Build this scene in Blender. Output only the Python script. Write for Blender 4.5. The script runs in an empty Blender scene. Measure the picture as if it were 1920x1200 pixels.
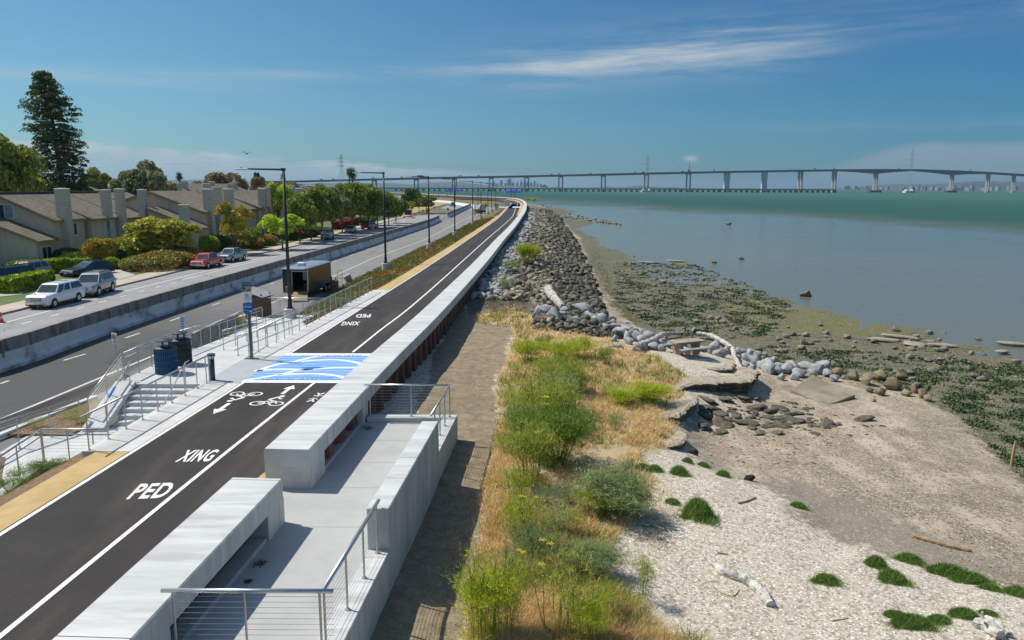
import bpy, math, random
import numpy as np
from mathutils import Vector, Matrix, noise as mnoise
sc = bpy.context.scene
R = math.radians
# ------------------------------------------------------------------ camera
CZ = 8.8; FPX = 1400.0
TH = math.atan((600-351.5)/FPX); ROLL = math.atan(0.004)
_c, _s, _cr, _sr = math.cos(TH), math.sin(TH), math.cos(ROLL), math.sin(ROLL)
AF = Vector((0, _c, -_s)); _U0 = Vector((0, _s, _c)); _R0 = Vector((1, 0, 0))
AR = _R0*_cr+_U0*_sr; AU = _U0*_cr-_R0*_sr
cam_d = bpy.data.cameras.new('camera'); cam = bpy.data.objects.new('camera', cam_d)
sc.collection.objects.link(cam); sc.camera = cam
cam_d.sensor_width = 36; cam_d.lens = FPX/1920*36; cam_d.clip_start = .1; cam_d.clip_end = 60000
cam.matrix_world = Matrix(((AR.x, AU.x, -AF.x, 0), (AR.y, AU.y, -AF.y, 0), (AR.z, AU.z, -AF.z, CZ), (0, 0, 0, 1)))

def ray(u, v): return AR*((u-960)/FPX)+AU*((600-v)/FPX)+AF
def P(u, v, z=0.0):
    d = ray(u, v); t = (z-CZ)/d.z
    return Vector((d.x*t, d.y*t, z))
def PY(u, v, Y):
    d = ray(u, v); t = Y/d.y
    return Vector((d.x*t, Y, CZ+d.z*t))
def PR(X, Y, Z):
    q = Vector((X, Y, Z-CZ)); w = q.dot(AF)
    return 960+FPX*q.dot(AR)/w, 600-FPX*q.dot(AU)/w
# ------------------------------------------------------------------ sun
EL = R(53); AZ = math.atan2(-.94, .34)
sdir = Vector((math.sin(AZ)*math.cos(EL), math.cos(AZ)*math.cos(EL), math.sin(EL)))
sl = bpy.data.lights.new('sun', 'SUN'); sl.energy = 4.6; sl.angle = R(.53); sl.color = (1, .955, .88)
so = bpy.data.objects.new('sun', sl); sc.collection.objects.link(so)
so.rotation_euler = (-sdir).to_track_quat('-Z', 'Y').to_euler(); so.location = (-30, 0, 60)
# ------------------------------------------------------------------ colour management
sc.view_settings.view_transform = 'Standard'; sc.view_settings.look = 'None'
sc.view_settings.exposure = 0.16; sc.view_settings.gamma = 1
# ------------------------------------------------------------------ node helpers
class NT:
    def __init__(s, t): s.t = t
    def n(s, typ, **k):
        n = s.t.nodes.new(typ)
        for a, b in k.items(): setattr(n, a, b)
        return n
    def lk(s, a, b): s.t.links.new(a, b)
    def _in(s, sock, v):
        if hasattr(v, 'is_output'): s.t.links.new(v, sock)
        elif v is not None: sock.default_value = v
    def m(s, op, a, b=None, c=None, clamp=False):
        n = s.n('ShaderNodeMath', operation=op); n.use_clamp = clamp
        s._in(n.inputs[0], a)
        if b is not None: s._in(n.inputs[1], b)
        if c is not None: s._in(n.inputs[2], c)
        return n.outputs[0]
    def ss(s, v, lo, hi, a=0.0, b=1.0):
        n = s.n('ShaderNodeMapRange', interpolation_type='SMOOTHSTEP')
        s._in(n.inputs['Value'], v); s._in(n.inputs['From Min'], lo); s._in(n.inputs['From Max'], hi)
        n.inputs['To Min'].default_value = a; n.inputs['To Max'].default_value = b
        return n.outputs[0]
    def mix(s, f, a, b, mode='MIX'):
        n = s.n('ShaderNodeMix', data_type='RGBA', blend_type=mode)
        s._in(n.inputs[0], f)
        for i, v in ((6, a), (7, b)):
            if isinstance(v, (tuple, list)): v = (*v[:3], 1)
            s._in(n.inputs[i], v)
        return n.outputs[2]
    def noise(s, vec, scale, detail=4, rough=.55, out=0, dist=0.0):
        n = s.n('ShaderNodeTexNoise'); s._in(n.inputs['Vector'], vec)
        n.inputs['Scale'].default_value = scale; n.inputs['Detail'].default_value = detail
        n.inputs['Roughness'].default_value = rough; n.inputs['Distortion'].default_value = dist
        return n.outputs[out]
    def vor(s, vec, scale, feature='F1', out='Color', rnd=1.0):
        n = s.n('ShaderNodeTexVoronoi', feature=feature); s._in(n.inputs['Vector'], vec)
        n.inputs['Scale'].default_value = scale; n.inputs['Randomness'].default_value = rnd
        return n.outputs[out]
    def sep(s, v):
        n = s.n('ShaderNodeSeparateXYZ'); s._in(n.inputs[0], v); return n.outputs
    def comb(s, x, y, z):
        n = s.n('ShaderNodeCombineXYZ')
        for i, q in enumerate((x, y, z)): s._in(n.inputs[i], q)
        return n.outputs[0]
    def vmul(s, v, t):
        n = s.n('ShaderNodeVectorMath', operation='MULTIPLY'); s._in(n.inputs[0], v); n.inputs[1].default_value = t
        return n.outputs[0]
    def ramp(s, f, stops):
        n = s.n('ShaderNodeValToRGB'); s._in(n.inputs[0], f); e = n.color_ramp.elements
        while len(e) < len(stops): e.new(.5)
        for i, (p, c) in enumerate(stops): e[i].position = p; e[i].color = (*c[:3], 1)
        return n.outputs[0]
    def pos(s): return s.n('ShaderNodeNewGeometry').outputs['Position']
    def island(s): return s.n('ShaderNodeNewGeometry').outputs['Random Per Island']
# ------------------------------------------------------------------ sky
w = bpy.data.worlds.new('World'); sc.world = w; w.use_nodes = True
w.node_tree.nodes.clear(); T = NT(w.node_tree)
sky = T.n('ShaderNodeTexSky', sky_type='NISHITA'); sky.sun_disc = False
sky.sun_elevation = EL; sky.sun_rotation = AZ; sky.air_density = 1.0; sky.dust_density = .6; sky.ozone_density = 2.6; sky.altitude = 10
tc = T.n('ShaderNodeTexCoord').outputs['Generated']
sx, sy, sz = T.sep(tc)
hor = T.m('SQRT', T.m('ADD', T.m('MULTIPLY', sx, sx), T.m('MULTIPLY', sy, sy)))
el = T.m('DIVIDE', sz, T.m('MAXIMUM', hor, .02))
az = T.m('ARCTAN2', sx, sy)
def band(az0, az1, elc, wd, soft=.1):
    a = T.m('MULTIPLY', T.ss(az, az0-soft, az0+soft), T.ss(az, az1-soft, az1+soft, 1, 0))
    d = T.m('DIVIDE', T.m('SUBTRACT', el, elc), wd)
    g = T.m('EXPONENT', T.m('MULTIPLY', T.m('MULTIPLY', d, d), -1.0))
    return T.m('MULTIPLY', a, g)
sk = T.comb(T.m('ADD', T.m('MULTIPLY', az, 2.2), T.m('MULTIPLY', el, -4.0)), T.m('MULTIPLY', el, 26.0), 11.7)
wisp = T.noise(sk, 1.6, 8, .62, dist=.6); wispf = T.noise(T.vmul(sk, (2.6, 1.5, 1)), 2.6, 6, .65)
wv = T.m('ADD', T.m('MULTIPLY', wisp, .7), T.m('MULTIPLY', wispf, .3))
cir = T.ss(wv, .34, .74)
elc = T.m('ADD', T.m('MULTIPLY', az, .055), .158)
b = T.m('ADD', T.m('MULTIPLY', band(-.04, .36, T.m('ADD', elc, -.006), .026, .10), 1.5), T.m('MULTIPLY', band(-.6, .2, T.m('ADD', elc, -.006), .008), .75))
b = T.m('ADD', b, T.m('MULTIPLY', band(.12, 1.4, T.m('ADD', T.m('MULTIPLY', az, .02), .185), .024, .12), .55))
b = T.m('ADD', b, T.m('MULTIPLY', band(.36, .60, T.m('ADD', T.m('MULTIPLY', az, .16), .168), .006, .05), 1.0))
b = T.m('ADD', b, T.m('MULTIPLY', band(-1.2, -.3, .118, .006), .35))
b = T.m('ADD', b, T.m('MULTIPLY', band(.1, 1.2, .072, .006), .25))
cirA = T.m('MULTIPLY', T.m('MULTIPLY', cir, b), .60, clamp=True)
# low cloud bank over the land, thin pinkish bank to the right
bn = T.noise(T.comb(T.m('MULTIPLY', az, 9.0), T.m('MULTIPLY', el, 30.0), 1.0), 1.5, 7, .6)
top = T.m('ADD', T.ss(az, -.62, .12, .050, .016), T.m('MULTIPLY', T.m('SUBTRACT', bn, .5), .030))
bank = T.m('MULTIPLY', T.ss(T.m('SUBTRACT', el, top), -.006, .003, 1, 0), T.ss(az, -.05, .16, .80, .0))
top2 = T.m('ADD', T.m('MULTIPLY', T.ss(az, .28, .50), .055), T.m('MULTIPLY', T.m('SUBTRACT', bn, .5), .018))
bank2 = T.m('MULTIPLY', T.ss(T.m('SUBTRACT', el, top2), -.010, .002, 1, 0), T.ss(az, .22, .46, 0, .50))
puff = T.m('MULTIPLY', band(.222, .236, .037, .0035, .006), T.ss(bn, .3, .5))
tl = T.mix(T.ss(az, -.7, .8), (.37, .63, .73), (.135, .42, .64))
tint = T.mix(T.ss(el, .30, 1.0), tl, (1.15, 1.2, 1.15))  # low sky tinted; unseen overhead sky kept brighter as added fill for shade
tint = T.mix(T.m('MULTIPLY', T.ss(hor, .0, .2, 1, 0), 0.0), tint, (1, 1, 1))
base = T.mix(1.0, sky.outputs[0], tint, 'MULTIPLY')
lum = T.mix(T.ss(bn, .3, .7), (2.9, 3.9, 4.4), (5.0, 5.6, 5.9))
c1 = T.mix(cirA, base, (4.2, 4.8, 5.3))
c2 = T.mix(bank, c1, lum)
c3 = T.mix(bank2, c2, (3.3, 3.6, 4.3))
c4 = T.mix(T.m('MULTIPLY', puff, .8), c3, (5, 5, 5.4))
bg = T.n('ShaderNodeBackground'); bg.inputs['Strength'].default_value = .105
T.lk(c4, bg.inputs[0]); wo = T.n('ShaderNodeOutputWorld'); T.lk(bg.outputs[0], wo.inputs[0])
# ------------------------------------------------------------------ materials
MATS = {}
def newmat(name):
    m = bpy.data.materials.new(name); m.use_nodes = True; t = NT(m.node_tree)
    return m, t, m.node_tree.nodes['Principled BSDF']
def M(name, c1=None, c2=None, scale=3.0, rough=.8, bump=0.0, bscale=None, metal=0.0, island=0.0, stretch=None, c3=None, s3=.3, f3=.5, trans=0.0, spec=None, detail=5, emit=None):
    if name in MATS: return MATS[name]
    m, t, b = newmat(name); p = t.n('ShaderNodeTexCoord').outputs['Object']
    if stretch: p = t.vmul(p, stretch)
    c2 = c2 or c1
    f = t.ss(t.noise(p, scale, detail, .6), .32, .68)
    col = t.mix(f, c1, c2)
    if c3: col = t.mix(t.m('MULTIPLY', t.ss(t.noise(p, s3, 4, .6), .5, .68), f3), col, c3)
    if island:
        hs = t.n('ShaderNodeHueSaturation'); t.lk(col, hs.inputs['Color'])
        r = t.island(); t.lk(t.m('MULTIPLY_ADD', r, island, 1-island*.5), hs.inputs['Value'])
        r2 = t.m('FRACT', t.m('MULTIPLY', r, 37.0)); t.lk(t.m('MULTIPLY_ADD', r2, .05, .475), hs.inputs['Hue'])
        col = hs.outputs[0]
    t.lk(col, b.inputs['Base Color']); b.inputs['Roughness'].default_value = rough; b.inputs['Metallic'].default_value = metal
    if spec is not None: b.inputs['Specular IOR Level'].default_value = spec
    if bump:
        bn = t.n('ShaderNodeBump'); bn.inputs['Strength'].default_value = bump; bn.inputs['Distance'].default_value = .02
        t.lk(t.noise(p, bscale or scale*6, 5, .6), bn.inputs['Height']); t.lk(bn.outputs[0], b.inputs['Normal'])
    if trans:
        tr = t.n('ShaderNodeBsdfTranslucent'); t.lk(col, tr.inputs[0]); mx = t.n('ShaderNodeMixShader'); mx.inputs[0].default_value = trans
        t.lk(b.outputs[0], mx.inputs[1]); t.lk(tr.outputs[0], mx.inputs[2])
        t.lk(mx.outputs[0], m.node_tree.nodes['Material Output'].inputs[0])
    if emit: b.inputs['Emission Color'].default_value = (*emit, 1); b.inputs['Emission Strength'].default_value = 1
    MATS[name] = m; return m
# ------------------------------------------------------------------ mesh builder
class MB:
    def __init__(s): s.v = []; s.f = []
    def add(s, vs, fs):
        o = len(s.v); s.v += [tuple(q) for q in vs]; s.f += [tuple(i+o for i in f) for f in fs]; return s
    def box(s, x0, x1, y0, y1, z0, z1):
        return s.add([(x0, y0, z0), (x1, y0, z0), (x1, y1, z0), (x0, y1, z0), (x0, y0, z1), (x1, y0, z1), (x1, y1, z1), (x0, y1, z1)],
                     [(0, 3, 2, 1), (4, 5, 6, 7), (0, 1, 5, 4), (1, 2, 6, 5), (2, 3, 7, 6), (3, 0, 4, 7)])
    def prism(s, poly, z0, z1):          # poly in xy; z0/z1 numbers or lists
        n = len(poly); a = z0 if isinstance(z0, (list, tuple)) else [z0]*n; b = z1 if isinstance(z1, (list, tuple)) else [z1]*n
        vs = [(p[0], p[1], a[i]) for i, p in enumerate(poly)]+[(p[0], p[1], b[i]) for i, p in enumerate(poly)]
        return s.add(vs, [tuple(range(n))[::-1], tuple(range(n, 2*n))]+[(i, (i+1) % n, n+(i+1) % n, n+i) for i in range(n)])
    def xprism(s, poly, x0, x1, taper=None):  # poly in yz extruded along x
        n = len(poly); vs = [(x0, p[0], p[1]) for p in poly]+[(x1, p[0], p[1]) for p in poly]
        return s.add(vs, [tuple(range(n))[::-1], tuple(range(n, 2*n))]+[(i, (i+1) % n, n+(i+1) % n, n+i) for i in range(n)])
    def tube(s, pts, r, n=8, cap=True):
        pts = [Vector(p) for p in pts]; rr = r if isinstance(r, (list, tuple)) else [r]*len(pts); o = len(s.v); prev = None
        for i, p in enumerate(pts):
            t = (pts[min(i+1, len(pts)-1)]-pts[max(i-1, 0)]).normalized()
            if prev is None: a = t.orthogonal().normalized()
            else:
                a = prev-t*prev.dot(t); a = a.normalized() if a.length > 1e-5 else t.orthogonal().normalized()
            prev = a; b = t.cross(a)
            for k in range(n):
                q = p+(a*math.cos(k*math.tau/n)+b*math.sin(k*math.tau/n))*rr[i]; s.v.append(tuple(q))
        for i in range(len(pts)-1):
            for k in range(n): s.f.append((o+i*n+k, o+i*n+(k+1) % n, o+(i+1)*n+(k+1) % n, o+(i+1)*n+k))
        if cap: s.f.append(tuple(o+k for k in range(n))[::-1]); s.f.append(tuple(o+(len(pts)-1)*n+k for k in range(n)))
        return s
    def cyl(s, x, y, z0, z1, r, n=16, r2=None): return s.tube([(x, y, z0), (x, y, z1)], [r, r if r2 is None else r2], n)
    def bar(s, a, b, w, h):              # rectangular bar from a to b
        a = Vector(a); b = Vector(b); t = (b-a).normalized(); u = t.cross(Vector((0, 0, 1)))
        u = Vector((1, 0, 0)) if u.length < 1e-4 else u.normalized(); v = u.cross(t); vs = []
        for p in (a, b):
            for i, j in ((-1, -1), (1, -1), (1, 1), (-1, 1)): vs.append(p+u*(i*w/2)+v*(j*h/2))
        return s.add(vs, [(0, 1, 2, 3)[::-1], (4, 5, 6, 7), (0, 1, 5, 4), (1, 2, 6, 5), (2, 3, 7, 6), (3, 0, 4, 7)])
    def strip(s, A, B):                  # sheet between two polylines
        n = len(A); return s.add(list(A)+list(B), [(i, i+1, n+i+1, n+i) for i in range(n-1)])
    def loft(s, secs, closed=True, caps=True):
        n = len(secs[0]); o = len(s.v)
        for q in secs: s.v += [tuple(p) for p in q]
        for i in range(len(secs)-1):
            for k in range(n if closed else n-1): s.f.append((o+i*n+k, o+i*n+(k+1) % n, o+(i+1)*n+(k+1) % n, o+(i+1)*n+k))
        if caps and closed: s.f.append(tuple(o+k for k in range(n))[::-1]); s.f.append(tuple(o+(len(secs)-1)*n+k for k in range(n)))
        return s
    def xf(s, mat):
        s.v = [tuple(mat @ Vector(p)) for p in s.v]; return s
    def build(s, name, mat, parent=None, smooth=False, bevel=0.0, fix=True):
        me = bpy.data.meshes.new(name); me.from_pydata(s.v, [], s.f)
        if mat: me.materials.append(mat)
        if fix:
            import bmesh
            bm = bmesh.new(); bm.from_mesh(me); bmesh.ops.recalc_face_normals(bm, faces=bm.faces)
            if bevel: bmesh.ops.bevel(bm, geom=[e for e in bm.edges if len(e.link_faces) == 2 and e.calc_face_angle(0) > .5], offset=bevel, segments=1, affect='EDGES', clamp_overlap=True)
            bm.to_mesh(me); bm.free()
        if smooth: me.polygons.foreach_set('use_smooth', [True]*len(me.polygons))
        me.update(); o = bpy.data.objects.new(name, me); sc.collection.objects.link(o)
        if parent: o.parent = parent
        return o
def npmesh(name, V, Fc, mat, parent=None, smooth=False):     # fast: V (n,3) Fc (m,k) arrays
    me = bpy.data.meshes.new(name); V = np.asarray(V, np.float32); Fc = np.asarray(Fc, np.int32); k = Fc.shape[1]
    me.vertices.add(len(V)); me.vertices.foreach_set('co', V.ravel())
    me.loops.add(Fc.size); me.loops.foreach_set('vertex_index', Fc.ravel())
    me.polygons.add(len(Fc)); me.polygons.foreach_set('loop_start', np.arange(len(Fc), dtype=np.int32)*k)
    if smooth: me.polygons.foreach_set('use_smooth', np.ones(len(Fc), bool))
    me.update(calc_edges=True); me.materials.append(mat)
    o = bpy.data.objects.new(name, me); sc.collection.objects.link(o)
    if parent: o.parent = parent
    return o
def tag(o, label, cat, group=None):
    o['label'] = label; o['category'] = cat
    if group: o['group'] = group
    return o
def struct(o): o['kind'] = 'structure'; return o
def stuff(o, label, cat): o['kind'] = 'stuff'; o['label'] = label; o['category'] = cat; return o
def thing(name, label, cat, loc=(0, 0, 0), rz=0.0, group=None, scale=None):
    o = bpy.data.objects.new(name, None); sc.collection.objects.link(o); o.location = loc; o.rotation_euler = (0, 0, rz)
    o.empty_display_size = .3
    if scale: o.scale = (scale,)*3 if not isinstance(scale, tuple) else scale
    return tag(o, label, cat, group)
KIDS = {}
def copy_tree(o, parent=None):
    c = o.copy(); sc.collection.objects.link(c); c.parent = parent
    if parent: c.matrix_parent_inverse = o.matrix_parent_inverse.copy()
    for ch in [q for q in ALLCH(o)]: copy_tree(ch, c)
    return c
def ALLCH(o):
    if o.name not in KIDS: KIDS[o.name] = list(o.children)
    return KIDS[o.name]
def dup(o, loc, rz=0.0, label=None, scale=None):
    c = copy_tree(o); c.location = loc; c.rotation_euler = (0, 0, rz)
    if label: c['label'] = label
    if scale: c.scale = (scale,)*3 if not isinstance(scale, tuple) else scale
    return c
def crom(pts, step):
    pts = [Vector(p) for p in pts]; out = []
    for i in range(len(pts)-1):
        p0 = pts[max(i-1, 0)]; p1 = pts[i]; p2 = pts[i+1]; p3 = pts[min(i+2, len(pts)-1)]
        n = max(1, int((p2-p1).length/step))
        for k in range(n):
            t = k/n; out.append(.5*((2*p1)+(p2-p0)*t+(2*p0-5*p1+4*p2-p3)*t*t+(3*p1-p0-3*p2+p3)*t**3))
    out.append(pts[-1]); return out
def atY(pl, y):
    for a, b in zip(pl, pl[1:]):
        if (a.y <= y <= b.y) or (b.y <= y <= a.y):
            t = (y-a.y)/((b.y-a.y) or 1); return a.x+(b.x-a.x)*t
    return pl[0].x if y < pl[0].y else pl[-1].x
def offs(pl, d):      # offset polyline to its right by d
    out = []
    for i, p in enumerate(pl):
        t = (pl[min(i+1, len(pl)-1)]-pl[max(i-1, 0)]); t.z = 0; t.normalize(); out.append(Vector((p.x+t.y*d, p.y-t.x*d, p.z)))
    return out
def poly_mask(U, V, poly):
    ins = np.zeros(U.shape, bool); n = len(poly); j = n-1
    for i in range(n):
        xi, yi = poly[i]; xj, yj = poly[j]
        c = ((yi > V) != (yj > V)) & (U < (xj-xi)*(V-yi)/((yj-yi) or 1e-9)+xi); ins ^= c; j = i
    return ins
def text_mesh(txt, name, mat, size, parent, loc, rot, extrude=.002, sx=1.0, align='CENTER', track=1.0, bold=0.0):
    cu = bpy.data.curves.new(name, 'FONT'); cu.body = txt; cu.size = size; cu.extrude = extrude; cu.align_x = align; cu.space_character = track; cu.offset = bold
    o = bpy.data.objects.new(name, cu); sc.collection.objects.link(o)
    dg = bpy.context.evaluated_depsgraph_get(); me = bpy.data.meshes.new_from_object(o.evaluated_get(dg)); bpy.data.objects.remove(o)
    me.materials.clear(); me.materials.append(mat); o = bpy.data.objects.new(name, me); sc.collection.objects.link(o)
    o.location = loc; o.rotation_euler = rot; o.scale = (sx, 1, 1)
    if parent: o.parent = parent
    return o
# ------------------------------------------------------------------ traced lines of the site
ZP, ZW = 1.2, 2.27                     # path level, top of the sea wall
WL = crom([(-6.95, 4, ZW), (-6.72, 10, ZW), (-6.38, 16, ZW), (-6.05, 22, ZW), (-5.62, 29, ZW), (-4.82, 40.5, ZW), (-3.4, 67.3, ZW), (-2.2, 95.4, ZW), (-.7, 127, ZW), (.85, 166, ZW),
           (3.0, 229, ZW), (4.9, 330, ZW), (4.0, 412, ZW), (-.3, 478, ZW), (-14, 530, ZW), (-34, 577, ZW), (-74, 700, ZW), (-100, 790, ZW), (-150, 900, ZW)], 2.0)
WR = offs(WL, 1.17)
LN = crom([Vector((-11.95, 3, ZP)), P(0, 1003, ZP), P(458, 717, ZP), P(540, 665, ZP), P(604, 625, ZP), P(760, 526.6, ZP), P(800, 501, ZP), P(876, 450, ZP), P(935, 408, ZP), P(951.5, 390, ZP), P(959, 381.5, ZP), P(950, 377.5, ZP), P(925, 375.3, ZP), P(840, 373, ZP)], 3)
CN = crom([P(-250, 1398, ZP), P(0, 1194, ZP), P(435, 840, ZP), P(594, 714.5, ZP), P(658, 663.5, ZP), P(712, 620, ZP), P(800, 550, ZP), P(911.7, 449.6, ZP), P(960, 406.7, ZP), P(966.7, 391, ZP), P(970.5, 382, ZP), P(963, 378, ZP)], 3)
RD = [P(x, y, 0) for x, y in ((-350, 950), (0, 787), (283, 669), (512, 567), (638, 512.5), (700, 484), (796, 450), (835, 429), (887, 405), (912, 396), (922, 388), (905, 379))]   # edge line of near carriageway
BR = [P(x, y, 0) for x, y in ((-300, 765), (0, 700), (198, 629.5), (396, 561.5), (535, 515), (800, 426), (826, 414))]    # foot of the median barrier
BR2 = [P(x, y, 0) for x, y in ((842.5, 408), (885, 387.6))]
CB = [P(x, y, 0) for x, y in ((-300, 655), (0, 592.5), (47, 580), (222, 538), (287, 522), (350, 506), (458, 482.6), (560, 461), (597.6, 450), (645, 436), (723, 417), (780, 402), (822, 390.5), (858, 382), (880, 375), (830, 369), (700, 364))]
RV = [P(x, y, 0) for x, y in ((560, 590), (600, 560), (656, 528), (723, 489.5), (775, 470), (826, 448), (872, 423), (896, 408), (921, 399), (935, 388), (905, 379), (830, 374.5))]   # verge foot

# ---- materials of the ground
def mat_asphalt(name, c1, c2, c3, sp=.5, yg=None):
    m, t, b = newmat(name); p = t.pos()
    p2 = t.vmul(p, (1, .12, 1))
    f = t.ss(t.noise(p, .35, 5, .65), .3, .7); g = t.noise(p, 45, 2, .7); st = t.ss(t.noise(p2, .9, 6, .6), .45, .75)
    c = t.mix(f, c1, c2); c = t.mix(t.m('MULTIPLY', st, sp), c, c3)
    c = t.mix(.5, c, t.mix(g, (.25,)*3, (1.75,)*3), 'MULTIPLY') if False else t.mix(t.ss(g, .35, .65, 0, .35), c, c3)
    if yg:
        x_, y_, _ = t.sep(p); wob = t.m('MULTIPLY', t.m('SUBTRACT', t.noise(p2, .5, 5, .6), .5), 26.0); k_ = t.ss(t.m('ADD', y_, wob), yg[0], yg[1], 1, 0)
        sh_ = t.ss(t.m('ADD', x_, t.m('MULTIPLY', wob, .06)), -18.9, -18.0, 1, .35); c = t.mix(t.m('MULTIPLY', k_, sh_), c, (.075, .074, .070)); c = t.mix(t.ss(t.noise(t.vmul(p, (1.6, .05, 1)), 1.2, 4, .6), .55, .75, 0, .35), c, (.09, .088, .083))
        vx = t.n('ShaderNodeTexVoronoi', feature='DISTANCE_TO_EDGE'); t.lk(t.m('ADD', 0.0, 0.0), vx.inputs['Scale']); vx.inputs['Scale'].default_value = .16; nz = t.n('ShaderNodeVectorMath', operation='ADD'); t.lk(p, nz.inputs[0]); t.lk(t.vmul(t.noise(p, .7, 4, .6, out=1), (2.5, 2.5, 0)), nz.inputs[1]); t.lk(nz.outputs[0], vx.inputs['Vector'])
        for l_ in list(vx.inputs['Scale'].links): t.t.links.remove(l_)
        c = t.mix(t.ss(vx.outputs['Distance'], .002, .008, .55, 0), c, (.04, .04, .038))
    t.lk(c, b.inputs['Base Color']); b.inputs['Roughness'].default_value = .85; b.inputs['Specular IOR Level'].default_value = .3
    bn = t.n('ShaderNodeBump'); bn.inputs['Strength'].default_value = .25; bn.inputs['Distance'].default_value = .01
    t.lk(g, bn.inputs['Height']); t.lk(bn.outputs[0], b.inputs['Normal']); return m
A_PATH = mat_asphalt('path_asphalt', (.012, .011, .0105), (.027, .024, .022), (.10, .085, .07), .5)
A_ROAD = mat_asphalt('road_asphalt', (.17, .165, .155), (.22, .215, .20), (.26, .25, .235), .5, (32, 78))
A_ROAD2 = mat_asphalt('far_road_asphalt', (.23, .228, .22), (.28, .275, .265), (.34, .33, .32), .4, (-90, -60))
CONC = M('concrete_light', (.47, .47, .445), (.56, .555, .53), .9, .75, .15, 30, c3=(.44, .45, .44), s3=2.2, f3=.6, stretch=(1, 1, 2))
CONC_WALL = M('concrete_wall', (.46, .465, .445), (.60, .60, .575), .7, .72, .12, 25, c3=(.36, .355, .33), s3=1.1, f3=.6, stretch=(.5, 3.2, .5))
CONC_FLOOR = M('concrete_floor', (.37, .37, .35), (.44, .44, .42), .8, .8, .1, 40, c3=(.32, .32, .30), s3=.8, f3=.5)
CONC_OLD = M('concrete_old', (.33, .32, .28), (.45, .44, .40), 2.0, .9, .3, 12, c3=(.16, .13, .09), s3=.9, f3=.7)
TAN = M('tan_gravel', (.43, .30, .125), (.52, .37, .165), 1.2, .95, .3, 40, c3=(.42, .28, .11), s3=3, f3=.5)
WHITEP = M('road_paint', (.80, .79, .74), (.68, .66, .60), 3, .7, c3=(.5, .48, .42), s3=9, f3=.5)
WORN = M('worn_paint', (.62, .60, .53), (.46, .45, .40), 5, .8, c3=(.3, .29, .27), s3=12, f3=.7)
LAWN = M('lawn', (.060, .105, .018), (.10, .14, .03), 1.5, .95, .4, 30, c3=(.17, .15, .06), s3=.4, f3=.6)
MULCH = M('mulch', (.13, .075, .035), (.24, .15, .075), 9, .95, .8, 25, c3=(.05, .03, .02), s3=14, f3=.7)
# ---- sea bed, land plate, water
struct(MB().add([(-40000, -3000, -3.2), (40000, -3000, -3.2), (40000, 50000, -3.2), (-40000, 50000, -3.2)], [(0, 1, 2, 3)]).build('ground', M('seabed', (.10, .09, .06), (.12, .11, .08), .2), fix=False))
coast = [(p.x+.5, p.y) for p in WL[::3]]+[(-300, 1150), (-620, 1650), (-1500, 2600), (-9000, 5200), (-9000, -400), (-6.2, -400)]
LAND = M('land_soil', (.10, .10, .045), (.17, .145, .075), .05, .95, .2, 5, c3=(.05, .075, .025), s3=.02, f3=.8)
struct(MB().prism(coast, -3, -.03).build('land', LAND))
mw, t, b = newmat('water'); p = t.pos(); X, Y, Z = t.sep(p)
A1, B1 = P(1000, 376, -1.5), P(1900, 430, -1.5); dx, dy = B1.x-A1.x, B1.y-A1.y; L = math.hypot(dx, dy)
sd = t.m('ADD', t.m('MULTIPLY', t.m('SUBTRACT', X, A1.x), -dy/L), t.m('MULTIPLY', t.m('SUBTRACT', Y, A1.y), dx/L))   # + seaward
big = t.m('MULTIPLY', t.m('SUBTRACT', t.noise(t.vmul(p, (1, .5, 1)), .012, 5, .65), .5), 150)
sdn = t.m('ADD', sd, big)
near = t.mix(t.noise(t.vmul(p, (.4, 1, 1)), .05, 4), (.12, .125, .095), (.16, .155, .11))
far = t.mix(t.ss(sdn, 30, 700), (.030, .088, .070), (.050, .125, .095))
wc = t.mix(t.ss(sdn, -120, 90), near, far)
fo = t.noise(t.vmul(p, (.22, 1.5, 1)), .8, 5, .7); foam = t.m('MULTIPLY', t.ss(fo, .685, .72), t.ss(sd, -260, -120, 1, 0))
foam = t.m('MULTIPLY', foam, t.ss(t.noise(t.vmul(p, (.02, .06, 1)), 1.0, 2), .5, .6))
wc = t.mix(t.m('MULTIPLY', foam, .8), wc, (.6, .57, .5))
t.lk(wc, b.inputs['Base Color']); b.inputs['IOR'].default_value = 1.33; t.lk(t.ss(sdn, -40, 60, .26, .10), b.inputs['Specular IOR Level'])
t.lk(t.ss(sdn, -40, 20, .14, .55), b.inputs['Roughness'])
wvn = t.m('ADD', t.noise(t.vmul(p, (.5, 1.2, 1)), .9, 5, .65), t.m('MULTIPLY', t.noise(t.vmul(p, (.35, 1, 1)), .12, 5, .6), 3.0))
bn = t.n('ShaderNodeBump'); bn.inputs['Distance'].default_value = .35; t.lk(t.ss(sdn, -60, 40, .16, .55), bn.inputs['Strength']); t.lk(wvn, bn.inputs['Height']); t.lk(bn.outputs[0], b.inputs['Normal'])
struct(MB().add([(-39000, -2900, -1.5), (39000, -2900, -1.5), (39000, 49000, -1.5), (-39000, 49000, -1.5)], [(0, 1, 2, 3)]).build('water', mw, fix=False))

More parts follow.
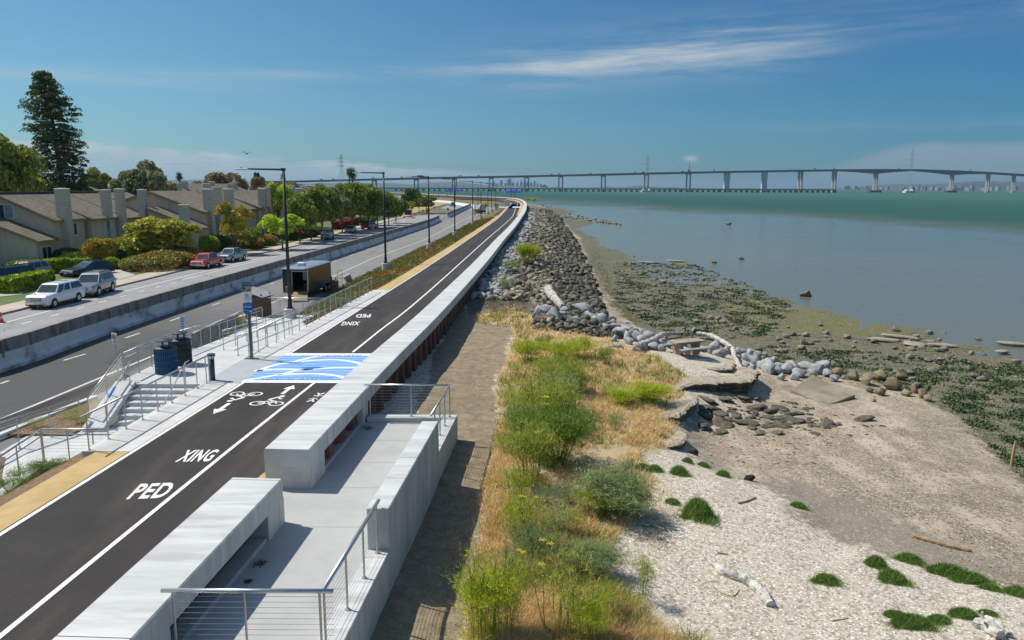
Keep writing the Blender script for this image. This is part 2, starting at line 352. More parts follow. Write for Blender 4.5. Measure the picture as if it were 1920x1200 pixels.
# ---- roads (sheets)
def zed(l, z): return [Vector((p.x, p.y, z)) for p in l]
def resY(pl, ys, z): return [Vector((atY(pl, y), y, z)) for y in ys]
ysr = list(np.arange(8, 60, 4))+list(np.arange(60, 250, 8))
RWt = [Vector((p.x+2.6 if i < 5 else p.x+1.5, p.y, 0)) for i, p in enumerate(RD)]
ROADEDGE = lambda y: (vfoot(y)+.4) if y > 50 else atY(RWt, y)
ROADARGS = 1
struct(MB().strip(resY(CB, ysr, .0), [Vector((atY(BR, y)-.3, y, 0)) for y in ysr]).build('far_road', A_ROAD2, fix=False))
farroad = MB().strip(zed([P(822, 390.5), P(850, 383), P(862, 378.5), P(850, 373.5), P(700, 366)], .012), zed([P(912, 396), P(925, 391), P(932, 385), P(905, 378.2), P(700, 369)], .012))
struct(farroad.build('road_bend', A_ROAD2, fix=False))
def line(mb, pts, wd, z, a=.5):
    mb.strip(zed(offs(pts, -wd*a), z), zed(offs(pts, wd*(1-a)), z))
ml = MB(); line(ml, RD[:-1], .16, .010); 
for u0, v0, u1, v1 in ((-60, 739, -40, 731), (0, 720, 17, 714), (119, 676, 160, 664), (235, 634, 262, 625), (319, 602, 345, 593), (398, 573, 412, 568), (457, 551.5, 468, 547.5), (506.7, 533, 514, 530.5), (551, 517, 559, 514), (590, 503, 597, 500.5), (624, 491, 631, 488.5), (657, 479, 663, 477), (688, 468, 694, 466), (716, 458, 722, 456), (742, 449, 747, 447), (764, 441, 769, 439.5), (786, 433, 790, 431.5)):
    line(ml, [P(u0, v0), P(u1, v1)], .16, .011)
struct(ml.build('lane_markings', WORN, fix=False))
ml = MB(); line(ml, [P(x, y) for x, y in ((-300, 680), (0, 607.5), (100, 581), (235, 546), (360, 515), (390.6, 507.5), (520, 476.5), (640, 450), (760, 415))], .13, .008)
line(ml, [P(x, y) for x, y in ((341, 525), (450, 497), (560, 470.6), (660, 446), (760, 419.5))], .13, .0085)
for u0, v0, u1, v1 in ((40, 607.5, 60, 602.5), (95, 593, 112, 588.5), (144, 579.5, 159, 576), (185, 568, 200, 564.5), (225, 557, 238, 554), (260, 547.5, 271, 545), (292, 539.5, 302, 537), (320, 532, 330, 529.5)):
    line(ml, [P(u0, v0), P(u1, v1)], .13, .009)
struct(ml.build('far_lane_markings', WHITEP, fix=False))
# kerb, pavement and front lawns on the house side
ysk = ysr
kb = MB(); kb.loft([[(atY(CB, y)-.18, y, 0), (atY(CB, y), y, 0), (atY(CB, y), y, .14), (atY(CB, y)-.18, y, .14)] for y in ysk]); struct(kb.build('kerb', M('kerb_concrete', (.30, .22, .19), (.36, .30, .26), .3, .9, c3=(.22, .06, .05), s3=.08, f3=.8)))
sw = MB().strip([(atY(CB, y)-.18, y, .136) for y in ysk], [(atY(CB, y)-2.3, y, .14) for y in ysk]); struct(sw.build('pavement', M('pavement', (.40, .33, .25), (.48, .41, .32), .7, .9, .1, 20, c3=(.30, .27, .22), s3=.5), fix=False))
lw = MB().strip([(atY(CB, y)-2.3, y, .13) for y in ysk], [(atY(CB, y)-14, y, .16) for y in ysk]); struct(lw.build('front_lawn', LAWN, fix=False))
dry = MB().strip(zed([P(735, 412), P(790, 397), P(850, 379)], .15), zed([P(735, 396), P(780, 383), P(812, 376)], .18)); struct(dry.build('dry_lawn', M('dry_lawn', (.30, .24, .09), (.38, .31, .13), .4, .95, .3, 8, c3=(.17, .19, .05), s3=.15), fix=False))
drv = MB()
for q in (((225, 527), (255, 519), (200, 500), (150, 505)), ((0, 560), (40, 556), (110, 518), (0, 525)), ((490, 456), (545, 446), (520, 437), (478, 446)), ((716, 411), (748, 404), (700, 400), (655, 405))):
    drv.add(zed([P(*k) for k in q], .17), [(0, 1, 2, 3)])
struct(drv.build('driveway', M('driveway', (.36, .33, .29), (.43, .40, .35), .6, .9), fix=False))
# verge between the carriageway and the path (slope), path sheets
ysv = list(np.arange(4, 60, 3))+list(np.arange(60, 270, 6))
def LX(y): return atY(LN, y)
def vfoot(y): return max(min(atY(RV, y), LX(y)-2.2), LX(y)-7.0) if y > 50 else LX(y)-4.2
ysr2 = list(np.arange(8, 60, 4))+list(np.arange(60, 238, 6))
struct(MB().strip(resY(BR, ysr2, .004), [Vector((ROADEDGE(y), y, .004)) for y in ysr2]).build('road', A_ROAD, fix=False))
vg = MB()
prof = [(vfoot, 0.0, -.02), (None, 0, 0)]
rows = []
for y in ysv:
    a = vfoot(y); c = LX(y)-1.05; rows.append([(a, y, -.02), (a+(c-a)*.35, y, .46), (a+(c-a)*.75, y, 1.02), (c, y, 1.17)])
E1 = MB()
for i in range(len(rows)-1):
    if ysv[i] < 46: continue
    E1.add(rows[i]+rows[i+1], [(k, k+1, k+5, k+4) for k in range(3)])
ICE = M('verge_plants', (.075, .095, .018), (.17, .12, .02), .5, .95, .7, 9, c3=(.24, .085, .02), s3=.12, f3=.75)
struct(E1.build('verge', ICE, fix=False))
far_verge = MB().add([P(x, y, z) for x, y, z in ((812, 376.5, .1), (870, 380, .1), (925, 388, .1), (950, 386, .9), (956, 380, 1.1), (935, 375.6, 1.1), (830, 372, 1.1))], [tuple(range(7))]); struct(far_verge.build('verge_bend', M('verge_far', (.09, .12, .02), (.20, .13, .03), .1, .95, c3=(.24, .09, .02), s3=.05), fix=False))
# mulch slope on the near left + tan shoulder
mu = MB()
for i in range(len(ysv)-1):
    y0, y1 = ysv[i], ysv[i+1]
    if y1 > 22: break
    mu.add([(LX(y)-1.05, y, 1.16) for y in (y0, y1)]+[(LX(y)-2.1, y, .85) for y in (y1, y0)]+[], [(0, 1, 2, 3)])
    mu.add([(LX(y)-2.1, y, .85) for y in (y0, y1)]+[(LX(y)-3.8, y, -.1) for y in (y1, y0)], [(0, 1, 2, 3)])
struct(mu.build('mulch_bank', MULCH, fix=False))
sh = MB()
for seg in ((4, 20.7), (55.5, 400)):
    pts = [p for p in LN if seg[0] <= p.y <= seg[1]]; pts = [Vector((LX(seg[0]), seg[0], ZP))]+pts+([Vector((LX(seg[1]), seg[1], ZP))] if seg[1] < 200 else [])
    sh.loft([[(a.x, a.y, 1.195), (b_.x, b_.y, 1.185), (b_.x, b_.y, .9), (a.x, a.y, .9)] for a, b_ in zip(offs(pts, -.12), offs(pts, -1.1))])
struct(sh.build('shoulder', TAN))
# the asphalt path: from the left line to the wall
pl = [p for p in LN if p.y < 520]
pa = MB()
n = len(pl)
for i in range(n-1):
    a, c = pl[i], pl[i+1]
    if a.y < 345:
        pa.add([(a.x-.12, a.y, ZP), (atY(WL, a.y)+.3, a.y, ZP), (atY(WL, c.y)+.3, c.y, ZP), (c.x-.12, c.y, ZP)], [(0, 1, 2, 3)])
struct(pa.build('path', A_PATH, fix=False))
struct(MB().add([tuple(P(x, y, ZP)) for x, y in ((951.5, 390.5), (977, 391), (975.5, 382), (966, 377.3), (945, 374.4), (850, 371.4), (850, 372.6), (925, 375.3), (950, 377.5), (958, 381.5))], [tuple(range(10))]).build('path_bend', A_PATH, fix=False))
struct(MB().add([tuple(P(x, y, 1.188)) for x, y in ((925, 404), (978, 404), (984, 392), (984, 380), (968, 374.5), (850, 370.8), (850, 373), (925, 376), (946, 379.5), (948, 388))], [tuple(range(10))]).build('path_bed', A_PATH, fix=False))
struct(MB().add([tuple(P(x, y, .007)) for x, y in ((826, 414), (885, 388), (905, 380), (932, 386), (921, 398), (896, 409), (870, 424), (830, 430))], [tuple(range(8))]).build('road_apron', A_ROAD, fix=False))
# tan shoulder against the wall at the far bend and at the overlook gap
ts = MB(); ins = [P(969, 404, ZP), P(975, 388, ZP), P(975.4, 381.7, ZP), P(965, 376.7, ZP), P(950, 374.6, ZP)]; outs = [P(974, 404, ZP), P(982, 388, ZP), P(983, 380, ZP), P(970, 375, ZP), P(950, 373.4, ZP)]
ts.strip(zed(ins, ZP+.008), zed(outs, ZP+.008)); ts.add([(-7.35, 14.2, ZP+.006), (-5.9, 14.2, ZP+.006), (-5.9, 19.4, ZP+.006), (-6.62, 19.4, ZP+.006)], [(0, 1, 2, 3)])
struct(ts.build('wall_shoulder', TAN, fix=False))
# base block under path so that nothing is open from the side
lnp = [p for p in LN if p.y < 330]
bb = MB().loft([[(a.x-.1, a.y, -.5), (atY(WL, a.y)+.55, a.y, -.5), (atY(WL, a.y)+.55, a.y, 1.16), (a.x-.1, a.y, 1.16)] for a in lnp]); struct(bb.build('embankment', M('fill_soil', (.14, .11, .08), (.2, .16, .11), 1)))
pm = MB(); line(pm, [p for p in LN if p.y < 27.9]+[Vector((LX(28.44), 28.44, 0))], .12, ZP+.010, .5); line(pm, [Vector((LX(33.76), 33.76, 0))]+[p for p in LN if p.y > 33.8], .12, ZP+.010)
line(pm, [p for p in CN if p.y < 28.6]+[Vector((atY(CN, 28.6), 28.6, 0))], .12, ZP+.0104); line(pm, [Vector((atY(CN, 34), 34, 0))]+[p for p in CN if p.y > 34], .12, ZP+.0104)
struct(pm.build('path_lines', WHITEP, fix=False))
# ---- beach terrain ------------------------------------------------------------
CTRL = [(-4.4, 6, .3), (-2.9, 8, .3), (-2.6, 10, .35), (-2.4, 14.2, .42), (-2.2, 16.5, .38), (-1.85, 22, .5), (-1.7, 24, .5), (-4.6, 27, .75), (-4.4, 30.4, .70), (-4.1, 36, .6), (-3.6, 42.4, .62), (-3.2, 50, .75), (-1.9, 70, .9), (-1, 95, .95), (.6, 127, 1.0), (2.2, 166, 1.0), (4.4, 229, 1.0), (6, 300, .9), (6, 400, .6)]
CTRL = [Vector(c) for c in CTRL]
for u, v, z in ((893, 613, .6), (930, 650, .6), (900, 760, .5), (960, 830, .45), (960, 1000, .3), (900, 1150, .3), (1050, 900, .3), (1100, 1100, .15), (1060, 700, .45), (1000, 620, .6), (950, 590, .6), (1100, 640, .35), (1180, 680, .15), (1200, 820, .1), (1150, 1000, .05),
                (1290, 660, -.15), (1215, 650, 0), (1340, 690, -.25), (1400, 700, -.35), (1250, 730, .0), (1240, 790, .0), (1225, 850, -.05), (1280, 880, -.1), (1350, 905, -.15), (1250, 1000, -.1), (1400, 1000, -.25), (1460, 945, -.3), (1500, 1000, -.35), (1600, 1040, -.42), (1700, 1080, -.5), (1850, 1120, -.6), (1920, 1140, -.65), (1300, 1150, -.2), (1500, 1150, -.35), (1700, 1180, -.45), (1900, 1190, -.55), (2200, 1250, -.7),
                (1440, 740, -1.0), (1330, 790, -.95), (1320, 840, -.85), (1400, 880, -.75), (1500, 930, -.72), (1560, 985, -.66), (1660, 1010, -.72), (1800, 1060, -.85), (1920, 1095, -.95), (1500, 830, -.95), (1700, 930, -.95), (1500, 700, -1.1), (1600, 720, -1.15), (1700, 800, -1.15), (1800, 860, -1.25), (1900, 960, -1.25), (1750, 745, -1.33), (1860, 830, -1.42), (1920, 900, -1.42), (2000, 950, -1.45),
                (1110, 600, .0), (1160, 620, -.2), (1230, 650, -.4), (1300, 655, -.6), (1400, 690, -1.0), (1160, 600, -1.1), (1250, 632, -1.2), (1350, 640, -1.36), (1450, 690, -1.34), (1540, 700, -1.33), (1640, 720, -1.36),
                (1050, 600, .35), (1035, 560, .5), (1115, 570, -1.0), (1100, 530, -1.05), (1090, 490, -1.1), (1072, 455, -1.15), (1050, 425, -1.2), (1032, 402, -1.25), (1010, 388, -1.3), (992, 377, -1.4), (1000, 480, .8), (985, 440, .8), (985, 410, .6), (990, 392, .2),
                (1140, 560, -1.28), (1115, 500, -1.30), (1095, 460, -1.38), (1070, 430, -1.45), (1040, 405, -1.5), (1170, 520, -1.42), (1200, 600, -1.42), (1300, 560, -1.43), (1400, 600, -1.43), (1300, 620, -1.42), (1500, 640, -1.44), (1650, 650, -1.44), (1750, 700, -1.43), (1880, 740, -1.44), (1900, 700, -1.46), (1990, 800, -1.46),
                (1100, 440, -1.55), (1180, 488, -1.50), (1290, 495, -1.50), (1400, 535, -1.50), (1470, 560, -1.50), (1560, 590, -1.50), (1700, 618, -1.50), (1850, 650, -1.51), (2000, 680, -1.51),
                (1080, 410, -1.8), (1200, 460, -1.75), (1400, 500, -1.75), (1600, 560, -1.75), (1800, 600, -1.75), (2000, 640, -1.8), (1060, 390, -2.2), (1300, 430, -2.4), (1700, 500, -2.5), (2100, 580, -2.6)):
    CTRL.append(P(u, v, z))
def lc(X, Y): return np.stack([np.asarray(X)/np.asarray(Y)*25, np.log(np.asarray(Y))*13], -1)
CP = np.array([[c.x, c.y, c.z] for c in CTRL]); CQ = lc(CP[:, 0], CP[:, 1]); nC = len(CP)
Dm = np.linalg.norm(CQ[:, None]-CQ[None], axis=2); Am = np.zeros((nC+1, nC+1)); Am[:nC, :nC] = Dm-np.eye(nC)*.05; Am[:nC, nC] = 1; Am[nC, :nC] = 1
Wt = np.linalg.solve(Am, np.append(CP[:, 2], 0))
def hz(X, Y):
    X = np.asarray(X, float); Y = np.maximum(np.asarray(Y, float), 1.); q = lc(X, Y); sh_ = q.shape[:-1]; q = q.reshape(-1, 2); out = np.empty(len(q))
    for i in range(0, len(q), 20000): out[i:i+20000] = np.linalg.norm(q[i:i+20000, None]-CQ[None], axis=2) @ Wt[:nC]+Wt[nC]
    return out.reshape(sh_)
rng = np.random.default_rng(7)
def vnoise(X, Y, s, seed=0):      # smooth value noise
    g = np.random.default_rng(seed).random((256, 256)); x = X/s; y = Y/s; xi = np.floor(x).astype(int); yi = np.floor(y).astype(int); fx = x-xi; fy = y-yi
    fx = fx*fx*(3-2*fx); fy = fy*fy*(3-2*fy); a = g[xi % 256, yi % 256]; b_ = g[(xi+1) % 256, yi % 256]; c_ = g[xi % 256, (yi+1) % 256]; d_ = g[(xi+1) % 256, (yi+1) % 256]
    return (a*(1-fx)+b_*fx)*(1-fy)+(c_*(1-fx)+d_*fx)*fy-.5
def fbm(X, Y, s, seed=0, o=4): return sum(vnoise(X, Y, s/2**k, seed+k)/2**k for k in range(o))
def hfull(X, Y):
    z = hz(X, Y); amp = np.clip((z+1.5)*.12, .0, .10); mud = np.clip((-1.25-z)/.1, 0, 1)
    return z+fbm(X, Y, 3.0, 3)*amp*.8+mud*(fbm(X, Y, 2.2, 11)*.075+.015)+fbm(X, Y, .5, 21, 2)*np.clip((z+1.5)*.04, .012, .03)
def H(x, y): return float(hfull(np.array([x]), np.array([y]))[0])
ys = [5.0]
while ys[-1] < 430: ys.append(ys[-1]*1.0062)
ys = np.array(ys); nx = 300; tt = np.linspace(0, 1, nx)**1.25
xw = np.array([(atY(WR, y) if not 8 < y < 24.2 else atY(WR, y)) for y in ys]); GX = (xw-.6)[:, None]+tt[None]*(np.minimum(95, 12+1.05*ys))[:, None]; GY = np.repeat(ys[:, None], nx, 1)
GZ = hfull(GX, GY)
# pixel footprint of the zones, turned into masks that belong to the terrain
_q = np.stack([GX, GY, GZ-CZ], -1); _w = _q @ np.array(AF); GU = 960+FPX*(_q @ np.array(AR))/_w; GV = 600-FPX*(_q @ np.array(AU))/_w
Z_GRASS = [(880, 590), (960, 575), (1030, 600), (1120, 625), (1210, 660), (1280, 700), (1290, 740), (1265, 800), (1280, 840), (1200, 850), (1230, 900), (1190, 960), (1150, 1010), (1130, 1080), (1200, 1130), (1330, 1230), (860, 1230), (880, 1120), (900, 1000), (905, 900), (930, 800), (925, 720), (960, 640), (960, 610), (890, 605)]
Z_DIRT = [(600, 1230), (640, 1100), (860, 560), (900, 600), (965, 612), (960, 640), (925, 720), (935, 800), (905, 900), (900, 1000), (880, 1120), (860, 1230)]
Z_LOWER = [(1430, 705), (1300, 770), (1280, 830), (1320, 880), (1400, 905), (1480, 935), (1490, 985), (1560, 1005), (1640, 1030), (1720, 1060), (1830, 1090), (1930, 1125), (2300, 1200), (2300, 600), (1400, 600)]
Z_MUD = [(1100, 478), (1080, 440), (1052, 412), (1022, 390), (995, 377), (1400, 360), (2300, 500), (2300, 1100), (1990, 1000), (1900, 890), (1810, 800), (1730, 740), (1640, 715), (1540, 700), (1420, 672), (1330, 650), (1240, 632), (1185, 612), (1150, 570), (1118, 520)]
Z_RIP = [(880, 590), (870, 560), (890, 500), (985, 385), (1010, 385), (1045, 405), (1075, 440), (1090, 480), (1115, 560), (1130, 590), (1120, 612), (1040, 600), (960, 580)]
Z_OLIVE = [(1350, 560), (1450, 565), (1560, 590), (1700, 612), (1760, 622), (1740, 628), (1600, 626), (1440, 622), (1360, 610), (1370, 585)]
Z_STREAK = [(1400, 905), (1480, 890), (1600, 940), (1750, 990), (1930, 1060), (1930, 1120), (1800, 1080), (1640, 1025), (1500, 985), (1480, 935)]
def blur(a, k):
    ker = np.ones(2*k+1)/(2*k+1)
    for ax in (0, 1): a = np.apply_along_axis(lambda r_: np.convolve(np.pad(r_, k, mode='edge'), ker, 'valid'), ax, a)
    return a.astype(np.float32)
def zmask(poly, s, wob=14, seed=1):
    j = 1; nu = GU+fbm(GX, GY, s, seed)*wob; nv = GV+fbm(GX, GY, s, seed+9)*wob*.8; return poly_mask(nu, nv, poly).astype(np.float32)
zg, zd, zl, zm, zr, zo, zs = zmask(Z_GRASS, 1.5), zmask(Z_DIRT, 1.2, 16, 2), zmask(Z_LOWER, 2, 10, 3), zmask(Z_MUD, 1.2, 26, 4), zmask(Z_RIP, 2, 8, 5), zmask(Z_OLIVE, 3, 30, 6), zmask(Z_STREAK, 2.5, 24, 8)
zl = np.maximum(zl, (GY > 52).astype(np.float32))
zl = blur(zl, 7); zm = blur(zm, 4); zo = blur(zo, 5); zs = blur(zs, 9); zg = blur(zg, 3); zd = blur(zd, 3)
idx = np.arange(len(ys)*nx).reshape(len(ys), nx); Fq = np.stack([idx[:-1, :-1], idx[:-1, 1:], idx[1:, 1:], idx[1:, :-1]], -1).reshape(-1, 4)
mb_, t, b = newmat('beach_ground'); p = t.pos()
def attr(nm): 
    a = t.n('ShaderNodeAttribute'); a.attribute_name = nm; return t.sep(a.outputs['Color'])
a1 = attr('zoneA'); a2 = attr('zoneB'); a3 = attr('zoneC')
soft = t.m('MULTIPLY', t.m('SUBTRACT', t.noise(p, 2.2, 5, .65), .5), 1.3)
def edge(a): return t.ss(t.m('ADD', a, soft), .36, .66)
sh1 = t.vor(p, 26); sh2 = t.vor(p, 11); s1 = t.sep(sh1)[0]; s2 = t.sep(sh2)[1]
shell = t.ramp(s1, [(0, (.20, .155, .105)), (.14, (.42, .365, .275)), (.7, (.53, .475, .38)), (.86, (.60, .54, .45)), (1, (.85, .80, .72))])
shell = t.mix(t.ss(s2, .84, .88, 0, .55), shell, (.22, .165, .11))
shell = t.mix(t.ss(t.noise(p, .9, 5, .6), .56, .72, 0, .55), shell, (.40, .34, .26))
low = t.mix(t.ss(t.noise(t.vmul(p, (1, 1, 1)), .55, 6, .62), .38, .6), (.45, .36, .26), (.22, .17, .105))
bnd = t.ss(t.noise(t.vmul(p, (.9, .14, 1)), .8, 5, .6), .42, .6); low = t.mix(t.m('MULTIPLY', bnd, .75), low, (.21, .165, .10)); low = t.mix(t.ss(t.noise(p, 5, 4, .7), .45, .62, 0, .45), low, (.40, .34, .25)); low = t.mix(t.ss(s1, .76, .9, 0, .6), low, (.58, .52, .42)); low = t.mix(t.ss(s2, .8, .9, 0, .6), low, (.13, .105, .08))
stk = t.mix(t.noise(p, 3, 4), (.20, .165, .125), (.25, .21, .16)); low = t.mix(t.m('MULTIPLY', edge(a3[0]), .8), low, stk); low = t.mix(t.ss(s1, .86, .93, 0, .5), low, (.55, .5, .42))
mudc = t.mix(t.noise(p, 1.4, 5), (.105, .092, .046), (.165, .145, .078))
mudc = t.mix(t.m('MULTIPLY', edge(a2[2]), .85), mudc, (.125, .120, .030))
alg = t.m('MULTIPLY', t.ss(t.noise(t.vmul(p, (.8, 1.3, 1)), 2.2, 8, .75), .50, .57), t.ss(t.noise(p, .18, 3), .36, .50)); mudc = t.mix(t.m('MULTIPLY', alg, t.m('SUBTRACT', 1.0, edge(a2[2]))), mudc, (.035, .065, .012))
mudc = t.mix(t.ss(s2, .80, .86, 0, .75), mudc, (.26, .23, .17))
dirt = t.mix(t.ss(t.noise(p, 2.6, 8, .75), .28, .72), (.16, .12, .075), (.33, .265, .17)); dirt = t.mix(t.ss(t.noise(p, 14, 3, .7), .55, .7, 0, .5), dirt, (.13, .10, .07))
gr = t.mix(t.noise(p, 2.5, 6, .65), (.34, .25, .13), (.56, .44, .26))
col = t.mix(edge(a1[2]), shell, low); col = t.mix(edge(a1[0]), col, gr); col = t.mix(edge(a1[1]), col, dirt); col = t.mix(edge(a2[0]), col, mudc)
col = t.mix(edge(a2[1]), col, t.mix(t.noise(p, 3, 5), (.09, .08, .06), (.16, .145, .11)))
t.lk(col, b.inputs['Base Color']); t.lk(t.m('MULTIPLY_ADD', edge(a2[0]), -.25, .92), b.inputs['Roughness']); b.inputs['Specular IOR Level'].default_value = .35
hb = t.m('ADD', t.m('MULTIPLY', s1, .5), t.noise(p, 9, 5, .7)); bn = t.n('ShaderNodeBump'); bn.inputs['Strength'].default_value = .55; bn.inputs['Distance'].default_value = .03; t.lk(hb, bn.inputs['Height']); t.lk(bn.outputs[0], b.inputs['Normal'])
beach = npmesh('beach', np.stack([GX, GY, GZ], -1).reshape(-1, 3), Fq, mb_, smooth=True); struct(beach)
for nm, ch in (('zoneA', (zg, zd, zl)), ('zoneB', (zm, zr, zo)), ('zoneC', (zs, zs, zs))):
    ca = beach.data.color_attributes.new(nm, 'FLOAT_COLOR', 'POINT'); ca.data.foreach_set('color', np.stack([c.ravel() for c in ch]+[np.ones(zg.size, np.float32)], -1).astype(np.float32).ravel())
def PH(u, v, n=6):       # pixel -> point on the beach surface
    z = -.2
    for _ in range(n): q = P(u, v, z); z = z*.3+H(q.x, q.y)*.7
    q = P(u, v, z); q.z = H(q.x, q.y); return q
# ------------------------------------------------------------------ sea wall
RUST = M('rusted_sheet_pile', (.105, .045, .028), (.17, .08, .05), 1.6, .85, .3, 12, c3=(.06, .035, .03), s3=1.2, f3=.6)
STEEL = M('brushed_steel', (.52, .52, .50), (.62, .61, .59), 6, .34, metal=.85)
STEELD = M('steel_post', (.46, .45, .42), (.55, .54, .50), 6, .42, metal=.65)
BLACKM = M('black_metal', (.012, .013, .02), (.02, .022, .03), 2, .45)
def sub(pl, y0, y1):
    q = [p for p in pl if y0 < p.y < y1]; return [Vector((atY(pl, y0), y0, pl[0].z))]+q+[Vector((atY(pl, y1), y1, pl[0].z))]
def cap_mesh(pl, joints):
    mb = MB()
    def sec(p, q):
        n = (q-p).normalized(); a, b = p, q; c = .025
        return [(a.x, a.y, 1.80), (a.x, a.y, ZW-c), tuple((a+n*c)[:2])+(ZW,), tuple((b-n*c)[:2])+(ZW,), (b.x, b.y, ZW-c), (b.x, b.y, 1.80)]
    wr = offs(pl, 1.17); run = []
    dist = 0; cur = []
    for i, (a, b_) in enumerate(zip(pl, wr)):
        if i: dist += (pl[i]-pl[i-1]).length
        cur.append(sec(a, b_))
        if dist > joints and i < len(pl)-1:
            mb.loft(cur); t = (pl[i+1]-pl[i]).normalized()*.022; cur = [sec(a+t, b_+t)]; dist = 0
    mb.loft(cur); return mb
def piles(pl, o0, o1, z0, z1, per=1.3):
    mb = MB(); L = 0; pts = [pl[0]]
    dense = crom(pl, .4); k = 0; prof = []; s = 0
    for i, p in enumerate(dense):
        if i: s += (dense[i]-dense[i-1]).length
        ph = (s % per)/per; o = o0 if ph < .42 else (o0+(o1-o0)*(ph-.42)/.08 if ph < .5 else (o1 if ph < .92 else o1+(o0-o1)*(ph-.92)/.08)); t = (dense[min(i+1, len(dense)-1)]-dense[max(i-1, 0)]).normalized(); prof.append((p.x+t.y*o, p.y-t.x*o))
    # exact trapezoid profile sampled finely
    return mb.strip([(x, y, z0) for x, y in prof], [(x, y, z1) for x, y in prof])
far_pl = [Vector((atY(WL, 18.03), 18.03, ZW))]+[p for p in WL if p.y > 18.3]
near_pl = sub(WL, 4.2, 16.12)
sw1 = thing('sea_wall', 'long pale concrete topped sea wall on rusty sheet piles curving along the path into the distance', 'sea wall', (atY(WL, 40), 40, 0))
def world_child(o, par):
    o.parent = par; o.matrix_parent_inverse = Matrix.Translation(-Vector(par.location)) if not any(par.rotation_euler) else (Matrix.Translation(par.location) @ Matrix.Rotation(par.rotation_euler[2], 4, 'Z')).inverted(); return o
def wc_(mb, name, mat, par, **k): return world_child(mb.build(name, mat, **k), par)
wc_(cap_mesh(far_pl, 5.6), 'cap', CONC_WALL, sw1)
fine = [Vector((atY(WL, y), y, 0)) for y in np.arange(19.4, 120, .13)]
wc_(piles(fine, .80, 1.05, -1.5, 1.80, 1.25), 'sheet_pile', RUST, sw1, fix=False)
fine2 = [p for p in WL if p.y > 119.9]
wc_(MB().loft([[(a.x, a.y, -1.5), (b_.x, b_.y, -1.5), (b_.x, b_.y, 1.80), (a.x, a.y, 1.80)] for a, b_ in zip(offs(fine2, .3), offs(fine2, .95))]), 'pile_wall', RUST, sw1)
def endblock(y0, y1):
    a0, a1 = atY(WL, y0), atY(WL, y1); return MB().prism([(a0, y0), (a0+1.165, y0), (a1+1.165, y1), (a1, y1)], .9, 1.82)
wc_(endblock(18.035, 19.2), 'end_block', CONC_WALL, sw1)
inn = [p for p in far_pl if 19 < p.y < 280]; inn_b = [p for p in far_pl if p.y > 278]
wc_(MB().loft([[(a.x, a.y, 1.0), (b_.x, b_.y, 1.0), (b_.x, b_.y, 1.81), (a.x, a.y, 1.81)] for a, b_ in zip(offs(inn_b, .12), offs(inn_b, .5))]), 'inner_pile', RUST, sw1)
wc_(MB().loft([[(a.x, a.y, 1.0), (b_.x, b_.y, 1.0), (b_.x, b_.y, 1.81), (a.x, a.y, 1.81)] for a, b_ in zip(offs(inn, .02), offs(inn, .5))]), 'inner_face', CONC_WALL, sw1)
sw2 = thing('sea_wall', 'nearest concrete sea wall section with an open recess below its cap, beside the overlook deck', 'sea wall', (atY(WL, 11), 11, 0))
wc_(cap_mesh(near_pl, 4.45), 'cap', CONC_WALL, sw2); wc_(endblock(15.15, 16.115), 'end_block', CONC_WALL, sw2)
wc_(endblock(4.3, 11.0), 'end_block', CONC_WALL, sw2)
f3 = [Vector((atY(WL, y), y, 0)) for y in np.arange(11, 15.3, .12)]
wc_(piles(f3, .42, .72, 1.0, 1.80, 1.25), 'sheet_pile', RUST, sw2, fix=False)
in2 = [p for p in near_pl if p.y > 4.5]; wc_(MB().loft([[(a.x, a.y, 1.0), (b_.x, b_.y, 1.0), (b_.x, b_.y, 1.81), (a.x, a.y, 1.81)] for a, b_ in zip(offs(in2, .02), offs(in2, .3))]), 'inner_face', CONC_WALL, sw2)
f4 = [Vector((atY(WL, y), y, 0)) for y in np.arange(19.1, 24.3, .12)]
wc_(piles(f4, .42, .72, 1.0, 1.80, 1.25), 'sheet_pile', RUST, sw1, fix=False)
wc_(MB().prism([(atY(WL, 23.3)+.7, 23.25), (atY(WL, 23.3)+1.16, 23.25), (atY(WL, 23.9)+1.16, 23.95), (atY(WL, 23.9)+.7, 23.95)], 1.0, 1.81), 'pier', CONC_WALL, sw1)
# ------------------------------------------------------------------ overlook
def OX(y): return -1.8-(23.88-y)*.0775        # outer face of the overlook
ovl = thing('overlook', 'concrete overlook deck with a parapet bench between sea wall and dirt strip', 'overlook', (-4, 18, 0))
y0, y1 = 10.95, 23.9
fl = MB(); jy = [y0, 13.2, 15.85, 18.1, 19.9, 21.75, 23.55]
for a, b_ in zip(jy, jy[1:]):
    a += .012
    fl.prism([(atY(WL, a)+.35, a), (OX(a)-.44, a), (OX(b_)-.44, b_), (atY(WL, b_)+.35, b_)], .9, ZP)
wc_(fl, 'floor', CONC_FLOOR, ovl)
wc_(MB().prism([(atY(WL, 16.12)-.3, 15.9), (atY(WL, 16.1)+1.3, 15.9), (atY(WL, 18.1)+1.3, 18.2), (atY(WL, 18.1)-.0, 18.2)], .95, ZP-.004), 'gap_floor', CONC_FLOOR, ovl)
for a, b_ in ((11.1, 15.14), (19.22, 23.24)): wc_(MB().prism([(atY(WL, a)+.74, a), (atY(WL, a)+1.13, a), (atY(WL, b_)+1.13, b_), (atY(WL, b_)+.74, b_)], 1.1, 1.29), 'ledge', CONC_FLOOR, ovl, bevel=.015)
wc_(MB().prism([(OX(y0-.2)-.45, y0-.2), (OX(y0-.2), y0-.2), (OX(y1), y1), (OX(y1)-.45, y1)], -.9, 1.35), 'kerb_wall', CONC_WALL, ovl, bevel=.015)
wc_(MB().prism([(atY(WR, y1)+.02, 23.52), (OX(23.52)-.455, 23.52), (OX(y1)-.455, y1), (atY(WR, y1)+.02, y1)], -.9, 1.352), 'kerb_wall', CONC_WALL, ovl, bevel=.015)
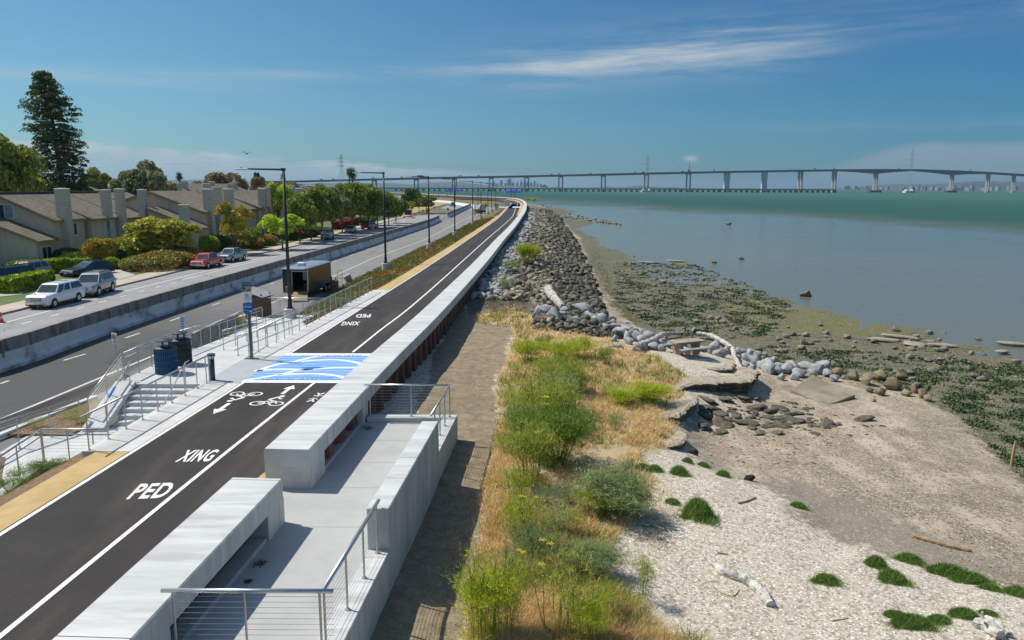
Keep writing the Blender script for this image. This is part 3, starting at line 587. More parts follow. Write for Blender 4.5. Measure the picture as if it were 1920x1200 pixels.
wc_(MB().prism([(atY(WR, y0)+.02, y0-.2), (OX(y0)-.455, y0-.2), (OX(y0)-.455, y0+.2), (atY(WR, y0)+.02, y0+.2)], -.9, 1.352), 'kerb_wall', CONC_WALL, ovl, bevel=.015)
pp = MB()
for a, b_ in ((14.5, 17.45), (17.465, 20.35)): pp.prism([(OX(a)-.47, a), (OX(a)+.003, a), (OX(b_)+.003, b_), (OX(b_)-.47, b_)], 1.2, ZW)
wc_(pp, 'parapet', CONC_WALL, ovl, bevel=.02)
# ------------------------------------------------------------------ steel guards
def guard(label, base, h=1.07, posts=None, spacing=1.0, cables=9, name='guard_rail', group='steel cable guard rails', r=.032, ext0=0, ext1=0, base_plates=True, mid=False):
    base = [Vector(p) for p in base]; g = thing(name, label, 'railing', base[0], 0, group)
    L = [0]
    for a, b_ in zip(base, base[1:]): L.append(L[-1]+(b_-a).length)
    def at(s):
        for i in range(len(base)-1):
            if s <= L[i+1]+1e-6: return base[i].lerp(base[i+1], (s-L[i])/(L[i+1]-L[i]))
        return base[-1]
    if posts is None: n = max(1, round(L[-1]/spacing)); posts = [L[-1]*i/n for i in range(n+1)]
    elif posts and isinstance(posts[0], Vector): posts = [(p-base[0]).length for p in posts]
    t0 = (base[1]-base[0]).normalized(); t1 = (base[-1]-base[-2]).normalized(); up = Vector((0, 0, h))
    top = [base[0]-t0*ext0+up]+[p+up for p in base[1:-1]]+[base[-1]+t1*ext1+up]
    wc_(MB().tube(top, r, 10), 'top_rail', STEEL, g, smooth=True)
    for s in posts:
        p = at(s); mb = MB().cyl(p.x, p.y, p.z, p.z+h-.01, .021, 8)
        if base_plates: mb.cyl(p.x, p.y, p.z, p.z+.025, .05, 10)
        wc_(mb, 'post', STEELD, g)
    for k in range(cables):
        z = .1+(h-.2)*k/(cables-1); wc_(MB().tube([p+Vector((0, 0, z)) for p in base], .0038, 4, False), 'cable', STEEL, g, fix=False)
    if mid:
        wc_(MB().tube([p+Vector((.06, 0, h-.17)) for p in base], .022, 8), 'handrail', STEEL, g, smooth=True)
    return g
def G3(x, y, z): return Vector((x, y, z))
guard('foreground steel guard rail across the near end of the overlook deck', [G3(-5.45, 11.02, 1.35), G3(-2.85, 11.02, 1.35)], ext0=.15, posts=[0.02, 1.17, 2.38], cables=10, r=.038)
guard('slanting foreground steel guard rail on the overlook kerb, reaching the parapet bench', [G3(OX(11.05)-.22, 11.05, 1.35), G3(OX(14.45)-.22, 14.45, 1.35)], ext1=.1, posts=[0.02, 1.2, 2.3, 3.3], cables=10, r=.038)
guard('steel guard rail across the far end of the overlook deck', [G3(atY(WR, 23.7)+.1, 23.7, 1.35), G3(OX(23.7)-.22, 23.7, 1.35)], ext0=.15, posts=[.02, 1.37], cables=10)
guard('short steel guard rail at the far outer corner of the overlook', [G3(OX(23.7)-.22, 23.7, 1.35), G3(OX(20.5)-.22, 20.5, 1.35)], ext1=.1, posts=[.05, 1.0, 1.9, 2.75], cables=10)
# ------------------------------------------------------------------ landing, stairs and ramp on the road side
def GX1(y): return -12.33+(y-20.8)*.052       # guard line beside the path
def GX2(y): return -11.88+(y-32.7)*.071
st = thing('walkway', 'raised pale concrete walkway with stairs and ramp beside the path crossing', 'walkway', (-13, 28, 0))
wk = MB()
for a in np.arange(20.7, 55.4, 1.45):
    b_ = min(a+1.437, 55.5); g = GX1 if a < 31 else GX2
    wk.prism([(g(a)-.16, a), (LX(a)-.10, a), (LX(b_)-.10, b_), (g(b_)-.16, b_)], -.3, ZP+.002)
wc_(wk, 'side_strip', M('concrete_strip', (.50, .49, .46), (.60, .585, .55), 1.2, .8, .1, 40, c3=(.43, .42, .39), s3=.9, f3=.5), st)
wc_(MB().prism([(GX1(28.2)-.16, 28.35), (LX(28.4)-.10, 28.35), (LX(33.2)-.10, 33.2), (GX2(33.2)-.16, 33.2)], 1.0, ZP+.006), 'grey_apron', M('concrete_grey', (.34, .355, .36), (.39, .40, .405), 1, .8), st)
LXX = -15.45
wc_(MB().prism([(LXX, 28.21), (GX1(28.2)-.17, 28.21), (GX1(33)-.17, 33.0), (LXX, 33.0)], -.2, ZP), 'landing', CONC, st)
for a, b_, c_, d_ in ((28.215, 30.6, 0, 0), ): pass
RZ = .22
wc_(MB().prism([(LXX+.2, 33.01), (-12.05, 33.01), (-11.2, 46.9), (LXX-.5, 46.9)], -.3, [ZP, ZP, RZ, RZ]), 'ramp', CONC, st)
wc_(MB().prism([(LXX-1.8, 46.91), (-11.0, 46.91), (-10.6, 49.9), (LXX-1.8, 49.9)], -.3, RZ-.002), 'ramp_landing', CONC, st)
tr = MB(); 
for k in range(7): tr.prism([(-14.62, 28.2-(k+1)*.31), (-12.4+.02*k*0, 28.2-(k+1)*.31), (-12.4, 28.2-k*.31), (-14.62, 28.2-k*.31)], -.2, ZP-.157*(k+1))
wc_(tr, 'steps', M('step_concrete', (.44, .455, .45), (.56, .57, .56), 1.5, .8, .1, 40), st, bevel=.012)
chk = MB().add([(-15.45, 28.22, ZP), (-14.63, 28.22, ZP), (-14.63, 25.7, -.05), (-15.45, 25.7, -.05), (-15.45, 28.22, ZP+.12), (-14.63, 28.22, ZP+.12), (-14.63, 25.7, .24), (-15.45, 25.7, .24)], [(0, 3, 2, 1), (4, 5, 6, 7), (0, 1, 5, 4), (1, 2, 6, 5), (2, 3, 7, 6), (3, 0, 4, 7)])
wc_(chk, 'cheek_wall', CONC, st, bevel=.03)
wc_(MB().prism([(-15.5, 22.75), (GX1(22.7)-.17, 22.75), (GX1(26)-.17, 26.03), (-15.5, 26.03)], -.6, .1), 'lower_landing', CONC, st)
wc_(MB().prism([(-14.9, 22.45), (GX1(22.4)-.17, 22.45), (GX1(22.7)-.17, 22.745), (-14.9, 22.745)], -.8, .16), 'edge_wall', CONC_WALL, st)
lr = MB().prism([(-17.1, 17.0), (-15.0, 17.0), (-15.0, 22.44), (-15.2, 22.74), (-15.51, 22.75), (-15.51, 25.2), (-17.1, 25.2)], -.6, [-.42, -.42, .08, .09, .095, .098, .098])
wc_(lr, 'lower_ramp', CONC, st)
wc_(MB().prism([(-15.02, 15.0), (-14.7, 15.0), (-14.7, 22.44), (-15.02, 22.44)], -.9, [-.5, -.5, .16, .16]), 'ramp_kerb', CONC_WALL, st)
plm = MB().prism([(-18.1, 25.3), (-15.6, 25.3), (-15.6, 29.2), (-17.4, 29.2)], -.1, .14); wc_(plm, 'planting_bed', MULCH, st)
wc_(MB().prism([(-18.35, 23.2), (-18.12, 23.2), (-17.2, 30.0), (-17.45, 30.0)], -.1, .22), 'bed_kerb', CONC, st)
struct(MB().add([(-21.4, 15, .013), (-18.4, 15, .013), (-18.4, 24, .013), (-17.5, 33.8, .013), (-18.6, 34.6, .013), (-19.6, 27, .013)], [tuple(range(6))]).build('asphalt_patch', A_PATH, fix=False))
struct(MB().add([(-18.6, 10, .016), (-10.9, 10, -.9), (-14.8, 22.4, -.05), (-18.3, 25, .016)], [(0, 1, 2, 3)]).build('lower_bank', MULCH, fix=False))
guard('straight steel guard rail between the steps and the path, ending at the bollard', [G3(GX1(20.8), 20.8, ZP), G3(GX1(28.6), 28.6, ZP)], posts=[i*.968 for i in range(8)]+[7.55, 7.8], ext0=.25)
guard('longest steel guard rail, beside the path beyond the trail sign', [G3(GX2(32.9), 32.9, ZP), G3(GX2(54.5), 54.5, ZP)], spacing=1.09)
guard('steel guard rail behind the two litter bins, on the road edge of the landing', [G3(LXX+.05, 28.9, ZP), G3(LXX+.12, 33.2, ZP)], spacing=1.1, mid=True)
guard('steel guard rail sloping down beside the stairs with the blue wrapped handrail', [G3(LXX+.05, 28.75, ZP), G3(LXX+.05, 26.2, .15)], spacing=1.3)
guard('steel guard rail along the road edge of the descending ramp', [G3(LXX+.25, 33.4, ZP), G3(LXX-.35, 46.6, RZ)], spacing=1.3, mid=True)
guard('steel rail down the middle of the ramp between its two lanes', [G3(-13.9, 35.2, ZP-.16), G3(-13.95, 46.3, RZ+.03)], h=.92, spacing=1.5, cables=2, mid=True)
guard('steel rail along the path side of the ramp with a loop at its start', [G3(-12.5, 33.3, ZP), G3(-11.75, 46.5, RZ)], h=.9, spacing=1.6, cables=2)
guard('level steel double rail closing the far end of the ramp landing', [G3(LXX-1.6, 49.3, RZ), G3(-10.9, 49.3, RZ)], h=1.25, spacing=1.7, cables=8, mid=True)
guard('low steel guard rail at the near end of the lower landing, above the mulch bank', [G3(-14.85, 22.6, .16), G3(-12.45, 22.6, .16)], spacing=.85, mid=True)
guard('steel guard rail descending with the lower ramp, nearest the mulch bank', [G3(-14.86, 22.55, .14), G3(-14.86, 15.5, -.46)], spacing=1.15, mid=True)
guard('steel guard rail between the planting bed and the lower ramp', [G3(-15.75, 26.2, .12), G3(-17.0, 23.0, .05), G3(-17.0, 16, -.4)], spacing=1.15, mid=True)
def handrail(label, pts, h=.9, wrap=None):
    pts = [Vector(p) for p in pts]; g = thing('handrail', label, 'handrail', pts[0], 0, 'stair handrails'); up = Vector((0, 0, h)); t = (pts[-1]-pts[0]).normalized()
    q = [pts[0]-Vector((0, -.3, 0))+up]+[p+up for p in pts]+[pts[-1]+Vector((0, -.3, h))]
    wc_(MB().tube(q, .022, 8), 'rail', STEEL, g, smooth=True)
    for f in (.06, .94):
        p = pts[0].lerp(pts[-1], f); wc_(MB().cyl(p.x, p.y, p.z-.1, p.z+h, .02, 8), 'post', STEELD, g)
    if wrap: wc_(MB().tube([pts[0].lerp(pts[-1], wrap[0])+up, pts[0].lerp(pts[-1], wrap[1])+up], .045, 8), 'blue_wrap', M('blue_tape', (.01, .22, .75), None, 1, .5), g)
handrail('stair handrail with a bright blue wrap near its foot', [(-14.75, 28.1, ZP), (-14.75, 26.1, .12)], wrap=(.62, .85)); handrail('plain stair handrail beside the path guard rail', [(-12.6, 28.1, ZP), (-12.6, 26.1, .12)])
# ------------------------------------------------------------------ paint on the path
def flat(mb, name, mat, z): 
    mb.v = [(x, y, z) for x, y, _ in mb.v]; return struct(mb.build(name, mat, fix=False))
def ground_text(txt, bl, br, hgt, name, mat, z=ZP+.012):
    a = P(*bl, ZP); b_ = P(*br, ZP); wv = (b_-a); o = text_mesh(txt, name, mat, 1, None, (0, 0, 0), (0, 0, 0), 0, align='LEFT', track=1.1, bold=.030 if hgt > .5 else 0.0)
    vs = [v.co for v in o.data.vertices]; x0 = min(v.x for v in vs); x1 = max(v.x for v in vs); y1 = max(v.y for v in vs); y0 = min(v.y for v in vs)
    nrm = Vector((-wv.y, wv.x, 0)).normalized()*hgt
    if isinstance(mat, bpy.types.Material): pass
    for v in o.data.vertices:
        f = (v.co.x-x0)/(x1-x0); g = (v.co.y-y0)/(y1-y0); q = a+wv*f+nrm*g; v.co = (q.x, q.y, z)
    return struct(o)
ground_text('PED', (236, 937), (308, 934), .98, 'path_marking', WHITEP); ground_text('XING', (327, 867), (392, 866), .98, 'path_marking', WHITEP)
ground_text('XING', (676, 603), (643, 603.5), 1.2, 'path_marking', WHITEP); ground_text('PED', (696, 589), (669, 589.5), 1.2, 'path_marking', WHITEP)
BLUE = newmat('crossing_blue'); m, t, b = BLUE; p = t.pos()
wv = t.n('ShaderNodeTexWave', wave_type='BANDS', bands_direction='Y'); wv.inputs['Scale'].default_value = .75; wv.inputs['Distortion'].default_value = 2.2; wv.inputs['Detail'].default_value = 1; wv.inputs['Detail Scale'].default_value = .35; t.lk(t.vmul(p, (.55, 1.0, 1)), wv.inputs['Vector'])
t.lk(t.mix(t.m('MULTIPLY', wv.outputs['Fac'], t.noise(t.vmul(p, (.5, 3, 1)), 2, 3)), (.10, .27, .58), (.44, .62, .82)), b.inputs['Base Color']); b.inputs['Roughness'].default_value = .6
def lanequad(y0, y1, z, mat, name, inset=0):
    mb = MB(); yy = np.linspace(y0, y1, 6); mb.strip([(LX(y)-.12+inset, y, z) for y in yy], [(atY(WL, y)+.02, y, z) for y in yy]); return struct(mb.build(name, mat, fix=False))
CWH = M('crossing_white', (.80, .81, .82), (.70, .72, .74), 3, .6)
lanequad(28.45, 33.75, ZP+.010, CWH, 'crossing_border'); lanequad(28.85, 33.25, ZP+.014, BLUE[0], 'crossing_blue')
arcs = [[(390, 405), (500, 352), (650, 312), (860, 277), (1010, 238), (1180, 203), (1420, 180)], [(960, 272), (1200, 254), (1450, 252), (1650, 277), (1760, 303)], [(330, 400), (700, 376), (1000, 382), (1200, 370), (1400, 357), (1690, 356)], [(170, 535), (400, 492), (700, 442), (900, 395), (1120, 372)], [(650, 458), (900, 440), (1200, 440), (1450, 467), (1540, 492)]]
ar = MB()
for A in arcs:
    q = crom([P(430+x/7.11, 640+y/7.11, ZP) for x, y in A], .25); ar.strip(zed(offs(q, -.11), ZP+.018), zed(offs(q, .11), ZP+.018))
struct(ar.build('crossing_waves', CWH, fix=False))
lens = crom([P(430+x/7.11, 640+y/7.11, ZP) for x, y in ((960, 360), (1060, 345), (1160, 342), (1270, 352))], .2); lens2 = crom([P(430+x/7.11, 640+y/7.11, ZP) for x, y in ((960, 362), (1060, 374), (1160, 370), (1270, 356))], .2); k = min(len(lens), len(lens2))
struct(MB().strip(zed(lens[:k], ZP+.021), zed(lens2[:k], ZP+.021)).build('crossing_deep_blue', M('deep_blue', (.01, .12, .42), (.03, .2, .55), 2, .6), fix=False))
GREYT = M('letter_grey', (.16, .17, .18), None, 1, .7)
ground_text('MARLIN  AVENUE', (491, 714.2), (622, 710.8), .26, 'crossing_lettering', GREYT, ZP+.018); ground_text('MARLIN  AVENUE', (677, 665), (566, 667.3), .26, 'crossing_lettering', GREYT, ZP+.018)
def symbol(cx, cy, ang, strokes, rings, polys, sc_=1.0):
    mb = MB(); ca, sa = math.cos(ang), math.sin(ang)
    def tr_(x, y): return Vector((cx+(x*ca-y*sa)*sc_, cy+(x*sa+y*ca)*sc_, 0))
    for pts, wd in strokes:
        q = [tr_(*p) for p in pts]; line(mb, q, wd*sc_, ZP+.012)
    for (x, y, r, wd) in rings:
        q = [tr_(x+r*math.cos(a), y+r*1.0*math.sin(a)) for a in np.linspace(0, math.tau, 22)]; line(mb, q, wd*sc_, ZP+.0122)
    for pg in polys: 
        q = [tr_(*p) for p in pg]; mb.add([(v.x, v.y, ZP+.0125) for v in q], [tuple(range(len(q)))])
    return struct(mb.build('path_symbol', WHITEP, fix=False))
bike_st = [([(-.36, 0), (-.08, .34), (.22, .34), (.36, 0)], .07), ([(-.08, .34), (.05, .0), (-.36, 0)], .06), ([(.05, 0), (.22, .34)], .06), ([(-.12, .5), (.1, .85), (.34, .62)], .13), ([(-.1, .5), (.14, .36), (.06, .05)], .10)]
bike = (bike_st, [(-.36, 0, .25, .07), (.36, 0, .25, .07)], [[(.10, .98), (.2, 1.12), (.34, 1.06), (.32, .92), (.18, .88)]])
arrow = ([([(.12, 1.3), (.12, 2.1)], .16)], [], [[(-.12, 2.05), (.36, 2.05), (.12, 2.65)]])
def bikesym(uv, ang, s=.95):
    q = P(*uv, ZP); symbol(q.x, q.y, ang, bike[0]+arrow[0], bike[1], bike[2]+arrow[2], s)
bikesym((500, 757), R(-3)); bikesym((462, 739), R(177), .95)
ped = ([([(-.18, 0), (0, .4), (.05, .75)], .12), ([(.2, .05), (.02, .4)], .12), ([(-.25, .55), (.02, .78), (.28, .55)], .09)], [], [[(-.06, .88), (.12, .88), (.12, 1.06), (-.06, 1.06)]])
q = P(581, 754, ZP); symbol(q.x, q.y, R(-3), *ped, .62); q = P(603, 737, ZP); symbol(q.x, q.y, R(177), *ped, .62)
# ------------------------------------------------------------------ median barrier
BARW = M('barrier_white', (.60, .60, .58), (.70, .70, .68), .8, .85, .2, 15, c3=(.20, .17, .14), s3=1.1, f3=.75, stretch=(1, .6, 1))
BARD = M('barrier_stained', (.20, .18, .16), (.30, .28, .26), 2.2, .95, .4, 10, c3=(.10, .08, .065), s3=1.6, f3=.8, stretch=(1, 1, .4))
RIBM = M('barrier_rib', (.17, .14, .12), (.24, .21, .18), 3, .9)
def barrier(label, pl, h=1.5):
    g = thing('median_barrier', label, 'concrete barrier', pl[0], 0)
    wc_(MB().loft([[(a.x-.5, a.y, 0), (a.x+.0, a.y, 0), (a.x, a.y, .18), (a.x-.16, a.y, .42), (a.x-.2, a.y, .86), (a.x-.5, a.y, .86)] for a in pl]), 'base', BARW, g)
    wc_(MB().loft([[(a.x-.52, a.y, .5), (a.x-.26, a.y, .861), (a.x-.26, a.y, h), (a.x-.52, a.y, h)] for a in pl]), 'upper_wall', BARD, g)
    nr = 0
    dense = crom(pl, .5); acc = 0; nxt = 1.5
    for i in range(1, len(dense)):
        acc += (dense[i]-dense[i-1]).length
        if acc > nxt:
            nxt += 2.44; a = dense[i]; nr += 1; (wc_(MB().box(a.x-.30, a.x-.22, a.y-.05, a.y+.05, .62, h-.02), 'rib', RIBM, g))
            if a.y > 170: nxt += 1.2
barrier('long stained concrete barrier between the two carriageways, nearer section', crom(BR, 3)); barrier('short far section of stained concrete barrier beyond the gap and gate', crom(BR2, 5))
wbar = [P(x, y, .0) for x, y in ((806, 378), (840, 381), (880, 388), (890, 389.5))]
g = tag(MB().loft([[(a.x-.3, a.y, 0), (a.x+.3, a.y, 0), (a.x+.12, a.y, 1.3), (a.x-.12, a.y, 1.3)] for a in wbar]).build('white_barrier', M('white_concrete', (.75, .75, .73), (.66, .66, .65), 2, .8)), 'long clean white concrete barrier curving along the far bend of the road', 'concrete barrier')
jb0 = Vector((-17.6, 40.4, 0)); g = thing('jersey_barrier', 'weathered loose concrete barrier segment lying beside the ramp guard rail', 'concrete barrier', jb0)
secs = []
for y in (0, .04, 7.3, 7.34):
    k = .97 if y in (0, 7.34) else 1; secs.append([(-.3*k, y, 0), (.3*k, y, 0), (.3*k, y, .08), (.13*k, y, .32), (.09*k, y, .82*k), (-.09*k, y, .82*k), (-.13*k, y, .32), (-.3*k, y, .08)])
MB().loft(secs).build('segment', BARD, g); MB().box(-.08, .08, .05, 7.3, .82, .835).build('painted_lit_top', CONC_OLD, g)  # paler strip puts the sunlight on the barrier top into its colour
# ------------------------------------------------------------------ street lamps
def make_lamp(label, loc, hp=.78, hl=9.9):
    g = thing('street_lamp', label, 'street lamp', loc, 0, 'black street lamps along the verge')
    MB().cyl(0, 0, -.5, hp, .40, 24).build('pedestal', M('pedestal_concrete', (.47, .47, .45), (.56, .56, .54), 2, .8, .1, 20), g, smooth=False, bevel=.03)
    MB().cyl(0, 0, hp, hp+.06, .24, 12).tube([(0, 0, hp+.05), (0, 0, hp+.6)], [.15, .13], 12).build('base_plate', BLACKM, g)
    MB().tube([(0, 0, hp+.05), (0, 0, hl)], [.115, .085], 12).build('pole', BLACKM, g, smooth=True)
    MB().tube([(.12, 0, hl-.08), (-2.3, 0, hl-.04)], [.065, .05], 8).box(-.12, .12, -.1, .1, hl-.16, hl+.02).build('arm', BLACKM, g)
    hd = MB().xprism([(-.16, 0), (.16, 0), (.14, .08), (-.14, .08)], -3.1, -2.25).xf(Matrix.Translation((0, 0, hl-.09))).build('lamp_head', M('lamp_grey', (.55, .56, .57), None, 1, .5, metal=.3), g, bevel=.015)
    l = MB().box(-3.0, -2.5, -.11, .11, hl-.105, hl-.088).build('lens', M('lamp_lens', (.7, .7, .68), None, 1, .3), hd)
    MB().cyl(-2.7, 0, hl-.01, hl+.07, .035, 8).build('photocell', BLACKM, hd)
    return g
lampb = [(545, 600, .05), (723.6, 507.5, .35), (805, 466.5, .35), (853, 442.5, .35), (886.5, 422, .3), (902, 411.5, .3), (915, 401.5, .3), (922, 396, .3), (929.5, 392.5, .3)]
order = ['tallest looking black street lamp, beside the cargo trailer', 'second black street lamp from the trailer, rising from the verge', 'third black street lamp from the trailer, with cones near its base', 'fourth black street lamp from the trailer along the verge', 'fifth black street lamp from the trailer, before the barrier gate',
         'sixth black street lamp, nearest the person in the yellow vest', 'seventh black street lamp from the trailer, beyond the person', 'eighth black street lamp, where the verge narrows', 'ninth black street lamp, last before the bend of the path']
L0 = None
for (u, v, z), lb in zip(lampb, order):
    q = P(u, v, z); q.z = z
    if L0 is None: L0 = make_lamp(lb, q)
    else: dup(L0, q, 0, lb)
for (u, v, hh), lb in zip(((896, 383, 1), (854, 379, 1), (822, 376, 1)), ('black street lamp standing on the far green bank left of the path bend', 'far black street lamp beside the left pair of blue shade sails', 'farthest black street lamp by the white road barrier')):
    q = P(u, v, .3); dup(L0, q, 0, lb)
# ------------------------------------------------------------------ bins, bollard, signs
def make_bin(label, loc, c, cd):
    g = thing('litter_bin', label, 'litter bin', loc); r = .42; h = 1.05
    MB().cyl(0, 0, .04, h-.05, r-.05, 20).build('liner', M('bin_liner'+str(c), cd, None, 1, .8), g)
    fr = MB()
    for z in (.03, .27, .52, .77, 1.0): fr.tube([(r*math.cos(a), r*math.sin(a), z) for a in np.linspace(0, math.tau, 25)], .018, 6, False)
    for k in range(36):
        a = math.tau*k/36; fr.bar((r*math.cos(a), r*math.sin(a), .02), (r*math.cos(a), r*math.sin(a), h), .035, .012)
    fr.build('slats', M('bin_paint'+str(c), c, None, 1, .45), g)
    MB().tube([(0, 0, h-.02), (0, 0, h+.03), (0, 0, h+.09)], [r+.03, r+.03, r-.12], 24).build('rim', M('bin_black', (.02, .025, .03), None, 1, .5), g)
    ld = MB().tube([(0, 0, h+.30), (0, 0, h+.34), (0, 0, h+.40)], [r-.1, r-.08, r-.28], 24)
    for a in (.5, 2.6, 4.7): ld.cyl(.16*math.cos(a), .16*math.sin(a), h+.05, h+.31, .03, 8)
    ld.build('rain_lid', M('bin_black'), g); return g
q = P(313, 699, ZP); make_bin('blue slatted litter bin with a round raised lid, on the landing', q, (.012, .09, .20), (.006, .04, .09))
q = P(334, 685, ZP); make_bin('dark grey slatted litter bin standing behind the blue one', q+Vector((.05, .25, 0)), (.055, .06, .07), (.02, .02, .025))
q = P(399, 713, ZP); g = thing('bollard_light', 'dark blue grey bollard light at the corner of the grey apron', 'bollard', q)
MB().cyl(0, 0, 0, .86, .105, 20).build('post', M('bollard_blue', (.03, .05, .085), None, 1, .4), g, smooth=True); MB().tube([(0, 0, 1.0), (0, 0, 1.08)], .155, 20).build('cap', M('bollard_blue'), g)
mb = MB(); 
for k in range(6): a = math.tau*k/6; mb.bar((.08*math.cos(a), .08*math.sin(a), .84), (.14*math.cos(a), .14*math.sin(a), 1.02), .018, .018)
mb.build('cage', M('bollard_blue'), g); MB().cyl(0, 0, .85, 1.0, .06, 12).build('lens', M('frosted', (.8, .8, .75), None, 1, .4), g)
def signboard(g, name, w_, h_, z, mat, th=.012, y=-.07):
    return MB().box(-w_/2, w_/2, y-th, y, z, z+h_).build(name, mat, g, bevel=.004)
TEXT_W = M('sign_white', (.8, .8, .78), None, 1, .5)
q = P(472, 673, ZP); g = thing('trail_sign', 'tall post with three stacked trail signs, teal, white and blue, beside the path crossing', 'sign', q, R(-8))
MB().box(-.055, .055, -.055, .055, 0, 3.02).build('post', M('sign_post_grey', (.13, .135, .15), None, 1, .45, metal=.5), g, bevel=.01); MB().box(-.3, .3, -.12, .12, 0, .03).build('base_plate', M('sign_post_grey'), g)
s1_ = signboard(g, 'sign_panel', .44, .44, 3.05, M('sign_teal', (.01, .14, .17), (.01, .11, .13), 3, .45)); s1_['label'] = 'teal trail sign with a tan path'
text_mesh('Bay Trail', 'lettering', M('sign_cyan', (.15, .55, .65), None, 1, .5), .10, s1_, (0, -.084, 3.36), (R(90), 0, 0))
MB().add([(-.2, 0, 3.26), (.21, 0, 3.30), (.21, 0, 3.06), (.12, 0, 3.06), (.17, 0, 3.2), (.02, 0, 3.14), (-.06, 0, 3.06), (-.13, 0, 3.06), (-.02, 0, 3.19), (-.02, 0, 3.23)], [tuple(range(10))]).xf(Matrix.Translation((0, -.0845, 0))).build('emblem', M('sign_tan', (.55, .33, .14), None, 1, .5), s1_, fix=False)
s2_ = signboard(g, 'sign_panel', .40, .44, 2.58, TEXT_W); DK = M('sign_dark', (.03, .035, .045), None, 1, .5)
MB().tube([(.07*math.cos(a), -.084, 2.89+.07*math.sin(a)) for a in np.linspace(0, math.tau, 20)], .008, 4, False).tube([(-.03, -.084, 2.87), (.01, -.084, 2.92), (.03, -.084, 2.86)], .014, 4).build('emblem', DK, s2_)
for zz, wd in ((2.77, .3), (2.72, .34), (2.67, .24)): MB().box(-wd/2, wd/2, -.085, -.0835, zz, zz+.02).build('text_line', M('sign_text_grey', (.25, .27, .3), None, 1, .6), s2_)
s3_ = signboard(g, 'sign_panel', .44, .44, 2.10, M('sign_blue', (.005, .10, .36), None, 1, .45)); s3_['label'] = 'blue shore sign with a light wave'
text_mesh('PUBLIC', 'lettering', M('sign_cyan'), .075, s3_, (0, -.084, 2.46), (R(90), 0, 0)); text_mesh('SHORE', 'lettering', TEXT_W, .11, s3_, (0, -.084, 2.34), (R(90), 0, 0))
MB().strip([(x, -.0845, 2.26-.05*math.sin((x+.2)*6)) for x in np.linspace(-.17, .2, 12)], [(x, -.0845, 2.235-.05*math.sin((x+.2)*6)-max(0, x)*.45) for x in np.linspace(-.17, .2, 12)]).build('wave', M('sign_sky', (.25, .55, .85), None, 1, .5), s3_, fix=False)
q = Vector((-17.35, 32.0, 0)); g = thing('prohibition_sign', 'small white sign with a red ring, on a thin pole behind the steps', 'sign', q, R(-25)); MB().cyl(0, 0, 0, 2.45, .03, 8).build('post', M('galvanised', (.45, .46, .46), None, 1, .45, metal=.6), g)
sp = signboard(g, 'sign_panel', .34, .50, 1.98, TEXT_W, y=-.035)
MB().tube([(.115*math.cos(a), -.052, 2.31+.115*math.sin(a)) for a in np.linspace(0, math.tau, 26)], .013, 4, False).tube([(-.08, -.052, 2.39), (.08, -.052, 2.23)], .012, 4).build('red_ring', M('sign_red', (.45, .02, .03), None, 1, .5), sp)
MB().xprism([(-.06, 2.29), (0, 2.33), (.05, 2.32), (.05, 2.27), (-.03, 2.26)], 0, .003).xf(Matrix.Translation((0, -.0475, 0)) @ Matrix.Rotation(R(90), 4, 'Z')).build('emblem', DK, sp)
text_mesh('NO MOTOR', 'lettering', M('sign_text_grey'), .05, sp, (0, -.049, 2.10), (R(90), 0, 0)); text_mesh('VEHICLES', 'lettering', M('sign_text_grey'), .05, sp, (0, -.049, 2.04), (R(90), 0, 0))
q = Vector((-15.9, 35.6, 0)); g = thing('street_name_post', 'dark post topped with a narrow pale blue sign, behind the litter bins', 'sign', q, R(-20)); MB().box(-.05, .05, -.05, .05, 0, 1.95).build('post', M('sign_post_grey'), g)
sp = MB().box(-.13, .13, -.09, -.05, 1.85, 2.62).build('sign_panel', M('sign_pale', (.45, .6, .72), (.55, .68, .78), 4, .5), g); 
for k in range(5): MB().box(-.08, .08, -.093, -.0905, 1.95+k*.13, 2.0+k*.13).build('text_line', M('sign_mid_blue', (.1, .25, .5), None, 1, .5), sp)
sp = MB().box(.09, .40, -.04, -.02, 1.2, 1.62).build('sign_panel', TEXT_W, g); MB().box(.14, .35, -.043, -.0405, 1.35, 1.42).build('text_line', DK, sp)
# ------------------------------------------------------------------ kiosk, yellow tub, hand truck, barrel
q = P(484, 597, 0); g = thing('tool_shed', 'small brown board shed with a slanting metal roof, between ramp and road', 'shed', q, R(-20))
BRN = M('brown_boards', (.10, .06, .04), (.16, .10, .07), 3, .9, .5, 20, stretch=(1, 1, 9)); MB().box(-.55, .75, -.5, .5, .25, 1.55).build('body', BRN, g)
MB().add([(-.75, -.65, 1.95), (.95, -.65, 1.52), (.95, .65, 1.6), (-.75, .65, 2.03), (-.75, -.65, 1.99), (.95, -.65, 1.56), (.95, .65, 1.64), (-.75, .65, 2.07)], [(0, 3, 2, 1), (4, 5, 6, 7), (0, 1, 5, 4), (1, 2, 6, 5), (2, 3, 7, 6), (3, 0, 4, 7)]).build('roof', M('weathered_roof', (.22, .21, .22), (.32, .30, .31), 4, .7), g)
for sx_ in (-.6, .7):
    for sy_ in (-.45, .45): MB().box(sx_-.04, sx_+.04, sy_-.04, sy_+.04, 0, 1.75).build('leg', BRN, g)
MB().box(-.62, -.05, -.54, -.50, 1.0, 1.6).build('notice_board', M('notice', (.6, .65, .68), (.45, .52, .58), 6, .5), g)
q = P(449, 611, 0); g = thing('yellow_tub', 'pale yellow plastic tub with a lid beside the small brown shed', 'tub', q); YL = M('yellow_plastic', (.62, .50, .12), (.55, .43, .09), 2, .5)
MB().tube([(0, 0, 0), (0, 0, .62)], [.34, .40], 16).build('tub', YL, g); MB().tube([(0, 0, .62), (0, 0, .68)], [.44, .42], 16).build('lid', M('yellow_lid', (.68, .60, .30), None, 2, .5), g)
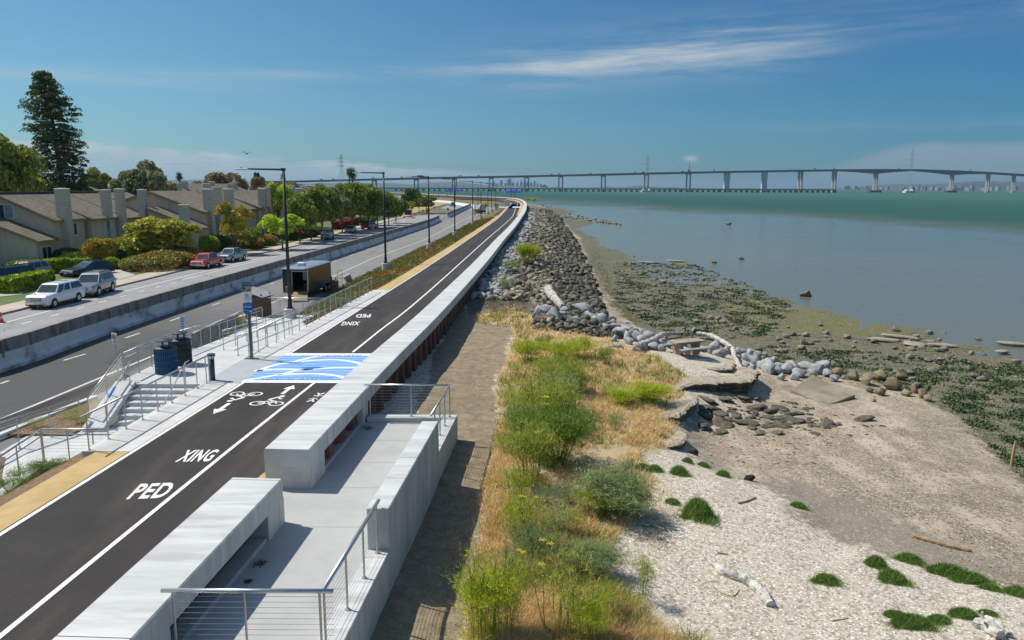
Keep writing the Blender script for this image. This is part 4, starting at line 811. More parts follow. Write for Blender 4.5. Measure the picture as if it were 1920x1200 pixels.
q = P(627, 548, 0); g = thing('steel_barrel', 'rusty brown barrel standing behind the cargo trailer', 'barrel', q); MB().tube([(0, 0, 0), (0, 0, .03), (0, 0, 1.0), (0, 0, 1.03)], [.36, .38, .38, .36], 20).build('drum', M('rust_drum', (.16, .10, .06), (.24, .17, .10), 3, .8), g)
mb = MB(); mb.tube([(.38*math.cos(a), .38*math.sin(a), .35) for a in np.linspace(0, math.tau, 20)], .02, 5, False); mb.tube([(.38*math.cos(a), .38*math.sin(a), .7) for a in np.linspace(0, math.tau, 20)], .02, 5, False); mb.build('hoop', M('rust_drum'), g)
MB().cyl(-.18, 0, 1.02, 1.35, .04, 8).cyl(.15, .05, 1.02, 1.28, .05, 8).build('pipe_stub', M('dark_rust', (.08, .05, .04), None, 1, .8), g)
q = P(638, 541, 0); g = thing('hand_truck', 'upright metal hand truck beside the barrel on the road', 'hand truck', q, R(20)); RD_ = M('dull_red', (.16, .06, .05), None, 1, .6)
MB().tube([(-.2, .1, .1), (-.2, 0, 1.45), (-.12, -.02, 1.6), (.12, -.02, 1.6), (.2, 0, 1.45), (.2, .1, .1)], .022, 6).build('frame', M('galvanised'), g); MB().bar((-.2, .06, .5), (.2, .06, .5), .03, .03).bar((-.2, .03, .9), (.2, .03, .9), .03, .03).bar((-.2, .02, 1.25), (.2, .02, 1.25), .03, .03).build('rung', RD_, g); MB().box(-.25, .25, -.25, .1, .02, .05).build('toe_plate', M('galvanised'), g)
for s_ in (-1, 1): MB().tube([(s_*.23, .18, .13), (s_*.3, .18, .13)], .13, 14).build('wheel', BLACKM, g)
q = P(655, 528, 0); g = thing('metal_box', 'tilted grey metal box lying on the verge near the trailer', 'box', q, R(30)); mbx = MB().box(-.3, .3, -.22, .22, 0, .62).xf(Matrix.Rotation(R(-22), 4, 'Y')); mbx.build('body', M('grey_sheet', (.25, .25, .24), (.33, .33, .31), 4, .6), g, bevel=.02); MB().box(-.32, .32, -.24, .24, .60, .66).xf(Matrix.Rotation(R(-22), 4, 'Y')).build('lid', M('grey_sheet'), g)
# ------------------------------------------------------------------ cargo trailer
pa_, pb_ = P(585, 566, 0), P(625, 537, 0); ang = math.atan2(pb_.y-pa_.y, pb_.x-pa_.x)-R(90)
g = thing('cargo_trailer', 'open black and bronze cargo trailer with its side ramp door lowered', 'trailer', P(582, 562, 0)+Vector((-1.35, .8, 0)), R(-5))
BRZ = M('bronze_panel', (.115, .075, .028), (.16, .11, .045), 1.5, .35, metal=.5); CHAR = M('charcoal_panel', (.04, .045, .055), (.06, .065, .075), 1.2, .35, metal=.3); RF = M('trailer_roof', (.17, .21, .26), (.22, .26, .31), 1, .45)
L_, W_, z0_, z1_ = 5.6, 2.1, .5, 2.35
MB().box(-W_/2, W_/2, 0, L_, z0_, z0_+.08).build('floor', M('ply_floor', (.16, .11, .06), None, 2, .8), g)
MB().box(W_/2-.04, W_/2, .0, L_, z0_+.08, z1_).build('side_wall', BRZ, g); MB().box(-W_/2, -W_/2+.04, -.0, L_, z0_+.08, z1_).build('side_wall', CHAR, g); MB().box(-W_/2+.04, W_/2-.04, L_-.04, L_, z0_+.08, z1_).build('end_wall', CHAR, g)
# rear wall with doorway (towards the camera)
MB().box(-W_/2+.04, -.28, 0, .04, z0_+.08, z1_).box(-.28, W_/2-.10, 0, .04, z1_-.16, z1_).build('front_panel', CHAR, g)
MB().box(-.31, -.25, -.02, .06, z0_+.02, z1_-.1).box(W_/2-.09, W_/2+.01, -.02, .06, z0_+.02, z1_).box(-.25, W_/2-.09, -.02, .06, z1_-.22, z1_-.14).build('door_frame', M('aluminium', (.5, .5, .48), None, 1, .4, metal=.7), g)
MB().box(-W_/2, W_/2+.012, -.012, L_+.012, .42, z0_+.02).box(W_/2, W_/2+.01, 0, L_, z0_, z0_+.55).build('skirt', M('dark_skirt', (.05, .05, .055), None, 1, .4), g)
rf = MB().loft([[(x, y, z1_+zz) for x, zz in ((-W_/2-.03, 0), (-W_/2-.03, .05), (-W_/2+.3, .14), (W_/2-.3, .14), (W_/2+.03, .05), (W_/2+.03, 0))] for y in (-.45, .1, L_+.03)]); rf.v = [(x*(.86 if y < 0 else 1), y, z-(.12 if y < 0 and z > z1_+.1 else 0)) for x, y, z in rf.v]; rfo = rf.build('roof', RF, g, bevel=.02)
MB().box(-.3, .3, 1.2, 1.75, z1_+.13, z1_+.38).build('roof_vent', M('vent_white', (.72, .72, .68), None, 1, .5), rfo, bevel=.04)
rp = MB().bar((.38, -.02, z0_+.05), (1.05, -2.0, .10), 1.15, .06); rpo = rp.build('ramp_door', M('ramp_wood', (.24, .17, .09), (.32, .24, .13), 3, .7), g); MB().bar((-.2, .0, z0_+.03), (.48, -2.02, .09), .05, .08).bar((.96, 0.0, z0_+.03), (1.62, -2.0, .09), .05, .08).build('edge_trim', M('aluminium'), rpo)
for yy in (3.6, 4.45):
    for s_ in (-1, 1):
        wh = MB().tube([(s_*(W_/2-.02), yy, .35), (s_*(W_/2+.2), yy, .35)], .35, 20).build('wheel', M('rubber', (.015, .015, .016), None, 1, .8), g); MB().tube([(s_*(W_/2+.19), yy, .35), (s_*(W_/2+.215), yy, .35)], .2, 14).build('rim', M('rim_steel', (.5, .52, .55), None, 1, .35, metal=.8), wh)
for s_ in (-1, 1): MB().loft([[(s_*(W_/2+.02), y, z), (s_*(W_/2+.27), y, z), (s_*(W_/2+.27), y, z+.04), (s_*(W_/2+.02), y, z+.04)] for y, z in ((3.05, .55), (3.25, .8), (4.8, .8), (5.0, .55))]).build('mudguard', M('mudguard', (.28, .33, .38), None, 1, .35, metal=.6), g)
MB().bar((-.6, 0, .48), (0, -1.3, .48), .08, .1).bar((.0, -1.3, .48), (-.1, 0, .48), .08, .1).cyl(-.02, -1.2, .05, .8, .045, 8).cyl(-.02, -1.2, 0.02, .28, .13, 12).build('tow_hitch', BLACKM, g); MB().box(-.75, -.3, -.35, -.05, .5, .95).build('tongue_box', M('tan_box', (.3, .25, .17), None, 1, .7), g)
MB().box(-.15, .75, 2.4, 3.4, z0_+.08, 1.35).box(.3, .75, .9, 1.7, z0_+.08, 1.1).build('tool_chest', M('dull_red'), g); MB().xprism([(1.0, 1.35), (1.12, 1.5), (1.12, 2.1), (1.0, 2.2)], .25, .55).build('hanging_cloth', M('rag', (.55, .55, .52), None, 2, .9), g)
MB().box(-.95, -.55, -.11, -.06, z0_+.0, z0_+.08).build('tail_light', M('red_lens', (.5, .01, .01), None, 1, .3), g)
# ------------------------------------------------------------------ rocks
import bmesh
def ico(sub_):
    bm = bmesh.new(); bmesh.ops.create_icosphere(bm, subdivisions=sub_, radius=1); V = np.array([v.co[:] for v in bm.verts]); Fc = np.array([[v.index for v in f.verts] for f in bm.faces]); bm.free(); return V, Fc
ICO = {k: ico(k) for k in (1, 2, 3)}
def rockV(seed, sub_=2, *a_):
    g = np.random.default_rng(seed); n = {1: 11, 2: 15, 3: 30}[sub_]; d = g.normal(size=(n, 3)); d /= np.linalg.norm(d, axis=1)[:, None]; d *= g.uniform(.78, 1.0, n)[:, None]*g.uniform(.78, 1.0, 3)
    bm = bmesh.new(); [bm.verts.new(p) for p in d]; bmesh.ops.convex_hull(bm, input=bm.verts); bmesh.ops.delete(bm, geom=[v for v in bm.verts if not v.link_faces], context='VERTS')
    if sub_ >= 2:
        bmesh.ops.bevel(bm, geom=list(bm.edges), offset=.02, segments=1, affect='EDGES', clamp_overlap=True); bmesh.ops.triangulate(bm, faces=bm.faces)
    bm.verts.ensure_lookup_table(); bm.verts.index_update(); V = np.array([v.co[:] for v in bm.verts]); Fc = np.array([[v.index for v in f.verts] for f in bm.faces]); bm.free(); return V, Fc
ROCKM = M('riprap_rock', (.085, .076, .050), (.26, .23, .165), 1.3, .92, .5, 9, island=1.3, c3=(.27, .20, .12), s3=.9, f3=.75)
ROCKD = M('wet_dark_rock', (.045, .042, .028), (.13, .118, .08), 1.5, .8, .5, 9, island=1.2, c3=(.07, .08, .03), s3=.6, f3=.5)
ROCKL = M('pale_grey_rock', (.24, .245, .235), (.40, .405, .385), 2.2, .85, .5, 8, island=.35, c3=(.12, .13, .15), s3=2.5, f3=.7)
ROCKB = M('ochre_rock', (.20, .16, .09), (.30, .25, .15), 2, .9, .5, 8, island=.4, c3=(.10, .08, .05), s3=2, f3=.6)
SLATE = M('dark_slab_rock', (.055, .045, .030), (.12, .10, .07), 3, .9, .5, 10, island=.5)
MUDR = M('mudflat_rock', (.16, .14, .105), (.27, .24, .19), 3, .9, .5, 10, island=.6, c3=(.06, .08, .025), s3=2.5, f3=.6)
def rockmesh(name, seed, mat, sub_=2, sq=(1, 1, .7), **k):
    V, Fc = rockV(seed, sub_, **k); me_o = npmesh(name, V*np.array(sq), Fc, mat); me = me_o.data; bpy.data.objects.remove(me_o); return me
def place_rock(me, name, q, s, label, cat, group, rz=None, tilt=.25, sink=.25):
    o = bpy.data.objects.new(name, me); sc.collection.objects.link(o); o.location = (q[0], q[1], q[2]+s*.45-s*sink)
    o.rotation_euler = (random.uniform(-tilt, tilt), random.uniform(-tilt, tilt), random.uniform(0, 6.28) if rz is None else rz); k = s if isinstance(s, tuple) else s
    o.scale = (k*random.uniform(.85, 1.2), k*random.uniform(.8, 1.1), k*random.uniform(.8, 1.15)); return tag(o, label, cat, group)
random.seed(5)
toe = [P(x, y, z) for x, y, z in ((1125, 612, -1.0), (1122, 575, -1.05), (1108, 535, -1.1), (1090, 488, -1.15), (1074, 450, -1.2), (1050, 415, -1.25), (1030, 396, -1.3), (1006, 383, -1.4))]
RPm = [rockmesh('boulder', 100+i, ROCKM) for i in range(7)]; RLm = [rockmesh('boulder', 140+i, ROCKL, 2, (1, .9, .75)) for i in range(6)]; RDm = [rockmesh('boulder', 170+i, ROCKD) for i in range(5)]
cands = []
y = 43.0
while y < 320:
    sz = .30+.30*min(1, (y-43)/200); wl = atY(WR, y)+.15; wr = atY(toe, y) if y > toe[0].y else toe[0].x; x = wl
    while x < wr+.3:
        f = (x-wl)/max(.1, wr-wl); cands.append((x+random.uniform(-.35, .35), y+random.uniform(-.4, .4), sz*random.choice((.5, .6, .8, 1, 1.3, 1.8)), f)); x += sz*1.05
    y += sz*(1.15 if y < 110 else 1.6)
uu = [PR(c[0], c[1], .2) for c in cands]; cands = [c for c, (u, v) in zip(cands, uu) if not (v > 578 and u < 1000 and c[3] < .9) and not (u < 1000 and v > 590)]
HZ = hfull(np.array([c[0] for c in cands]), np.array([c[1] for c in cands]))
score = sorted(range(len(cands)), key=lambda i: -cands[i][2]/cands[i][1]); big_ = set(score[:230]); bulkV = {0: [], 1: [], 2: []}; bulkF = {0: [], 1: [], 2: []}; off = [0, 0, 0]
sqz = lambda r_, k_: (r_[0]*np.array(k_), r_[1]); protoV = [sqz(rockV(200+i, 2), (1, 1, .75)) for i in range(12)]; protoF = [sqz(rockV(230+i, 1), (1, 1, .75)) for i in range(10)]
for i, c in enumerate(cands):
    kind = 1 if (c[3] < .16+random.uniform(-.06, .10) and c[1] < 260) else (2 if c[3] > .62+random.uniform(-.1, .1) else 0)
    if i in big_:
        place_rock(random.choice((RPm, RLm, RDm)[kind]), 'boulder', (c[0], c[1], HZ[i]+.08), c[2]*.85, ('angular brown grey boulder in the rock slope below the sea wall', 'pale blue grey boulder packed against the foot of the sea wall', 'dark wet boulder low in the rock slope below the sea wall')[kind], 'boulder', ('brown grey boulders of the rock slope', 'pale boulders at the foot of the wall', 'dark boulders low in the rock slope')[kind], tilt=.6)
    else:
        fine_ = c[1] < 105; V, Fc = random.choice(protoV if fine_ else protoF); a = random.uniform(0, 6.28); ca, sa = math.cos(a), math.sin(a); b_ = random.uniform(-.6, .6); cb, sb = math.cos(b_), math.sin(b_)
        Rm = np.array(((ca, -sa, 0), (sa, ca, 0), (0, 0, 1))) @ np.array(((1, 0, 0), (0, cb, -sb), (0, sb, cb))); W = (V*c[2]*random.uniform(.75, 1.0)) @ Rm.T+np.array((c[0], c[1], HZ[i]+.1*c[2]+.05))
        bulkV[kind].append(W); bulkF[kind].append(Fc+off[kind]); off[kind] += len(W)
for kind, (mt, lb) in enumerate(((ROCKM, 'brown grey riprap filling the long slope below the sea wall'), (ROCKL, 'pale grey riprap along the foot of the sea wall'), (ROCKD, 'dark wet riprap along the toe of the slope'))):
    stuff(npmesh('riprap', np.concatenate(bulkV[kind]), np.concatenate(bulkF[kind]), mt), lb, 'rocks')
# pale boulders edging the shore, traced one by one
pale = [(1015, 592, 26), (1040, 600, 26), (1060, 588, 18), (1075, 606, 20), (1090, 590, 26), (1105, 602, 20), (1120, 610, 22), (1135, 618, 16), (1150, 622, 20), (1165, 630, 24), (1180, 622, 14), (1195, 640, 26), (1215, 640, 20), (1232, 648, 18), (1180, 645, 16), (1150, 640, 16), (1205, 655, 16), (1340, 655, 20), (1365, 662, 18), (1385, 668, 22), (1400, 675, 20), (1412, 684, 22), (1428, 690, 18), (1440, 698, 30), (1450, 680, 14), (1462, 690, 18), (1475, 700, 24), (1490, 690, 20), (1498, 705, 22), (1515, 692, 20), (1530, 700, 22), (1545, 695, 26), (1420, 672, 16), (1398, 688, 16), (1465, 712, 14), (1565, 715, 16), (1028, 585, 20), (1050, 596, 18), (1100, 596, 16), (1128, 603, 20), (1145, 612, 18), (1172, 638, 20), (1188, 632, 18), (1205, 645, 22), (1225, 655, 18), (1160, 652, 14), (1190, 658, 14), (1330, 662, 16), (1352, 668, 18), (1375, 658, 16), (1392, 662, 18), (1408, 668, 18), (1436, 684, 18), (1455, 702, 18), (1480, 688, 16), (1506, 690, 18), (1522, 706, 18), (1538, 690, 18), (1552, 706, 18), (1410, 695, 14), (1490, 712, 16), (1218, 632, 16), (1240, 658, 16), (1382, 676, 16)]
for u, v, s in pale:
    q = PH(u, v); r = s*q.y/FPX*.98; place_rock(random.choice(RLm), 'boulder', q, r, 'pale blue grey boulder in the line edging the shore', 'boulder', 'pale boulders edging the shore', sink=.1)
ochre = [(1570, 705, 30, ROCKD), (1600, 712, 28, 0), (1625, 720, 30, 0), (1650, 712, 34, 0), (1672, 730, 40, 0), (1690, 712, 26, 0), (1712, 735, 28, 0), (1728, 745, 26, 0), (1740, 752, 22, 0), (1650, 740, 26, 0), (1630, 735, 20, 0), (1700, 742, 22, 0)]
ROm = [rockmesh('boulder', 300+i, ROCKB, 2, (1, .9, .85)) for i in range(5)]
OL = 'dark wet boulder at the left end of the ochre cluster, nearest the tilted slab|tan boulder second from the tilted slab|ochre boulder third from the tilted slab, at the back|large ochre boulder at the back centre of the cluster|largest ochre boulder, in the middle of the cluster|ochre boulder at the back right of the cluster|ochre boulder at the front right of the cluster|mossy boulder near the right end of the cluster|mossy boulder at the very right end of the cluster|ochre boulder at the front centre of the cluster|small ochre boulder at the front left of the cluster|small ochre boulder squeezed between the largest and the right one'.split('|')
for (u, v, s, m_), lb in zip(ochre, OL):
    q = PH(u, v); r = s*q.y/FPX*.68; place_rock(random.choice(ROm), 'boulder', q, r, lb, 'boulder', 'ochre boulders beyond the slab', sink=.1)
# dark flat slabs of broken bank on the beach
SLm = [rockmesh('flat_rock', 330+i, SLATE, 2, (1.2, .8, .22)) for i in range(6)]
random.seed(11); n = 0
while n < 165:
    u = random.gauss(1430, 95); v = 770+(u-1330)*.10+random.gauss(0, 18)
    if not (1295 < u < 1690 and 745 < v < 840): continue
    q = PH(u, v); s = random.choice((.12, .16, .22, .32, .5))*(.8 if v > 800 else 1.1); place_rock(random.choice(SLm), 'flat_rock', q, s, 'dark flat shard of broken bank on the shelly beach below the ledge', 'flat rock', 'dark flat shards below the ledge', tilt=.2, sink=.38); n += 1
# rubble strewn on the mudflat
MRm = [rockmesh('stone', 350+i, MUDR, 2, (1, .85, .6)) for i in range(6)]; random.seed(21); n = 0
CC = [(1400, 605, 60, 30), (1500, 640, 90, 14), (1320, 620, 80, 25), (1640, 655, 90, 18), (1760, 650, 60, 12), (1850, 680, 60, 30), (1250, 520, 60, 25), (1150, 415, 60, 5), (1700, 700, 80, 20)]
while n < 170:
    a = random.choice(CC); u = random.gauss(a[0], a[2]); v = random.gauss(a[1], a[3])
    if not (1130 < u < 1960 and v > 405): continue
    q = PH(u, v); 
    if q.z < -1.62: continue
    s = random.choice((.10, .14, .18, .26, .34))*(1+q.y/160); place_rock(random.choice(MRm), 'stone', q, s, 'grey brown stone lying on the wet mudflat', 'stone', 'stones on the mudflat', sink=.2); n += 1
for u, v, s, lb in ((1313, 556, .75, 'left one of two square brown blocks side by side on the green mudflat'), (1328, 557, .75, 'right one of two square brown blocks side by side on the green mudflat')):
    q = PH(u, v); o = MB().box(-.5, .5, -.4, .4, -.3, .55).build('concrete_block', M('block_brown', (.19, .15, .11), (.26, .21, .16), 3, .9, .4, 8), bevel=.06); o.location = q; o.rotation_euler = (.05, .08, .5+u*.01); o.scale = (s, s, s); tag(o, lb, 'concrete block')
for u, v, s, lb in ((1391, 486, .8, 'low rock standing alone in the shallow water, nearer pair member'), (1339, 493, .7, 'flat red brown rock at the edge of the water'), (1508, 555, 1.0, 'elongated rock at the waterline with a small upright knob'), (1366, 421, 1.3, 'small upright rock far out in the grey water'), (1680, 622, .7, 'upright stump shaped rock beside the broken slabs')):
    q = P(u, v, -1.5); place_rock(random.choice(MRm), 'rock', (q.x, q.y, -1.55), s, lb, 'rock', None, sink=.15)
# stone groyne reaching into the water on the left
random.seed(3)
for k in range(46):
    f = k/45; u = 1062+f*98+random.uniform(-4, 4); v = 407+f*13+random.uniform(-2.5, 2.5); q = P(u, v, -1.5); place_rock(random.choice(MRm), 'boulder', (q.x, q.y, -1.6), random.uniform(.5, 1.0), 'yellow brown boulder of the low spit reaching into the water', 'boulder', 'boulders of the low spit')
for k in range(40):
    f = random.random(); u = 1040-f*45+random.uniform(0, 55)*(1-f*.6); v = 404-f*22+random.uniform(0, 14); q = P(u, v, -1.45); place_rock(random.choice(RPm), 'boulder', (q.x, q.y, -1.5), random.uniform(.5, 1.1), 'boulder scattered along the far shore below the wall bend', 'boulder', 'boulders along the far shore')
# layered slabs out on the mud
SL2 = M('tan_slab', (.28, .24, .17), (.38, .33, .25), 2, .9, .4, 8, c3=(.14, .13, .07), s3=1.5, f3=.6)
for u, v, w_, d_, rz, lb in ((1660, 640, 3.0, .7, -.1, 'long pale broken slab on the mudflat, left of three'), (1690, 634, 3.4, .6, -.25, 'long pale broken slab on the mudflat, the uppermost'), (1715, 648, 1.9, 1.2, .2, 'square pale broken slab on the mudflat, the nearest'), (1770, 650, 2.6, .5, -.1, 'long pale broken slab on the mudflat, the right one'),
                           (1215, 494, 4.5, 1.0, -.05, 'long low timber coloured slab at the water edge, left'), (1265, 491, 4.0, .8, 0, 'long low timber coloured slab at the water edge, right'), (1895, 650, 2.4, .7, -.2, 'greenish slab at the right edge of the shallow water'), (1880, 664, 1.2, .5, .1, 'small pale slab at the right edge of the mudflat')):
    q = PH(u, v); V, Fc = rockV(int(u), 3, 14, .6, .95); o = npmesh('broken_slab', V*np.array((w_/2, d_/2*1.6, .18)), Fc, SL2); o.location = (q.x, q.y, -1.34); o.rotation_euler = (.05, .06, rz); tag(o, lb, 'slab')
# ------------------------------------------------------------------ algae tufts on the mud (uncountable)
def tri_cloud(pos, ln, wd, spread, up, g, per, lean=None):
    n = len(pos); N = n*per; b0 = np.repeat(pos, per, 0)+np.concatenate([g.normal(0, 1, (N, 2))*np.repeat(spread, per)[:, None], np.zeros((N, 1))], 1)
    d = g.normal(0, 1, (N, 3)); d[:, 2] = np.abs(d[:, 2])+up; d /= np.linalg.norm(d, axis=1)[:, None]; L = np.repeat(ln, per)*g.uniform(.5, 1.15, N); tip = b0+d*L[:, None]
    s = g.normal(0, 1, (N, 3)); s[:, 2] *= .2; s /= np.linalg.norm(s, axis=1)[:, None]; W = np.repeat(wd, per)[:, None]
    V = np.stack([b0-s*W/2, b0+s*W/2, tip], 1).reshape(-1, 3); return V, np.arange(N*3).reshape(-1, 3)
def pix_pos(poly, n, seed, z0=0., dens=None):
    g = np.random.default_rng(seed); xs = [p[0] for p in poly]; ys_ = [p[1] for p in poly]; U = g.uniform(min(xs), max(xs), n*3); V = g.uniform(min(ys_), max(ys_), n*3); k = poly_mask(U, V, poly); U, V = U[k][:n], V[k][:n]
    z = np.full(len(U), z0); a, b_, c_ = np.array(AR), np.array(AU), np.array(AF); D = ((U-960)/FPX)[:, None]*a+((600-V)/FPX)[:, None]*b_+c_
    for _ in range(4):
        t_ = (z-CZ)/D[:, 2]; X = D[:, 0]*t_; Y = D[:, 1]*t_; z = .4*z+.6*hfull(X, Y)
    t_ = (z-CZ)/D[:, 2]; X = D[:, 0]*t_; Y = D[:, 1]*t_; return np.stack([X, Y, hfull(X, Y)], 1), U, V
Z_ALG = [(1150, 492), (1300, 496), (1420, 540), (1490, 580), (1430, 630), (1330, 640), (1230, 620), (1150, 560)]; Z_ALG2 = [(1400, 645), (1700, 664), (1960, 690), (1960, 930), (1870, 850), (1780, 760), (1640, 712), (1440, 680)]
g0 = np.random.default_rng(3)
for poly, n, sd_, ly in ((Z_ALG, 6500, 1, 0), (Z_ALG2, 6000, 2, 0)):
    pos, U, V = pix_pos(poly, n, sd_, -1.4); keep = fbm(pos[:, 0], pos[:, 1], .8, 77) > .06; pos = pos[keep]; pos[:, 2] = np.maximum(pos[:, 2], -1.5)
    Vt, Ft = tri_cloud(pos, np.full(len(pos), .13), pos[:, 1]*.0035, np.full(len(pos), .15), .1, g0, 6)
    stuff(npmesh('seaweed', Vt, Ft, M('green_algae', (.032, .062, .012), (.062, .105, .024), 1, .7, island=.9)), 'dark green seaweed tufts scattered over the mudflat' if sd_ == 1 else 'green seaweed tufts on the mudflat near the right edge', 'seaweed')
    pos, U, V = pix_pos(poly, n//2, sd_+5, -1.4); pr = [sqz(rockV(400+i, 1), (1, .8, .5)) for i in range(6)]; Vs = []; Fs = []; o_ = 0
    for i, p_ in enumerate(pos):
        if p_[2] < -1.58: continue
        W = pr[i % 6][0]*g0.uniform(.05, .15)*(p_[1]/45)+p_; Vs.append(W); Fs.append(pr[i % 6][1]+o_); o_ += len(W)
    stuff(npmesh('mud_stones', np.concatenate(Vs), np.concatenate(Fs), MUDR), 'small stones strewn among the seaweed on the left mudflat' if sd_ == 1 else 'small stones strewn over the right mudflat', 'stones')
# small dark debris across the shell beach
pos, U, V = pix_pos([(1290, 760), (1700, 790), (1900, 960), (1900, 1100), (1480, 900), (1330, 880)], 900, 31, -.9); Vs = []; Fs = []; o_ = 0; pr = [sqz(rockV(420+i, 1), (1, .7, .35)) for i in range(6)]
for i, p_ in enumerate(pos):
    W = pr[i % 6][0]*g0.uniform(.02, .07)*(1.5 if V[i] < 870 and U[i] < 1560 else .8)+p_; Vs.append(W); Fs.append(pr[i % 6][1]+o_); o_ += len(W)
stuff(npmesh('beach_pebbles', np.concatenate(Vs), np.concatenate(Fs), SLATE), 'dark pebbles and shards scattered over the lower shell beach', 'pebbles')
pos, U, V = pix_pos([(1240, 880), (1480, 960), (1920, 1120), (1920, 1200), (1300, 1200), (1130, 1090)], 1500, 32, -.3); Vs = []; Fs = []; o_ = 0
Vt, Ft = tri_cloud(pos, np.full(len(pos), .09), np.full(len(pos), .012), np.full(len(pos), .03), -.6, g0, 1); stuff(npmesh('twigs', Vt, Ft, M('twig', (.10, .06, .035), (.2, .14, .09), 3, .9)), 'short brown twigs scattered over the upper shell bank', 'twigs')
# eroded bank ledge -------------------------------------------------------------
BANK = M('eroded_bank', (.105, .085, .058), (.19, .155, .11), 2.2, .95, .8, 6, c3=(.07, .055, .04), s3=1.8, f3=.7, stretch=(1, 1, 3.5)); BANKT = M('shelly_crust', (.26, .21, .145), (.44, .38, .29), 9, .95, .8, 30, c3=(.16, .125, .08), s3=1.6, f3=.8)
def ledge(label, pts, seed, depth=.9, back=2.2, under=.35, zl=0.0):
    q = [P(u, v, zl) for u, v in pts]; g = thing('bank_ledge', label, 'bank', q[0]); gr = np.random.default_rng(seed); d = crom(q, .16); n = len(d); jo = [gr.normal(0, .045)+.10*math.sin(i*.5+seed)+.05*math.sin(i*1.7) for i in range(n)]; lay = []
    cen = sum((Vector(p) for p in d), Vector((0, 0, 0)))/n; nb = Vector((-.25, 1, 0)).normalized()
    for j, (oz, oo, jt) in enumerate(((-.10, back, .1), (-.02, back*.5, .05), (0, .12, .03), (-.05, -.03, .03), (-.14, .0, .03), (-.20, .14, .03), (-.28, .06, .05), (-.38, .20, .04), (-.46, .12, .05), (-.6, .26, .05), (-.72, .20, .05), (-depth, under, .06), (-depth-.5, under-.1, .03))):
        lay.append([tuple(Vector((p.x, p.y, zl))+nb*(oo+jo[i]*(1 if j < 8 else .5)+gr.normal(0, jt*.5))+Vector((0, 0, oz-(.18*(abs(2*i/n-1))**5 if j < 6 else 0)+gr.normal(0, .012)))) for i, p in enumerate(d)])
    wc_(MB().loft(lay[3:][::-1], closed=False, caps=False), 'face', BANK, g, fix=False); wc_(MB().loft(lay[:4][::-1], closed=False, caps=False), 'crust', BANKT, g, fix=False); return g
ledge('overhanging eroded ledge of layered bank with a shelly top, above the dark shards', [(1262, 728), (1285, 722), (1320, 718), (1360, 716), (1395, 716), (1416, 706), (1424, 692)], 4, .95, 1.6, .35, -.02)
ledge('eroded bank ledge jutting out below the bright green bush', [(1195, 778), (1225, 786), (1258, 782), (1285, 770), (1305, 752), (1310, 738)], 5, .9, 1.3, .3, .0)
ledge('small flat bank ledge beside the picnic table', [(1312, 686), (1340, 692), (1368, 690), (1382, 680)], 6, .5, .8, .2, -.12)
ledge('short crumbling bank ledge above the pale shell bank', [(1230, 826), (1255, 834), (1278, 828), (1290, 812)], 7, .7, .9, .2, -.02)
for u, v, s, lb in ((1303, 852, .25, 'black lump of peat at the lip of the shell bank'), (1405, 900, .22, 'dark curved clod at the start of the low scarp')):
    q = PH(u, v); V, Fc = rockV(int(u), 3, 9); o = npmesh('peat_clod', V*np.array((s, s*.6, s*.9)), Fc, M('peat', (.02, .018, .016), (.05, .045, .04), 4, .95)); o.location = q+Vector((0, 0, .05)); tag(o, lb, 'clod')
# tilted concrete slab and its broken piece
q0 = [P(x, y, z) for x, y, z in ((1483, 731, -.92), (1523, 702, -.72), (1604, 740, -.95), (1552, 760, -1.12))]
SLB = M('beached_slab', (.17, .145, .09), (.33, .29, .205), 1.0, .85, .2, 20, c3=(.13, .105, .045), s3=.5, f3=.9)
g = MB().add([tuple(p) for p in q0]+[(p.x, p.y, p.z-.16) for p in q0], [(0, 1, 2, 3), (7, 6, 5, 4), (0, 4, 5, 1), (1, 5, 6, 2), (2, 6, 7, 3), (3, 7, 4, 0)]).build('concrete_slab', SLB, bevel=.02); tag(g, 'large tilted square concrete slab on the beach beside the pale boulders', 'concrete slab')
q0 = [P(x, y, z) for x, y, z in ((1460, 722, -.98), (1475, 718, -.93), (1492, 726, -.95), (1484, 735, -1.0), (1462, 730, -1.02))]
g = MB().add([tuple(p) for p in q0]+[(p.x, p.y, p.z-.1) for p in q0], [(0, 1, 2, 3, 4), (9, 8, 7, 6, 5)]+[(i, 5+i, 5+(i+1) % 5, (i+1) % 5) for i in range(5)]).build('concrete_slab', SLB, bevel=.01); tag(g, 'small broken slab piece at the left corner of the tilted slab', 'concrete slab')
# picnic table -------------------------------------------------------------------
q = PH(1287, 664); g = thing('picnic_table', 'weathered concrete picnic table with two benches on the shell bank', 'picnic table', q, R(24)); PT = M('table_top', (.30, .23, .17), (.37, .30, .23), 2, .85); PE = M('table_edge', (.20, .22, .24), (.27, .29, .31), 2, .8); PB_ = M('table_base', (.27, .19, .14), (.35, .26, .20), 3, .9, .3, 15)
MB().box(-1.0, 1.0, -.40, .40, .68, .76).build('table_top', PE, g, bevel=.01); MB().box(-.98, .98, -.38, .38, .757, .765).build('top_surface', PT, g)
for s_ in (-1, 1): MB().box(-.95, .95, s_*.78-.17, s_*.78+.17, .40, .47).build('bench', PE, g, bevel=.01)
for x in (-.55, .55): MB().xprism([(-.28, 0), (.28, 0), (.36, .2), (.95, .24), (.95, .40), (.62, .40), (.42, .34), (.30, .45), (.36, .68), (-.36, .68), (-.30, .45), (-.42, .34), (-.62, .40), (-.95, .40), (-.95, .24), (-.36, .2)], x-.1, x+.1).build('pedestal', PB_, g)
